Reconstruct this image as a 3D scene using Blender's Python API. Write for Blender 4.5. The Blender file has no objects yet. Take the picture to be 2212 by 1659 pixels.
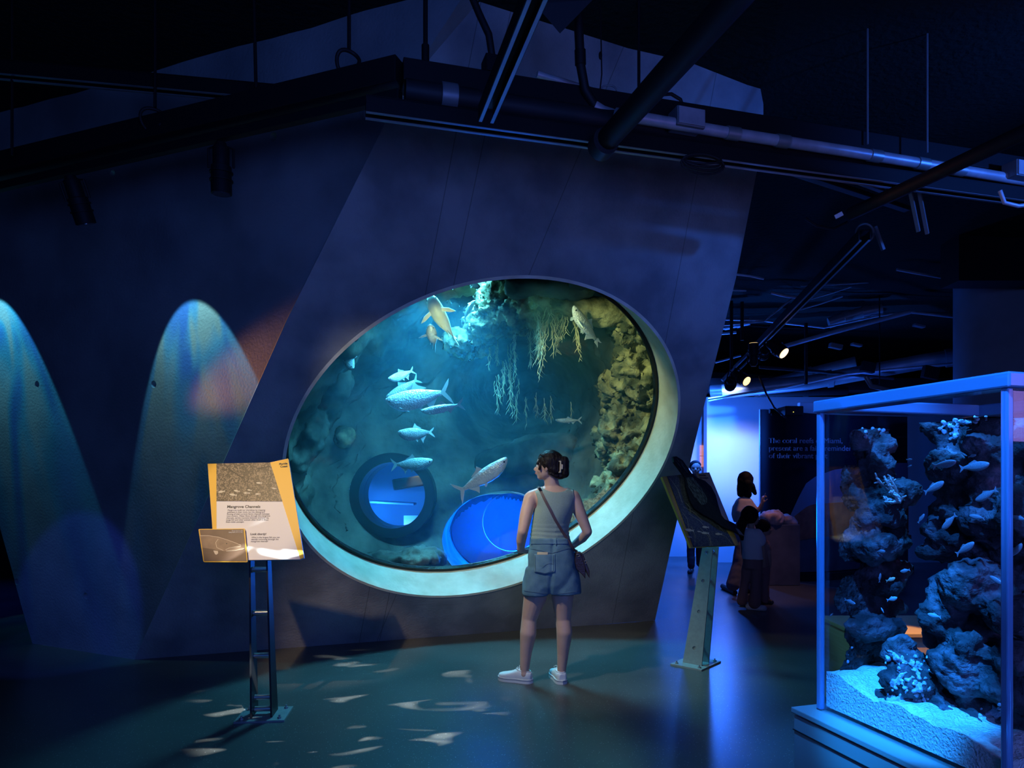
import bpy, bmesh, math, random
import numpy as np
from mathutils import Vector, Matrix, noise as mnoise, Quaternion

random.seed(7)
SC = bpy.context.scene
COL = SC.collection
R = math.radians
PI = math.pi
F, EYE, HX, HY = 1475.0, 1.44, 1106.0, 1035.0   # focal length in px, eye height, principal column, horizon row

# ------------------------------------------------------------------ camera, world, exposure
cam_d = bpy.data.cameras.new('camera')
cam_d.sensor_width = 36.0
cam_d.lens = 36.0 * F / 2212.0
cam_d.shift_y = (HY - 829.5) / 2212.0
cam_d.clip_end = 200
cam = bpy.data.objects.new('camera', cam_d)
COL.objects.link(cam)
cam.location = (0, 0, EYE)
cam.rotation_euler = (R(90), 0, 0)
SC.camera = cam
SC.view_settings.view_transform = 'Standard'
SC.view_settings.look = 'None'
SC.view_settings.gamma = 1.0
SC.view_settings.exposure = 0.0
SC.view_settings.use_curve_mapping = False
SC.cycles.use_denoising = True
SC.cycles.max_bounces = 6
SC.cycles.diffuse_bounces = 3
SC.cycles.glossy_bounces = 3
SC.cycles.transmission_bounces = 4
SC.cycles.transparent_max_bounces = 12
SC.cycles.volume_bounces = 0
SC.cycles.sample_clamp_indirect = 4.0
SC.cycles.caustics_reflective = False
SC.cycles.caustics_refractive = False
SC.cycles.blur_glossy = 1.0

w = bpy.data.worlds.new('world')
SC.world = w
w.use_nodes = True
w.node_tree.nodes['Background'].inputs[0].default_value = (0.010, 0.055, 0.16, 1)
w.node_tree.nodes['Background'].inputs[1].default_value = 0.16


def V(*a):
    return Vector(a)


def look(o, target, roll=0.0):
    d = (Vector(target) - Vector(o.location)).normalized()
    q = d.to_track_quat('-Z', 'Y')
    o.rotation_mode = 'QUATERNION'
    o.rotation_quaternion = q @ Quaternion((0, 0, 1), roll)


def area(name, loc, target, size, col, power, size_y=None, spread=180):
    l = bpy.data.lights.new(name, 'AREA')
    l.energy = power
    l.color = col
    l.size = size
    if size_y:
        l.shape = 'RECTANGLE'
        l.size_y = size_y
    l.spread = R(spread)
    o = bpy.data.objects.new(name, l)
    COL.objects.link(o)
    o.location = loc
    look(o, target)
    return o


def spot(name, loc, target, angle, col, power, blend=0.3, rad=0.03):
    l = bpy.data.lights.new(name, 'SPOT')
    l.energy = power
    l.color = col
    l.spot_size = R(angle)
    l.spot_blend = blend
    l.shadow_soft_size = rad
    o = bpy.data.objects.new(name, l)
    COL.objects.link(o)
    o.location = loc
    look(o, target)
    return o


def point(name, loc, col, power, rad=0.1):
    l = bpy.data.lights.new(name, 'POINT')
    l.energy = power
    l.color = col
    l.shadow_soft_size = rad
    o = bpy.data.objects.new(name, l)
    COL.objects.link(o)
    o.location = loc
    return o


def gobo(o, build):
    """give a spot lamp a projected pattern: build(nodes, links, uv_socket) returns a colour or factor socket"""
    l = o.data
    l.use_nodes = True
    nt = l.node_tree
    em = nt.nodes['Emission']
    tc = nt.nodes.new('ShaderNodeTexCoord')
    sp = nt.nodes.new('ShaderNodeSeparateXYZ')
    nt.links.new(tc.outputs['Normal'], sp.inputs[0])
    dx = nt.nodes.new('ShaderNodeMath'); dx.operation = 'DIVIDE'
    dy = nt.nodes.new('ShaderNodeMath'); dy.operation = 'DIVIDE'
    nt.links.new(sp.outputs[0], dx.inputs[0]); nt.links.new(sp.outputs[2], dx.inputs[1])
    nt.links.new(sp.outputs[1], dy.inputs[0]); nt.links.new(sp.outputs[2], dy.inputs[1])
    cb = nt.nodes.new('ShaderNodeCombineXYZ')
    nt.links.new(dx.outputs[0], cb.inputs[0]); nt.links.new(dy.outputs[0], cb.inputs[1])
    build(nt, cb.outputs[0], em)


# ------------------------------------------------------------------ pixel helpers
def at(px, py, Y):
    """the point at depth Y that the photograph shows at (px, py)"""
    return Vector(((px - HX) / F * Y, Y, EYE + (HY - py) / F * Y))


def on_floor(px, py):
    Y = EYE * F / (py - HY)
    return Vector(((px - HX) / F * Y, Y, 0))


def at_z(px, py, z):
    Y = (z - EYE) * F / (HY - py)
    return at(px, py, Y)


def on_plane(px, py, P, N):
    d = Vector(((px - HX) / F, 1.0, (HY - py) / F))
    C0 = Vector((0, 0, EYE))
    t = (Vector(P) - C0).dot(N) / d.dot(N)
    return C0 + d * t


# the leaning hull face
PA = V(-3.01, 5.45, 0.0)
PB = V(1.46, 6.96, 0.0)
HU = (PB - PA).normalized()
NB = V(HU.y, -HU.x, 0)
AL = R(28.5)
HV = V(NB.x * math.sin(AL), NB.y * math.sin(AL), math.cos(AL))
HN = HU.cross(HV).normalized()
if HN.dot(NB) < 0:
    HN = -HN
HM = Matrix((HU, HV, HU.cross(HV))).transposed().to_4x4()
HM.translation = PA


def hull(px, py):
    p = on_plane(px, py, PA, HN) - PA
    return (p.dot(HU), p.dot(HV))


def hullw(a, b, d=0.0):
    return PA + HU * a + HV * b - HN * d


# ceiling plane
def ceil_z(x):
    return 4.22 - 0.055 * x


# ------------------------------------------------------------------ lights of the place, with added fills
CYAN = (0.16, 0.75, 1.0)
BLUE = (0.02, 0.13, 1.0)
WARM = (1.0, 0.48, 0.16)
# dim bluish wash over the hull face, from the gallery behind and right of the viewer
area('wash_hull', (1.0, -1.6, 2.0), (0.9, 5.4, 2.3), 2.0, (0.10, 0.21, 1.0), 85)
area('wash_purple', (2.3, 1.4, 2.0), (1.4, 5.4, 2.3), 0.8, (0.40, 0.25, 1.0), 5)
area('wash_left', (-1.0, -0.8, 2.2), (-2.6, 5.0, 2.6), 1.4, (0.03, 0.20, 1.0), 10)
area('wash_upper', (-0.4, 1.2, 4.05), (-0.2, 3.9, 4.1), 0.8, (0.04, 0.17, 1.0), 4)
# warm spill at the crease
spot('warm_crease', (-3.75, 4.95, 1.55), at(578, 790, 4.7), 17, (1.0, 0.42, 0.16), 190, 1.0, 0.05)
# lamp on the left information panel, and an added spot whose pattern stands in for tank caustics
spot('sign_lamp', (-2.0, 1.7, 3.6), at(550, 1105, 4.2), 16, (1.0, 0.74, 0.42), 420, 0.6)
added_fleck_spot = spot('added_fleck_spot', (-0.35, 1.9, 3.9), (-1.02, 4.35, 0.0), 26, (0.85, 0.97, 1.0), 3200, 0.4, 0.004)


def flecks(nt, uv, em):
    mp = nt.nodes.new('ShaderNodeMapping')
    mp.inputs['Scale'].default_value = (10.0, 27.0, 1.0)
    mp.inputs['Rotation'].default_value = (0, 0, 0.18)
    nt.links.new(uv, mp.inputs[0])
    nz = nt.nodes.new('ShaderNodeTexNoise'); nz.inputs['Scale'].default_value = 1.0; nz.inputs['Detail'].default_value = 1.5; nz.inputs['Distortion'].default_value = 0.6
    nt.links.new(mp.outputs[0], nz.inputs['Vector'])
    cr = nt.nodes.new('ShaderNodeValToRGB')
    cr.color_ramp.elements[0].position = 0.60; cr.color_ramp.elements[0].color = (0, 0, 0, 1)
    cr.color_ramp.elements[1].position = 0.69; cr.color_ramp.elements[1].color = (1, 1, 1, 1)
    nt.links.new(nz.outputs['Fac'], cr.inputs[0])
    nt.links.new(cr.outputs[0], em.inputs['Strength'])


gobo(added_fleck_spot, flecks)
# soft cool lamp over the woman and the floor in front of the window
spot('visitor_lamp', (-1.7, 2.9, 3.8), (0.25, 4.75, 0.75), 26, (0.92, 0.96, 0.88), 290, 0.9, 0.08)
# grazing lamps on the left wall
GR = (1.0, 0.03)


def ripple_col(c1, c2, c3, sx, ph):
    def f(nt, uv, em):
        mp = nt.nodes.new('ShaderNodeMapping'); mp.inputs['Scale'].default_value = (sx, 1.2, 1); mp.inputs['Location'].default_value = (ph, ph, 0)
        nt.links.new(uv, mp.inputs[0])
        nz = nt.nodes.new('ShaderNodeTexNoise'); nz.inputs['Scale'].default_value = 2.5; nz.inputs['Detail'].default_value = 1; nz.inputs['Distortion'].default_value = 0.8
        nt.links.new(mp.outputs[0], nz.inputs['Vector'])
        cr = nt.nodes.new('ShaderNodeValToRGB')
        cr.color_ramp.elements[0].position = 0.34; cr.color_ramp.elements[0].color = (*c1, 1)
        cr.color_ramp.elements[1].position = 0.60; cr.color_ramp.elements[1].color = (*c3, 1)
        k = cr.color_ramp.elements.new(0.5); k.color = (*c2, 1)
        nt.links.new(nz.outputs['Fac'], cr.inputs[0])
        nt.links.new(cr.outputs[0], em.inputs['Color'])
        sp = nt.nodes.new('ShaderNodeSeparateXYZ'); nt.links.new(uv, sp.inputs[0])
        mr = nt.nodes.new('ShaderNodeMapRange')
        mr.inputs[1].default_value = -0.38; mr.inputs[2].default_value = 0.26; mr.inputs[3].default_value = GR[0]; mr.inputs[4].default_value = GR[1]
        nt.links.new(sp.outputs[1], mr.inputs[0]); nt.links.new(mr.outputs[0], em.inputs['Strength'])
    return f


WNL = V(-0.407, -0.908, -0.03)     # outward direction of the left wall


def scallop(name, apex, power, cols, ang=36, side=0.0, off=0.50, zl=3.37):
    """steep lamp whose beam reads as a long oval on the wall with its upper tip at apex"""
    ax = math.atan(off / (zl - apex[2])) - R(ang / 2)
    p = V(apex[0], apex[1], zl) + WNL * off
    c = V(*apex) + V(side * 0.908, -side * 0.407, 0)
    c.z = zl - off / math.tan(ax)
    o = spot(name, p, c, ang, (1, 1, 1), power, 0.10, 0.012)
    gobo(o, ripple_col(*cols))
    return o


scallop('graze_lamp_right', (-2.36, 4.86, 2.80), 210, ((0.04, 0.26, 0.85), (0.09, 0.52, 0.85), (0.22, 0.58, 0.62), 2.2, 3.1), 45, 0.06, 0.58)
scallop('graze_lamp_left', (-4.52, 5.80, 3.06), 290, ((0.02, 0.28, 1.0), (0.04, 0.55, 1.0), (0.14, 0.60, 0.80), 2.2, 1.0), 45, 0.12, 0.58, 3.64)
spot('low_blue_lamp', (-3.4, 2.6, 2.4), (-3.62, 5.7, 0.30), 25, (0.04, 0.09, 1.0), 90, 0.25, 0.03)
spot('far_left_blue', (-7.5, 6.5, 3.6), (-6.6, 7.6, 0.0), 60, (0.02, 0.07, 1.0), 120, 0.6)
# daylight through the tank, plus added spots for rock and sill
area('tank_surface_light', (-1.3, 6.9, 3.75), (-1.7, 7.3, 1.2), 1.7, (0.12, 0.62, 1.0), 1500, 1.7, spread=140)
spot('tank_sun', (-1.35, 6.2, 3.45), (-0.95, 6.75, 2.1), 64, (0.35, 0.92, 1.0), 1700, 0.8, 0.1)
spot('tank_green', (0.15, 5.75, 3.0), (1.35, 7.0, 1.9), 88, (0.85, 1.0, 0.50), 95, 0.9, 0.1)  # added underwater spot, brightens the right rock and the roots
spot('tank_to_floor', (-0.9, 7.3, 3.55), (0.35, 4.6, 0.2), 60, (0.92, 0.96, 0.85), 190, 0.8, 0.12)
spot('sill_front_fill', (-1.7, 2.6, 3.15), (-0.1, 6.1, 0.85), 34, (1.0, 0.96, 0.70), 260, 0.9, 0.05)  # unseen spot added in front to lighten the cream sill
point('porthole_room_lamp', (-1.85, 9.3, 0.95), (0.02, 0.22, 1.0), 60, 0.06)
spot('porthole_panel_lamp', (-1.2, 9.0, 1.7), (-1.25, 9.6, 0.85), 60, (0.9, 1.0, 0.7), 40, 0.5)
area('blue_window_lamp', (-0.12, 8.55, 0.85), (-0.12, 6.6, 0.75), 0.8, (0.0, 0.10, 1.0), 170)
# blue gallery on the right
spot('blue_wall_lamp_a', (2.9, 9.9, 2.95), (3.0, 11.8, 1.3), 110, (0.02, 0.15, 1.0), 900, 1.0, 0.05)
spot('blue_wall_lamp_b', (5.2, 9.9, 2.95), (5.2, 11.8, 1.3), 120, (0.02, 0.15, 1.0), 900, 1.0, 0.05)
spot('blue_up_fill', (4.2, 10.9, 0.5), (4.2, 9.9, 3.4), 85, (0.02, 0.15, 1.0), 520, 1.0, 0.05)  # upward spot added to bring out the ducts from below
spot('glow_spot', (3.2, 9.9, 2.9), at(1572, 975, 11.8), 48, (0.42, 0.52, 1.0), 420, 1.0, 0.1)
point('blue_fill_a', (3.2, 10.7, 2.1), (0.02, 0.14, 1.0), 110, 0.1)
point('blue_fill_b', (5.0, 9.2, 2.2), (0.02, 0.12, 1.0), 22, 0.1)
spot('blue_tray_lamp', (4.2, 2.7, 3.1), (2.9, 4.4, 3.5), 60, (0.03, 0.16, 1.0), 220, 0.8, 0.05)
spot('bird_fill', (2.3, 3.1, 3.8), (1.52, 5.2, 1.2), 14, (0.62, 0.95, 0.70), 40, 0.6, 0.05)  # unseen greenish spot added for the board, in place of tank light
spot('warm_far_spot', (3.65, 8.1, 3.25), at(1660, 1130, 8.6), 44, (1.0, 0.50, 0.40), 65, 0.7, 0.05)
# coral tank
spot('coral_tank_lamp', (1.60, 2.38, 3.85), (1.63, 2.36, 0.6), 17, (0.02, 0.26, 1.0), 900, 0.5, 0.06)
spot('wood_lamp', (2.3, 3.3, 2.9), (2.30, 4.08, 0.42), 12, (1.0, 0.55, 0.22), 420, 0.4, 0.03)
spot('sand_glow_fill', (0.1, 0.9, 3.6), (1.27, 2.25, 0.84), 10.5, (0.01, 0.26, 1.0), 2600, 0.6, 0.03)  # added blue spot imitating the glow within the sand
spot('lid_glow_fill', (0.4, 0.9, 3.9), (1.25, 2.2, 1.70), 22, (0.02, 0.24, 1.0), 1300, 0.5, 0.03)  # added blue spot that makes the lid rails look glowing
spot('golden_fish_fill', (-0.35, 5.55, 2.15), at(948, 690, 6.5), 24, (0.80, 1.0, 0.55), 50, 0.8, 0.04)  # added spot in the big tank, gilds the fish near the surface

# ------------------------------------------------------------------ mesh helpers
class G:
    def __init__(s):
        s.v = []
        s.f = []

    def add(s, v, f):
        o = len(s.v)
        s.v += [tuple(p) for p in v]
        s.f += [tuple(i + o for i in q) for q in f]
        return s

    def box(s, c, size, M=None, bev=0.0):
        bm = bmesh.new()
        bmesh.ops.create_cube(bm, size=1.0)
        for q in bm.verts:
            q.co = Vector((q.co.x * size[0], q.co.y * size[1], q.co.z * size[2]))
        if bev > 0:
            bmesh.ops.bevel(bm, geom=list(bm.edges), offset=bev, segments=2, affect='EDGES', profile=0.5)
        Mx = (M.to_4x4() if M is not None else Matrix.Identity(4))
        vs = [Vector(c) + (Mx @ q.co) for q in bm.verts]
        bm.verts.index_update()
        fs = [[q.index for q in f.verts] for f in bm.faces]
        bm.free()
        return s.add(vs, fs)

    def beam(s, p0, p1, wdt, hgt, up=(0, 0, 1), bev=0.0):
        p0, p1 = Vector(p0), Vector(p1)
        d = (p1 - p0)
        L = d.length
        d.normalize()
        up = Vector(up)
        sx = d.cross(up)
        if sx.length < 1e-4:
            sx = d.cross(V(1, 0, 0))
        sx.normalize()
        uz = sx.cross(d).normalized()
        M = Matrix((sx, d, uz)).transposed()
        return s.box((p0 + p1) / 2, (wdt, L, hgt), M, bev)

    def tube(s, pts, rad, seg=10, cap=True, flat=None, up=None):
        """swept tube; rad a number or list; flat list of (a,b) elliptical scale"""
        pts = [Vector(p) for p in pts]
        n = len(pts)
        if not hasattr(rad, '__len__'):
            rad = [rad] * n
        vs, fs = [], []
        prev = None
        for i, p in enumerate(pts):
            if i == 0:
                t = pts[1] - pts[0]
            elif i == n - 1:
                t = pts[-1] - pts[-2]
            else:
                t = pts[i + 1] - pts[i - 1]
            t.normalize()
            if prev is None:
                a = Vector(up) if up is not None else (V(0, 0, 1) if abs(t.z) < 0.9 else V(1, 0, 0))
                x = a.cross(t).normalized()
            else:
                x = (prev - t * prev.dot(t)).normalized()
            prev = x
            y = t.cross(x)
            fx, fy = (1, 1) if flat is None else (flat[i] if hasattr(flat[0], '__len__') else flat)
            for k in range(seg):
                a = 2 * PI * k / seg
                vs.append(p + x * (math.cos(a) * rad[i] * fx) + y * (math.sin(a) * rad[i] * fy))
        for i in range(n - 1):
            for k in range(seg):
                k2 = (k + 1) % seg
                fs.append((i * seg + k, i * seg + k2, (i + 1) * seg + k2, (i + 1) * seg + k))
        if cap:
            fs.append(tuple(reversed(range(seg))))
            fs.append(tuple((n - 1) * seg + k for k in range(seg)))
        return s.add(vs, fs)

    def capsule(s, p0, p1, r0, r1, seg=14, flat=None, up=None):
        p0, p1 = Vector(p0), Vector(p1)
        d = (p1 - p0).normalized()
        pts, rs = [], []
        for a in (80, 60, 35, 15):
            pts.append(p0 - d * r0 * math.sin(R(a))); rs.append(r0 * math.cos(R(a)))
        for k in range(5):
            t = k / 4
            pts.append(p0.lerp(p1, t)); rs.append(r0 + (r1 - r0) * t)
        for a in (15, 35, 60, 80):
            pts.append(p1 + d * r1 * math.sin(R(a))); rs.append(r1 * math.cos(R(a)))
        return s.tube(pts, rs, seg, True, flat, up)

    def ball(s, c, r, M=None, seg=16, rings=10):
        if not hasattr(r, '__len__'):
            r = (r, r, r)
        vs, fs = [], []
        M = M if M is not None else Matrix.Identity(3)
        c = Vector(c)
        vs.append(c + M @ V(0, 0, r[2]))
        for i in range(1, rings):
            ph = PI * i / rings
            for k in range(seg):
                a = 2 * PI * k / seg
                vs.append(c + M @ V(math.sin(ph) * math.cos(a) * r[0], math.sin(ph) * math.sin(a) * r[1], math.cos(ph) * r[2]))
        vs.append(c + M @ V(0, 0, -r[2]))
        for k in range(seg):
            fs.append((0, 1 + k, 1 + (k + 1) % seg))
            e = 1 + (rings - 2) * seg
            fs.append((len(vs) - 1, e + (k + 1) % seg, e + k))
        for i in range(rings - 2):
            for k in range(seg):
                a = 1 + i * seg + k
                b = 1 + i * seg + (k + 1) % seg
                fs.append((a, a + seg, b + seg, b))
        return s.add(vs, fs)

    def loft(s, secs, seg=24, power=2.0):
        """secs: (centre, rx, ry[, axisx, axisy]) closed superellipse stack along anything"""
        vs, fs = [], []
        for sc in secs:
            c, rx, ry = Vector(sc[0]), sc[1], sc[2]
            ax = Vector(sc[3]) if len(sc) > 3 else V(1, 0, 0)
            ay = Vector(sc[4]) if len(sc) > 4 else V(0, 1, 0)
            for k in range(seg):
                a = 2 * PI * k / seg
                ca, sa = math.cos(a), math.sin(a)
                ca = math.copysign(abs(ca) ** (2 / power), ca)
                sa = math.copysign(abs(sa) ** (2 / power), sa)
                vs.append(c + ax * rx * ca + ay * ry * sa)
        n = len(secs)
        for i in range(n - 1):
            for k in range(seg):
                k2 = (k + 1) % seg
                fs.append((i * seg + k, i * seg + k2, (i + 1) * seg + k2, (i + 1) * seg + k))
        fs.append(tuple(reversed(range(seg))))
        fs.append(tuple((n - 1) * seg + k for k in range(seg)))
        return s.add(vs, fs)

    def prism(s, poly, O, U, W, N, t, t0=0.0):
        """polygon (convex or simple, 2D in frame O,U,W) extruded along N from t0 to t"""
        O, U, W, N = Vector(O), Vector(U), Vector(W), Vector(N)
        n = len(poly)
        vs = [O + U * p[0] + W * p[1] + N * t0 for p in poly] + [O + U * p[0] + W * p[1] + N * t for p in poly]
        fs = [tuple(reversed(range(n))), tuple(range(n, 2 * n))]
        for k in range(n):
            k2 = (k + 1) % n
            fs.append((k, k2, n + k2, n + k))
        return s.add(vs, fs)

    def obj(s, name, mat, parent=None, smooth=False, angle=None, recalc=True):
        me = bpy.data.meshes.new(name)
        inv = None
        vs = s.v
        if parent is not None:
            inv = world_of(parent).inverted()
            vs = [inv @ Vector(p) for p in s.v]
        elif len(vs):
            c = base_of(vs)
            vs = [Vector(p) - c for p in s.v]
        me.from_pydata([tuple(p) for p in vs], [], s.f)
        if recalc:
            bm = bmesh.new(); bm.from_mesh(me)
            bmesh.ops.recalc_face_normals(bm, faces=list(bm.faces))
            bm.to_mesh(me); bm.free()
        me.validate()
        if smooth:
            me.shade_smooth() if angle is None else smooth_by_angle(me, angle)
        if mat is not None:
            me.materials.append(mat)
        o = bpy.data.objects.new(name, me)
        COL.objects.link(o)
        if parent is not None:
            o.parent = parent
        elif len(s.v):
            o.location = c
        return o


def base_of(vs):
    a = np.array([tuple(p) for p in vs])
    return Vector(((a[:, 0].min() + a[:, 0].max()) / 2, (a[:, 1].min() + a[:, 1].max()) / 2, a[:, 2].min()))


def world_of(o):
    m = o.matrix_basis.copy() if o.rotation_mode != 'QUATERNION' else Matrix.LocRotScale(o.location, o.rotation_quaternion, o.scale)
    if o.rotation_mode != 'QUATERNION':
        m = Matrix.LocRotScale(o.location, o.rotation_euler, o.scale)
    if o.parent is not None:
        return world_of(o.parent) @ m
    return m


def smooth_by_angle(me, ang):
    me.shade_smooth()
    bm = bmesh.new(); bm.from_mesh(me)
    for e in bm.edges:
        if len(e.link_faces) == 2 and e.calc_face_angle(0) > R(ang):
            e.smooth = False
    bm.to_mesh(me); bm.free()


def tag(o, label=None, cat=None, group=None, kind=None):
    if label: o['label'] = label
    if cat: o['category'] = cat
    if group: o['group'] = group
    if kind: o['kind'] = kind
    return o


def thing(name, label, cat, loc, group=None, rotz=0.0):
    o = bpy.data.objects.new(name, None)
    o.empty_display_size = 0.1
    COL.objects.link(o)
    o.location = loc
    o.rotation_euler = (0, 0, rotz)
    return tag(o, label, cat, group)


def children(o):
    return [c for c in bpy.data.objects if c.parent == o]


def copy_tree(o, parent=None):
    c = o.copy()
    COL.objects.link(c)
    c.parent = parent
    for ch in children(o):
        copy_tree(ch, c)
    return c


def struct(o):
    o['kind'] = 'structure'
    return o


def modded(g_or_obj, mods, name, mat, parent=None, smooth=True, delete=True):
    """apply modifiers (list of (type, dict)) to a G and return verts/faces as new G"""
    me = bpy.data.meshes.new('tmp')
    me.from_pydata(g_or_obj.v, [], g_or_obj.f)
    bm = bmesh.new(); bm.from_mesh(me)
    bmesh.ops.recalc_face_normals(bm, faces=list(bm.faces))
    bm.to_mesh(me); bm.free()
    o = bpy.data.objects.new('tmp', me)
    COL.objects.link(o)
    for i, (t, kw) in enumerate(mods):
        m = o.modifiers.new('m%d' % i, t)
        for k, val in kw.items():
            setattr(m, k, val)
    dg = bpy.context.evaluated_depsgraph_get()
    dg.update()
    ev = o.evaluated_get(dg)
    m2 = ev.to_mesh()
    n = len(m2.vertices)
    co = np.empty(n * 3); m2.vertices.foreach_get('co', co)
    g = G()
    g.v = [tuple(p) for p in co.reshape(-1, 3)]
    g.f = [tuple(p.vertices) for p in m2.polygons]
    ev.to_mesh_clear()
    bpy.data.objects.remove(o)
    bpy.data.meshes.remove(me)
    if name is None:
        return g
    return g.obj(name, mat, parent, smooth, recalc=False)


def remesh(g, vox, smooth_it=4, name=None, mat=None, parent=None):
    return modded(g, [('REMESH', dict(mode='VOXEL', voxel_size=vox, use_smooth_shade=True)),
                      ('SMOOTH', dict(factor=0.5, iterations=smooth_it))], name, mat, parent)


def clip(g, fn):
    """keep the part of mesh g where fn(point) > 0, with a clean cut edge"""
    vs = [Vector(p) for p in g.v]
    fv = [fn(p) for p in vs]
    out = G()
    idx = {}
    cut = {}

    def keep(i):
        if i not in idx:
            idx[i] = len(out.v); out.v.append(tuple(vs[i]))
        return idx[i]

    def mid(i, j):
        k = (min(i, j), max(i, j))
        if k not in cut:
            t = fv[i] / (fv[i] - fv[j])
            cut[k] = len(out.v); out.v.append(tuple(vs[i].lerp(vs[j], t)))
        return cut[k]
    for f in g.f:
        if all(fv[i] > 0 for i in f):
            out.f.append(tuple(keep(i) for i in f)); continue
        if all(fv[i] <= 0 for i in f):
            continue
        q = []
        m = len(f)
        for a in range(m):
            i, j = f[a], f[(a + 1) % m]
            if fv[i] > 0:
                q.append(keep(i))
            if (fv[i] > 0) != (fv[j] > 0):
                q.append(mid(i, j))
        if len(q) >= 3:
            out.f.append(tuple(q))
    return out


def normals_of(g):
    me = bpy.data.meshes.new('t')
    me.from_pydata(g.v, [], g.f)
    me.update()
    n = [v.normal.copy() for v in me.vertices]
    bpy.data.meshes.remove(me)
    return n


def inflate(g, t):
    n = normals_of(g)
    o = G()
    o.v = [tuple(Vector(p) + q * (t(Vector(p)) if callable(t) else t)) for p, q in zip(g.v, n)]
    o.f = list(g.f)
    return o


def sheet(name, outline, holes, M, thick, mat, parent=None, res=None, smooth=None, bevel=0.0):
    """flat plate with holes from a filled 2D curve, placed with matrix M (its local XY plane)"""
    cu = bpy.data.curves.new('c', 'CURVE')
    cu.dimensions = '2D'
    cu.fill_mode = 'BOTH'
    cu.extrude = thick / 2
    cu.bevel_depth = bevel
    for poly in [outline] + list(holes):
        sp = cu.splines.new('POLY')
        sp.points.add(len(poly) - 1)
        for i, p in enumerate(poly):
            sp.points[i].co = (p[0], p[1], 0, 1)
        sp.use_cyclic_u = True
    o = bpy.data.objects.new('c', cu)
    COL.objects.link(o)
    dg = bpy.context.evaluated_depsgraph_get(); dg.update()
    m2 = o.evaluated_get(dg).to_mesh()
    g = G()
    g.v = [tuple(v.co) for v in m2.vertices]
    g.f = [tuple(p.vertices) for p in m2.polygons]
    o.evaluated_get(dg).to_mesh_clear()
    bpy.data.objects.remove(o)
    bpy.data.curves.remove(cu)
    if parent is not None:
        g.v = [tuple(M @ Vector(p)) for p in g.v]
        return g.obj(name, mat, parent, smooth is not None, smooth)
    me = bpy.data.meshes.new(name)
    me.from_pydata(g.v, [], g.f)
    bm = bmesh.new(); bm.from_mesh(me)
    bmesh.ops.remove_doubles(bm, verts=list(bm.verts), dist=1e-5)
    bmesh.ops.recalc_face_normals(bm, faces=list(bm.faces))
    bm.to_mesh(me); bm.free()
    if smooth is not None:
        smooth_by_angle(me, smooth)
    me.materials.append(mat)
    o = bpy.data.objects.new(name, me)
    COL.objects.link(o)
    o.matrix_world = M
    return o


def text(name, body, M, size, mat, parent, align='LEFT', line=1.0, thick=0.0006, xs=1.0, bold=0.0, shear=0.0):
    cu = bpy.data.curves.new('t', 'FONT')
    cu.body = body
    cu.size = size
    cu.align_x = align
    cu.space_line = line
    cu.extrude = thick
    cu.offset = bold
    cu.shear = shear
    o = bpy.data.objects.new('t', cu)
    COL.objects.link(o)
    dg = bpy.context.evaluated_depsgraph_get(); dg.update()
    m2 = o.evaluated_get(dg).to_mesh()
    g = G()
    g.v = [tuple(M @ Vector((v.co.x * xs, v.co.y, v.co.z))) for v in m2.vertices]
    g.f = [tuple(p.vertices) for p in m2.polygons]
    o.evaluated_get(dg).to_mesh_clear()
    bpy.data.objects.remove(o)
    bpy.data.curves.remove(cu)
    return g.obj(name, mat, parent, recalc=False)


def fbm(p, sc, oc=4, off=0.0):
    q = Vector(p) * sc + V(off, off * 1.7, -off)
    return mnoise.fractal(q, 1.0, 2.1, oc)


def displace(g, amp, sc, oc=4, off=0.0, ridged=False):
    n = normals_of(g)
    o = G()
    for p, q in zip(g.v, n):
        p = Vector(p)
        d = fbm(p, sc, oc, off)
        if ridged:
            d = 0.6 - 2 * abs(d)
        o.v.append(tuple(p + q * (d * amp)))
    o.f = list(g.f)
    return o


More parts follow.
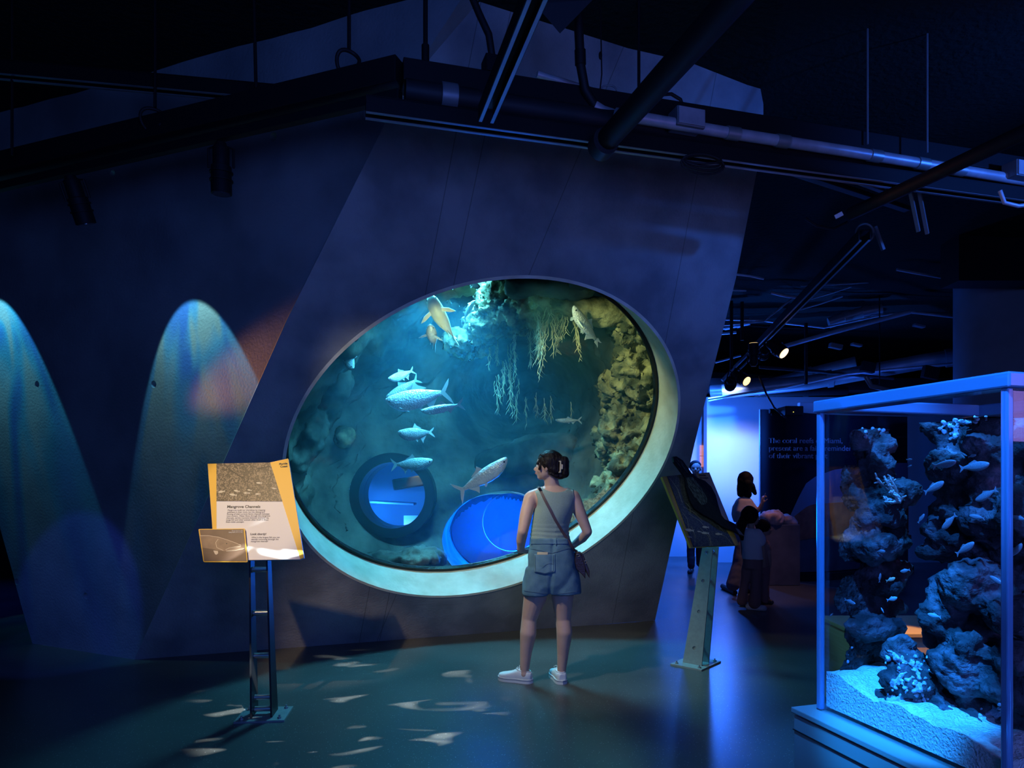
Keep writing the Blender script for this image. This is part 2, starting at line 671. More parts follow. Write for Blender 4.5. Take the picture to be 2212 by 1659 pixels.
# ------------------------------------------------------------------ materials
def mat(name, col, rough=0.6, metal=0.0, spec=0.5, col2=None, nscale=4.0, detail=5.0, lo=0.35, hi=0.65, bump=0.0,
        bscale=20.0, emit=None, estr=0.0, coord='Object', stretch=(1, 1, 1), alpha=None, trans=0.0, sss=0.0, extra=None):
    m = bpy.data.materials.new(name)
    m.use_nodes = True
    nt = m.node_tree
    b = nt.nodes['Principled BSDF']
    b.inputs['Base Color'].default_value = (*col, 1)
    b.inputs['Roughness'].default_value = rough
    b.inputs['Metallic'].default_value = metal
    b.inputs['Specular IOR Level'].default_value = spec
    b.inputs['Transmission Weight'].default_value = trans
    if sss:
        b.inputs['Subsurface Weight'].default_value = sss
        b.inputs['Subsurface Radius'].default_value = (0.02, 0.008, 0.004)
    tc = nt.nodes.new('ShaderNodeTexCoord')
    mp = nt.nodes.new('ShaderNodeMapping')
    mp.inputs['Scale'].default_value = stretch
    nt.links.new(tc.outputs[coord], mp.inputs[0])
    if col2 is not None:
        n = nt.nodes.new('ShaderNodeTexNoise')
        n.inputs['Scale'].default_value = nscale
        n.inputs['Detail'].default_value = detail
        nt.links.new(mp.outputs[0], n.inputs['Vector'])
        cr = nt.nodes.new('ShaderNodeValToRGB')
        cr.color_ramp.elements[0].position = lo
        cr.color_ramp.elements[1].position = hi
        cr.color_ramp.elements[0].color = (*col, 1)
        cr.color_ramp.elements[1].color = (*col2, 1)
        nt.links.new(n.outputs['Fac'], cr.inputs[0])
        nt.links.new(cr.outputs[0], b.inputs['Base Color'])
    if bump > 0:
        n2 = nt.nodes.new('ShaderNodeTexNoise')
        n2.inputs['Scale'].default_value = bscale
        n2.inputs['Detail'].default_value = 6
        nt.links.new(mp.outputs[0], n2.inputs['Vector'])
        bp = nt.nodes.new('ShaderNodeBump')
        bp.inputs['Strength'].default_value = bump
        bp.inputs['Distance'].default_value = 0.02
        nt.links.new(n2.outputs['Fac'], bp.inputs['Height'])
        nt.links.new(bp.outputs[0], b.inputs['Normal'])
    if emit is not None:
        b.inputs['Emission Color'].default_value = (*emit, 1)
        b.inputs['Emission Strength'].default_value = estr
    if extra:
        extra(nt, b, mp)
    return m


def lines_extra(lines, width=0.006, dark=0.55):
    """formwork seams: straight lines x = a + b*y in the object's own plane, drawn as narrow darker joints"""
    def f(nt, b, mp):
        src = b.inputs['Base Color'].links[0].from_socket
        sp = nt.nodes.new('ShaderNodeSeparateXYZ')
        nt.links.new(mp.outputs[0], sp.inputs[0])
        last = None
        for (a0, b0) in lines:
            m1 = nt.nodes.new('ShaderNodeMath'); m1.operation = 'MULTIPLY_ADD'
            nt.links.new(sp.outputs[1], m1.inputs[0]); m1.inputs[1].default_value = b0; m1.inputs[2].default_value = a0
            m2 = nt.nodes.new('ShaderNodeMath'); m2.operation = 'COMPARE'
            nt.links.new(sp.outputs[0], m2.inputs[0]); nt.links.new(m1.outputs[0], m2.inputs[1]); m2.inputs[2].default_value = width / 2
            if last is None:
                last = m2.outputs[0]
            else:
                mx = nt.nodes.new('ShaderNodeMath'); mx.operation = 'MAXIMUM'
                nt.links.new(last, mx.inputs[0]); nt.links.new(m2.outputs[0], mx.inputs[1]); last = mx.outputs[0]
        mix = nt.nodes.new('ShaderNodeMix'); mix.data_type = 'RGBA'; mix.blend_type = 'MULTIPLY'
        nt.links.new(last, mix.inputs[0])
        nt.links.new(src, mix.inputs[6]); mix.inputs[7].default_value = (dark, dark, dark, 1)
        nt.links.new(mix.outputs[2], b.inputs['Base Color'])
    return f


def floor_extra(nt, b, mp):
    v = nt.nodes.new('ShaderNodeTexVoronoi'); v.inputs['Scale'].default_value = 60
    nt.links.new(mp.outputs[0], v.inputs['Vector'])
    lt = nt.nodes.new('ShaderNodeMath'); lt.operation = 'LESS_THAN'; lt.inputs[1].default_value = 0.14
    nt.links.new(v.outputs['Distance'], lt.inputs[0])
    wn = nt.nodes.new('ShaderNodeTexWhiteNoise')
    nt.links.new(v.outputs['Position'], wn.inputs['Vector'])
    ml = nt.nodes.new('ShaderNodeMath'); ml.operation = 'MULTIPLY'
    nt.links.new(lt.outputs[0], ml.inputs[0]); nt.links.new(wn.outputs['Value'], ml.inputs[1])
    src = b.inputs['Base Color'].links[0].from_socket
    mix = nt.nodes.new('ShaderNodeMix'); mix.data_type = 'RGBA'
    nt.links.new(ml.outputs[0], mix.inputs[0])
    nt.links.new(src, mix.inputs[6]); mix.inputs[7].default_value = (0.62, 0.62, 0.58, 1)
    nt.links.new(mix.outputs[2], b.inputs['Base Color'])


def glass(name, col=(1, 1, 1), gl=0.06, rough=0.02):
    """thin clear pane: mostly passes light, a little gloss"""
    m = bpy.data.materials.new(name)
    m.use_nodes = True
    nt = m.node_tree
    nt.nodes.clear()
    out = nt.nodes.new('ShaderNodeOutputMaterial')
    tr = nt.nodes.new('ShaderNodeBsdfTransparent'); tr.inputs[0].default_value = (*col, 1)
    g = nt.nodes.new('ShaderNodeBsdfGlossy'); g.inputs['Roughness'].default_value = rough
    mx = nt.nodes.new('ShaderNodeMixShader')
    lw = nt.nodes.new('ShaderNodeFresnel'); lw.inputs[0].default_value = 1.3
    ml = nt.nodes.new('ShaderNodeMath'); ml.operation = 'MULTIPLY'; ml.inputs[1].default_value = gl / 0.02
    nt.links.new(lw.outputs[0], ml.inputs[0])
    cl = nt.nodes.new('ShaderNodeClamp'); cl.inputs[2].default_value = 0.6
    nt.links.new(ml.outputs[0], cl.inputs[0])
    nt.links.new(cl.outputs[0], mx.inputs[0]); nt.links.new(tr.outputs[0], mx.inputs[1]); nt.links.new(g.outputs[0], mx.inputs[2])
    nt.links.new(mx.outputs[0], out.inputs[0])
    return m


SEAMS = [(hull(1050, 280), hull(975, 640)), (hull(1252, 330), hull(1140, 600)), (hull(1460, 620), hull(1530, 250)),
         (hull(770, 1420), hull(800, 1262))]
SL = []
for (p, q) in SEAMS:
    k = (p[0] - q[0]) / (p[1] - q[1])
    SL.append((p[0] - k * p[1], k))

M = {}
M['concrete'] = mat('board_marked_concrete', (0.17, 0.18, 0.19), 0.75, col2=(0.32, 0.325, 0.32), nscale=2.2, detail=8, bump=0.25, bscale=55,
                    lo=0.36, hi=0.62, extra=lines_extra(SL))
M['concrete_left'] = mat('dark_wall_concrete', (0.18, 0.185, 0.19), 0.75, col2=(0.28, 0.28, 0.28), nscale=1.7, detail=8, bump=0.25, bscale=50,
                         stretch=(1, 1, 0.6), lo=0.35, hi=0.65)
M['sill'] = mat('pale_cast_sill', (0.66, 0.60, 0.42), 0.55, col2=(0.82, 0.76, 0.58), nscale=6, bump=0.15, bscale=40)
M['gasket'] = mat('black_gasket', (0.006, 0.009, 0.010), 0.4)
M['floor'] = mat('dark_terrazzo', (0.066, 0.066, 0.060), 0.30, col2=(0.10, 0.10, 0.092), nscale=1.3, detail=6, spec=0.6, extra=floor_extra)
M['ceiling'] = mat('black_sprayed_ceiling', (0.010, 0.018, 0.016), 0.95, spec=0.1, bump=0.8, bscale=25)
M['black'] = mat('black_painted_metal', (0.008, 0.008, 0.009), 0.6, spec=0.2)
M['blackdull'] = mat('black_cable_rubber', (0.010, 0.010, 0.011), 0.6, spec=0.3)
M['darksteel'] = mat('dark_steel', (0.020, 0.021, 0.024), 0.55, 0.2, spec=0.3)
M['conduit'] = mat('galvanised_conduit', (0.50, 0.51, 0.53), 0.42, 0.3, col2=(0.36, 0.37, 0.40), nscale=9)
M['duct'] = mat('grey_duct_metal', (0.24, 0.25, 0.27), 0.40, 0.35, col2=(0.18, 0.19, 0.2), nscale=5)
M['steel'] = mat('brushed_steel', (0.40, 0.43, 0.43), 0.42, 0.7, col2=(0.33, 0.36, 0.36), nscale=14)
M['rung'] = mat('bare_steel_rung', (0.72, 0.70, 0.66), 0.28, 0.9)
M['greensteel'] = mat('sage_painted_steel', (0.30, 0.36, 0.33), 0.5, 0.1, col2=(0.26, 0.31, 0.285), nscale=30)
M['yellow'] = mat('yellow_print', (0.80, 0.47, 0.02), 0.45)
M['yellowdark'] = mat('ochre_print', (0.66, 0.42, 0.04), 0.45)
M['white'] = mat('white_print', (0.78, 0.78, 0.77), 0.5)
M['ink'] = mat('black_ink', (0.012, 0.012, 0.012), 0.5)
M['greyink'] = mat('grey_ink', (0.06, 0.06, 0.065), 0.5)
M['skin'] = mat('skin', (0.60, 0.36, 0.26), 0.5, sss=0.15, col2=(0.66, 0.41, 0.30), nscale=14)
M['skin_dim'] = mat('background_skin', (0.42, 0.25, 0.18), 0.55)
M['hair'] = mat('dark_brown_hair', (0.016, 0.010, 0.008), 0.5, spec=0.25, bump=0.6, bscale=60, stretch=(1, 1, 0.25))
M['hairblack'] = mat('black_hair', (0.006, 0.005, 0.005), 0.75, spec=0.15)
M['top'] = mat('sage_knit', (0.27, 0.345, 0.285), 0.85, col2=(0.31, 0.39, 0.325), nscale=160, bump=0.1, bscale=200)
M['denim'] = mat('faded_denim', (0.085, 0.18, 0.235), 0.85, col2=(0.15, 0.27, 0.32), nscale=9, detail=8, bump=0.2, bscale=220)
M['denimthread'] = mat('denim_stitching', (0.06, 0.09, 0.14), 0.8)
M['denimpocket'] = mat('pocket_denim', (0.115, 0.225, 0.28), 0.85, col2=(0.18, 0.31, 0.36), nscale=12, detail=8, bump=0.2, bscale=220)
M['canvas'] = mat('white_canvas', (0.78, 0.78, 0.74), 0.8)
M['rubber'] = mat('white_rubber', (0.70, 0.71, 0.68), 0.5)
M['bluestripe'] = mat('navy_stripe', (0.02, 0.05, 0.14), 0.5)
M['leather'] = mat('dark_brown_leather', (0.035, 0.018, 0.014), 0.38, bump=0.2, bscale=90)
M['strap'] = mat('brown_leather_strap', (0.10, 0.055, 0.045), 0.5)
M['gold'] = mat('brass_hardware', (0.75, 0.55, 0.28), 0.25, 1.0)
M['clip'] = mat('beige_plastic', (0.66, 0.52, 0.32), 0.35)
M['eye'] = mat('dark_eye', (0.01, 0.01, 0.012), 0.1)
M['eyewhite'] = mat('eye_white', (0.75, 0.75, 0.72), 0.3)
M['lip'] = mat('lip', (0.45, 0.16, 0.13), 0.45)

# ================================================================== the setting
# floor and ceiling
g = G(); g.v = [(-14, -3, 0), (12, -3, 0), (12, 18, 0), (-14, 18, 0)]; g.f = [(0, 1, 2, 3)]
fl = struct(g.obj('floor', M['floor'], recalc=False))
g = G()
nx, ny = 60, 50
for j in range(ny + 1):
    for i in range(nx + 1):
        x = -14 + 26 * i / nx
        y = -3 + 21 * j / ny
        zz = ceil_z(x)
        g.v.append((x, y, zz + 0.03 * mnoise.noise(V(x * 3, y * 3, 0))))
for j in range(ny):
    for i in range(nx):
        a = j * (nx + 1) + i
        g.f.append((a, a + nx + 1, a + nx + 2, a + 1))
struct(g.obj('ceiling', M['ceiling'], smooth=True, recalc=False))

# leaning hull slab with the oval opening
EC, ER1, ER2, EA = (2.725, 1.87), 1.625, 1.365, R(21.3)


def ell(th, k=1.0, dk=0.0):
    a, b = (ER1 * k + dk) * math.cos(th), (ER2 * k + dk) * math.sin(th)
    return (EC[0] + a * math.cos(EA) - b * math.sin(EA), EC[1] + a * math.sin(EA) + b * math.cos(EA))


NE = 128
hole = [ell(2 * PI * i / NE, 1, 0.02) for i in range(NE)]
crease_px = [(290, 1425), (500, 960), (620, 690), (840, 250), (900, 160), (960, 90), (1020, 20), (1045, -5)]
right_px = [(1628, 163), (1642, 188), (1649, 225), (1649, 262), (1642, 320), (1635, 370), (1590, 600), (1540, 800), (1500, 960), (1450, 1180), (1415, 1340)]
crease2 = [hull(*p) for p in crease_px]
right2 = [hull(*p) for p in right_px]


def top_on_ceiling(px):
    # where the hull face meets the ceiling, for a picture column
    lo, hi = -400.0, 600.0
    for _ in range(50):
        mid_ = (lo + hi) / 2
        p = on_plane(px, mid_, PA, HN)
        if p.z > ceil_z(p.x) + 0.02: lo = mid_
        else: hi = mid_
    return hull(px, lo)


topline = [top_on_ceiling(px) for px in (1075, 1200, 1320, 1440, 1540, 1598)]
outline = crease2 + topline + right2
TH = 0.37
# push slab back: curve extrudes +-TH/2 about its plane
slabM = HM @ Matrix.Translation((0, 0, 0))
zsign = 1 if (HM.to_3x3() @ V(0, 0, 1)).dot(HN) > 0 else -1
slabM = HM @ Matrix.Translation((0, 0, -zsign * TH / 2))
struct(sheet('wall_front', outline, [hole], slabM, TH, M['concrete'], smooth=30))

# left face of the hull, meeting it at the crease
CA = on_plane(290, 1425, PA, HN)
CB = on_plane(840, 250, PA, HN)
LC = V(-4.20, 5.98, 0)
LN = (CB - CA).cross(LC - CA).normalized()
if LN.y > 0: LN = -LN
LU = (CA - LC).normalized()
LU = (LU - LN * LU.dot(LN)).normalized()
LV = LN.cross(LU)
if LV.z < 0: LV = -LV
LM = Matrix((LU, LV, LU.cross(LV))).transposed().to_4x4()
LM.translation = LC


def left(px, py):
    p = on_plane(px, py, LC, LN) - LC
    return (p.dot(LU), p.dot(LV))


lo_ = [left(*p) for p in [(70, 1390), (45, 1305), (28, 1240), (0, 1140), (-60, 900), (-100, 640), (-120, 300), (-120, 60), (200, -40), (700, -60), (1050, -60)]]
cr_ = []
for p in reversed(crease_px):
    q = on_plane(p[0], p[1], PA, HN)
    q = q - LC
    cr_.append((q.dot(LU), q.dot(LV)))
# keep the crease shared; upper part bends with the slab edge
lo_ = lo_[:-1] + cr_
tie_px = [(332, 830), (80, 830), (185, 1287), (590, 295), (243, 375), (36, 1257)]
ties = []
for (px, py) in tie_px:
    c = left(px, py)
    ties.append([(c[0] + 0.028 * math.cos(2 * PI * k / 20), c[1] + 0.028 * math.sin(2 * PI * k / 20)) for k in range(20)])
zl = 1 if (LM.to_3x3() @ V(0, 0, 1)).dot(LN) > 0 else -1
struct(sheet('wall_left', lo_, ties, LM @ Matrix.Translation((0, 0, -zl * 0.06)), 0.12, M['concrete_left'], smooth=30))

# right return of the hull going back, and its back closure
g = G()
rp = [hullw(*p, 0.02) for p in right2] + [hullw(*topline[-1], 0.02)]
rp = sorted(rp, key=lambda p: p.z)
bk = V(0.10, 1, 0)
n = len(rp)
for p in rp:
    g.v.append(tuple(p))
for p in rp:
    g.v.append(tuple(p + bk * (11.0 - p.y)))
for i in range(n - 1):
    g.f.append((i, i + 1, n + i + 1, n + i))
struct(g.obj('wall_hull_side', M['concrete_left'], smooth=True))
g = G()
a0 = on_plane(0, 1140, LC, LN)
g.v = [(-4.20, 5.98, 0), (-5.2, 11, 0), (-6.0, 11, 4.6), (-4.9, 6.0, 4.6)]
g.f = [(0, 1, 2, 3)]
struct(g.obj('wall_hull_far_side', M['concrete_left']))

# pale sill ring inside the opening, gasket and pane
def ring(name, k0, d0, k1, d1, m, dk=0.02, name_kind=True):
    """closed ring of rectangular section: inner offset k0..k1 (metres added to radii), depth d0..d1"""
    g = G()
    for i in range(NE):
        th = 2 * PI * i / NE
        for (kk, dd) in ((k0, d0), (k1, d0), (k1, d1), (k0, d1)):
            g.v.append(tuple(hullw(*ell(th, 1, kk), dd)))
    for i in range(NE):
        j = (i + 1) % NE
        for q in range(4):
            q2 = (q + 1) % 4
            g.f.append((i * 4 + q, j * 4 + q, j * 4 + q2, i * 4 + q2))
    return g.obj(name, m, smooth=True, angle=40)


struct(ring('trim_1', -0.002, -0.004, 0.021, 0.385, M['sill']))
struct(ring('trim_2', -0.030, 0.355, 0.03, 0.40, M['gasket']))
M['pane'] = glass('acrylic_pane', (0.96, 0.99, 0.99), 0.006)
g = G()
for dd in (0.362, 0.395):
    for i in range(NE):
        g.v.append(tuple(hullw(*ell(2 * PI * i / NE, 1, -0.03), dd)))
g.f = [tuple(range(NE)), tuple(reversed(range(NE, 2 * NE)))] + [(i, (i + 1) % NE, NE + (i + 1) % NE, NE + i) for i in range(NE)]
struct(g.obj('window_1', M['pane']))

# ------------------------------------------------------------------ inside of the tank
M['cave'] = mat('algae_covered_rock', (0.022, 0.034, 0.028), 0.9, col2=(0.17, 0.21, 0.16), nscale=1.9, detail=12, lo=0.38, hi=0.66, bump=0.9, bscale=9)
M['rock'] = mat('mossy_rock', (0.05, 0.06, 0.035), 0.9, col2=(0.36, 0.33, 0.16), nscale=5.5, detail=14, lo=0.40, hi=0.62, bump=1.0, bscale=26)
M['rockred'] = mat('red_algae_rock', (0.12, 0.06, 0.03), 0.9, col2=(0.33, 0.17, 0.08), nscale=30, detail=8, bump=1.0, bscale=45)


def hull_xmax(p):
    return 1.46 + 0.10 * (p.y - 6.96) + 0.13 * p.z - 0.05


def ray_el(p, c, rx, rz):
    d = (c - V(0, 0, EYE)); d = d / d.y
    q = V(0, 0, EYE) + d * p.y
    return math.hypot((p.x - q.x) / rx, (p.z - q.z) / rz)


from mathutils.bvhtree import BVHTree
g = G()
NT, NS = 320, 190
Cc = hullw(EC[0], EC[1], 0.40)
bk = V(-0.02, 1, 0)
prof_s = [0, 0.08, 0.25, 0.5, 0.72, 0.88, 1.0]
prof_k = [1.0, 1.10, 1.24, 1.26, 1.08, 0.72, 0.0]
prof_d = [0.0, 0.16, 0.65, 1.45, 2.15, 2.55, 2.7]
for j in range(NS + 1):
    s_ = j / NS
    k = float(np.interp(s_, prof_s, prof_k))
    D = float(np.interp(s_, prof_s, prof_d))
    bl = min(1, s_ * 2.2)
    for i in range(NT):
        th = 2 * PI * i / NT
        c, sn = math.cos(th), math.sin(th)
        aU = (HU * math.cos(EA) + HV * math.sin(EA)).lerp(V(1, 0, 0.25), bl)
        aV = (-HU * math.sin(EA) + HV * math.cos(EA)).lerp(V(0, 0, 1), bl)
        kk = k
        if c > 0 and s_ > 0.1: kk *= 1 - 0.16 * c * min(1, s_ * 2)      # right rock wall comes closer
        if c < 0 and s_ > 0.1: kk *= 1 + 0.10 * -c
        p = Cc + bk * D + aU * (ER1 + 0.02) * c * kk + aV * (ER2 + 0.02) * sn * kk
        am = min(1, s_ * 10) * min(1, (1.02 - s_) * 5)
        nd = (V(c, -0.6, sn)).normalized()
        d_ = fbm(p, 0.9, 3, 3.1) * 0.30 + fbm(p, 2.6, 5, 9.0) * 0.12 + (0.25 - abs(fbm(V(p.x * 1.3, p.y, p.z * 0.8), 5.0, 4, 2.0))) * 0.10
        p = p - nd * d_ * am
        # deep dark cave mouth in the middle of the far wall
        q_ = V(HX + p.x / p.y * F, HY - (p.z - EYE) / p.y * F, 0)
        rr_ = math.hypot((q_.x - 1130) / 190, (q_.y - 850) / 150)
        if rr_ < 1 and p.y > 7.0:
            p = p + (p - V(0, 0, EYE)).normalized() * 1.6 * (1 - rr_ ** 2) ** 1.5
        p.z = max(p.z, 0.06)
        p.x = min(p.x, hull_xmax(p))
        g.v.append(tuple(p))
allf = [(j * NT + i, j * NT + (i + 1) % NT, (j + 1) * NT + (i + 1) % NT, (j + 1) * NT + i) for j in range(NS) for i in range(NT)]
BVH = BVHTree.FromPolygons([Vector(p) for p in g.v], allf)


def cave(px, py, back=0.0, rad=0):
    """point on the tank wall seen at (px, py), moved towards the eye by back; with rad the nearest depth around it"""
    best = None
    for k in range(9 if rad else 1):
        qx = px + (rad * math.cos(k * PI / 4) if k else 0)
        qy = py + (rad * math.sin(k * PI / 4) if k else 0)
        d = Vector(((qx - HX) / F, 1.0, (HY - qy) / F))
        o = V(0, 0, EYE) + d * 5.0
        while True:
            h = BVH.ray_cast(o, d.normalized())
            if h[0] is None or h[0].y > 6.9: break
            o = h[0] + d * 0.02
        if h[0] is not None and (best is None or h[0].y < best): best = h[0].y
    return at(px, py, (best or 9.0) - back)


PORT = cave(842, 1070, 0.0, 80)
PORT_R = 85 / F * PORT.y
BLUEW = cave(1085, 1165, 0.0, 90)
BW_RX, BW_RZ = 128 / F * BLUEW.y, 100 / F * BLUEW.y
for j in range(NS):
    for i in range(NT):
        i2 = (i + 1) % NT
        f = (j * NT + i, j * NT + i2, (j + 1) * NT + i2, (j + 1) * NT + i)
        cen = sum((Vector(g.v[q]) for q in f), V(0, 0, 0)) / 4
        if cen.z > 3.42:
            continue
        if ray_el(cen, PORT, PORT_R, PORT_R) < 1 and cen.y > 6.9:
            continue
        if ray_el(cen, BLUEW, BW_RX, BW_RZ) < 1 and cen.y > 6.6:
            continue
        g.f.append(f)
struct(g.obj('wall_tank', M['cave'], smooth=True, recalc=False))


def rock(name, blobs, label, cat, m, vox=0.05, amp=0.10, sc=2.2, oc=6, off=0.0, amp2=0.0, sc2=12, group=None):
    g = G()
    for b in blobs:
        g.ball(b[0], b[1], seg=18, rings=12)
    g = remesh(g, vox, 3)
    g = displace(g, amp, sc, oc, off)
    g = displace(g, amp * 0.5, sc * 2.6, 4, off + 2, ridged=True)
    if amp2:
        g = displace(g, amp2, sc2, 4, off + 5)
    g.v = [(min(p[0], hull_xmax(Vector(p)) - 0.01), p[1], p[2]) for p in g.v]
    o = g.obj(name, m, smooth=True, recalc=False)
    return tag(o, label, cat, group)


rock('rock_wall', [(at(1440, 1000, 7.15), (0.42, 0.55, 0.75)), (at(1400, 800, 7.2), (0.36, 0.5, 0.6)), (at(1345, 1075, 7.0), (0.30, 0.4, 0.42)),
                   (at(1355, 955, 7.3), (0.30, 0.4, 0.45)), (at(1385, 690, 7.0), (0.40, 0.5, 0.42)), (at(1300, 1160, 6.9), (0.30, 0.3, 0.28)), (at(1330, 870, 7.5), (0.16, 0.3, 0.3))],
     'mossy green rock face along the right side of the oval window', 'rock', M['rock'], 0.022, 0.16, 2.6, 7, 1.0, 0.04, 14)
PN = lambda px, py, d: on_plane(px, py, PA - HN * (0.40 + d), HN)
rock('red_algae_ledge', [(PN(1318, 1078, 0.2), (0.13, 0.15, 0.10)), (PN(1285, 1100, 0.2), (0.13, 0.15, 0.09)), (PN(1245, 1128, 0.2), (0.14, 0.15, 0.09)), (PN(1350, 1045, 0.2), (0.11, 0.14, 0.10))],
     'narrow rust-red algae ledge along the lower right edge of the oval window', 'rock', M['rockred'], 0.02, 0.05, 8, 5, 2.0)
rock('rock_overhang', [(at(1095, 660, 7.2), (0.34, 0.5, 0.30)), (at(1150, 640, 7.0), (0.36, 0.5, 0.26)), (at(1050, 700, 7.3), (0.22, 0.4, 0.16)), (at(1130, 590, 7.0), (0.30, 0.5, 0.3)), (at(1010, 745, 7.5), (0.18, 0.3, 0.12))],
     'pitted rock overhang under the bright water surface with roots hanging below', 'rock', M['rock'], 0.020, 0.11, 3.2, 6, 4.0, 0.04, 16)
rock('submerged_log', [(at(1180 + 14 * i, 655 + 2.2 * i, 6.9 - 0.02 * i), (0.20, 0.22, 0.135)) for i in range(11)],
     'thick dark log-like rock lying across the upper right of the tank', 'rock', M['rock'], 0.03, 0.05, 2.5, 5, 8.0)
rock('mangrove_trunk', [(at(1120 + 13 * i, 622 + 0.3 * i, 6.55), (0.15, 0.2, 0.085)) for i in range(11)],
     'dark rounded trunk at the very top of the oval window', 'trunk', M['cave'], 0.03, 0.03, 3, 5, 8.0)
rock('boulder', [(cave(745, 945, 0.02), (0.13, 0.2, 0.13))], 'small pale round boulder on the left tank wall', 'rock', M['rock'], 0.02, 0.03, 4, 5, 3.0)
rock('leaning_slab', [(cave(735 - 13 * i, 830 + 22 * i, 0.0), (0.14, 0.16, 0.20)) for i in range(8)],
     'pale algae slab sloping down the left side of the oval window', 'rock', M['cave'], 0.03, 0.05, 3, 5, 6.0)
rock('low_boulder', [(at(905, 1205, 7.0), (0.26, 0.3, 0.12)), (at(850, 1212, 7.1), (0.22, 0.3, 0.10))], 'dark low boulder on the tank bed below the round porthole', 'rock', M['cave'], 0.03, 0.07, 4, 6, 2.0)
rock('back_mound', [(cave(1180, 985, 0), (0.55, 0.3, 0.28)), (cave(1090, 1000, 0), (0.4, 0.25, 0.2))], 'smooth dim green mound at the back of the tank behind the woman', 'rock', M['cave'], 0.05, 0.06, 2, 5, 7.0)

# water surface (seen from below)
M['surface'] = glass('water_surface', (0.75, 0.97, 1.0), 0.05, 0.15)
g = G()
n = 50
for j in range(n + 1):
    for i in range(n + 1):
        x = -2.75 + 4.3 * i / n; y = 5.45 + 4.2 * j / n
        g.v.append((x, y, 3.42 + 0.03 * mnoise.noise(V(x * 4, y * 4, 1)) + 0.012 * mnoise.noise(V(x * 14, y * 14, 3))))
for j in range(n):
    for i in range(n):
        a = j * (n + 1) + i
        g.f.append((a, a + 1, a + n + 2, a + n + 1))
tag(g.obj('water_surface', M['surface'], smooth=True, recalc=False), 'rippled bright water surface at the upper left of the oval window', 'water', kind='stuff')

# porthole: collar, pane, blue room behind
def collar(name, c, rx, rz, tx, depth, m, label=None):
    g = G()
    N_ = 64
    for i in range(N_):
        a = 2 * PI * i / N_
        for (k, yy) in ((0, 0), (tx, 0.0), (tx, depth), (0, depth)):
            g.v.append((c.x + (rx + k) * math.cos(a), c.y + yy, c.z + (rz + k) * math.sin(a)))
    for i in range(N_):
        j = (i + 1) % N_
        for q in range(4):
            g.f.append((i * 4 + q, j * 4 + q, j * 4 + (q + 1) % 4, i * 4 + (q + 1) % 4))
    return struct(g.obj(name, m, smooth=True, angle=40))


def disc(name, c, rx, rz, m, t=0.02):
    g = G()
    N_ = 64
    for yy in (0, t):
        for i in range(N_):
            a = 2 * PI * i / N_
            g.v.append((c.x + rx * math.cos(a), c.y + yy, c.z + rz * math.sin(a)))
    g.f = [tuple(range(N_)), tuple(reversed(range(N_, 2 * N_)))] + [(i, (i + 1) % N_, N_ + (i + 1) % N_, N_ + i) for i in range(N_)]
    return struct(g.obj(name, m))


M['blueroom'] = mat('painted_room_wall', (0.30, 0.36, 0.46), 0.6, col2=(0.20, 0.25, 0.36), nscale=1.2)
M['whitepanel'] = mat('white_corrugated_panel', (0.85, 0.86, 0.84), 0.5, bump=0.4, bscale=4, stretch=(0.2, 1, 12))
collar('trim_3', PORT + V(0.03, -0.03, 0.0), PORT_R * 0.84, PORT_R * 0.84, PORT_R * 0.24, 0.55, M['gasket'])
disc('window_2', PORT + V(0.03, 0.25, 0.0), PORT_R * 0.84, PORT_R * 0.84, M['pane'])
# room behind the porthole
px_, pz_ = PORT.x + 0.05, PORT.z
g = G()
y0, y1 = PORT.y + 0.5, PORT.y + 2.3
xa, xb, za, zb = px_ - 0.85, px_ + 0.62, pz_ - 0.75, pz_ + 0.62
g.v = [(xa, y0, za), (xb, y0, za), (xb, y0, zb), (xa, y0, zb), (xa, y1, za), (xb, y1, za), (xb, y1, zb), (xa, y1, zb)]
g.f = [(4, 5, 6, 7), (0, 4, 7, 3), (1, 5, 6, 2), (0, 1, 5, 4), (3, 2, 6, 7)]
struct(g.obj('wall_porthole_room', M['blueroom']))
g = G(); g.box(at(905, 1140, PORT.y + 1.4), (0.42, 0.04, 0.34))
tag(g.obj('wall_panel', M['whitepanel']), 'white corrugated panel seen through the round porthole', 'panel')
g = G(); g.box(at(850, 1086, PORT.y + 1.5), (0.62, 0.3, 0.03), Matrix.Rotation(R(3), 3, 'Y'), bev=0.008)
tag(g.obj('ceiling_beam', M['blueroom']), 'pale beam crossing the room behind the round porthole', 'beam')
g = G(); g.box(at(900, 1040, PORT.y + 1.2), (0.62, 0.3, 0.15), Matrix.Rotation(R(-9), 3, 'Y'), 0.02)
tag(g.obj('dark_bulkhead', M['black']), 'black bulkhead in the room behind the round porthole', 'bulkhead')
# blue window
g = G()
N_ = 72
for (yy, k) in ((-0.10, 1.0), (0.15, 1.0), (0.6, 1.02), (1.15, 1.02)):
    for i in range(N_):
        th = 2 * PI * i / N_
        w_ = 0.02 * mnoise.noise(V(math.cos(th) * 3, yy * 3, math.sin(th) * 3))
        g.v.append((BLUEW.x + (BW_RX * k + w_) * math.cos(th), BLUEW.y + yy, max(0.04, BLUEW.z + (BW_RZ * k + w_) * math.sin(th))))
for j in range(3):
    for i in range(N_):
        i2 = (i + 1) % N_
        g.f.append((j * N_ + i, j * N_ + i2, (j + 1) * N_ + i2, (j + 1) * N_ + i))
g.f.append(tuple(3 * N_ + i for i in range(N_)))
struct(g.obj('wall_blue_alcove', M['cave'], smooth=True, angle=40))
g = G(); g.prism([(BLUEW.x + BW_RX * 1.0 * math.cos(2 * PI * i / N_), BLUEW.z + BW_RZ * 1.0 * math.sin(2 * PI * i / N_)) for i in range(N_)], (0, BLUEW.y + 1.10, 0), (1, 0, 0), (0, 0, 1), (0, 1, 0), 0.03)
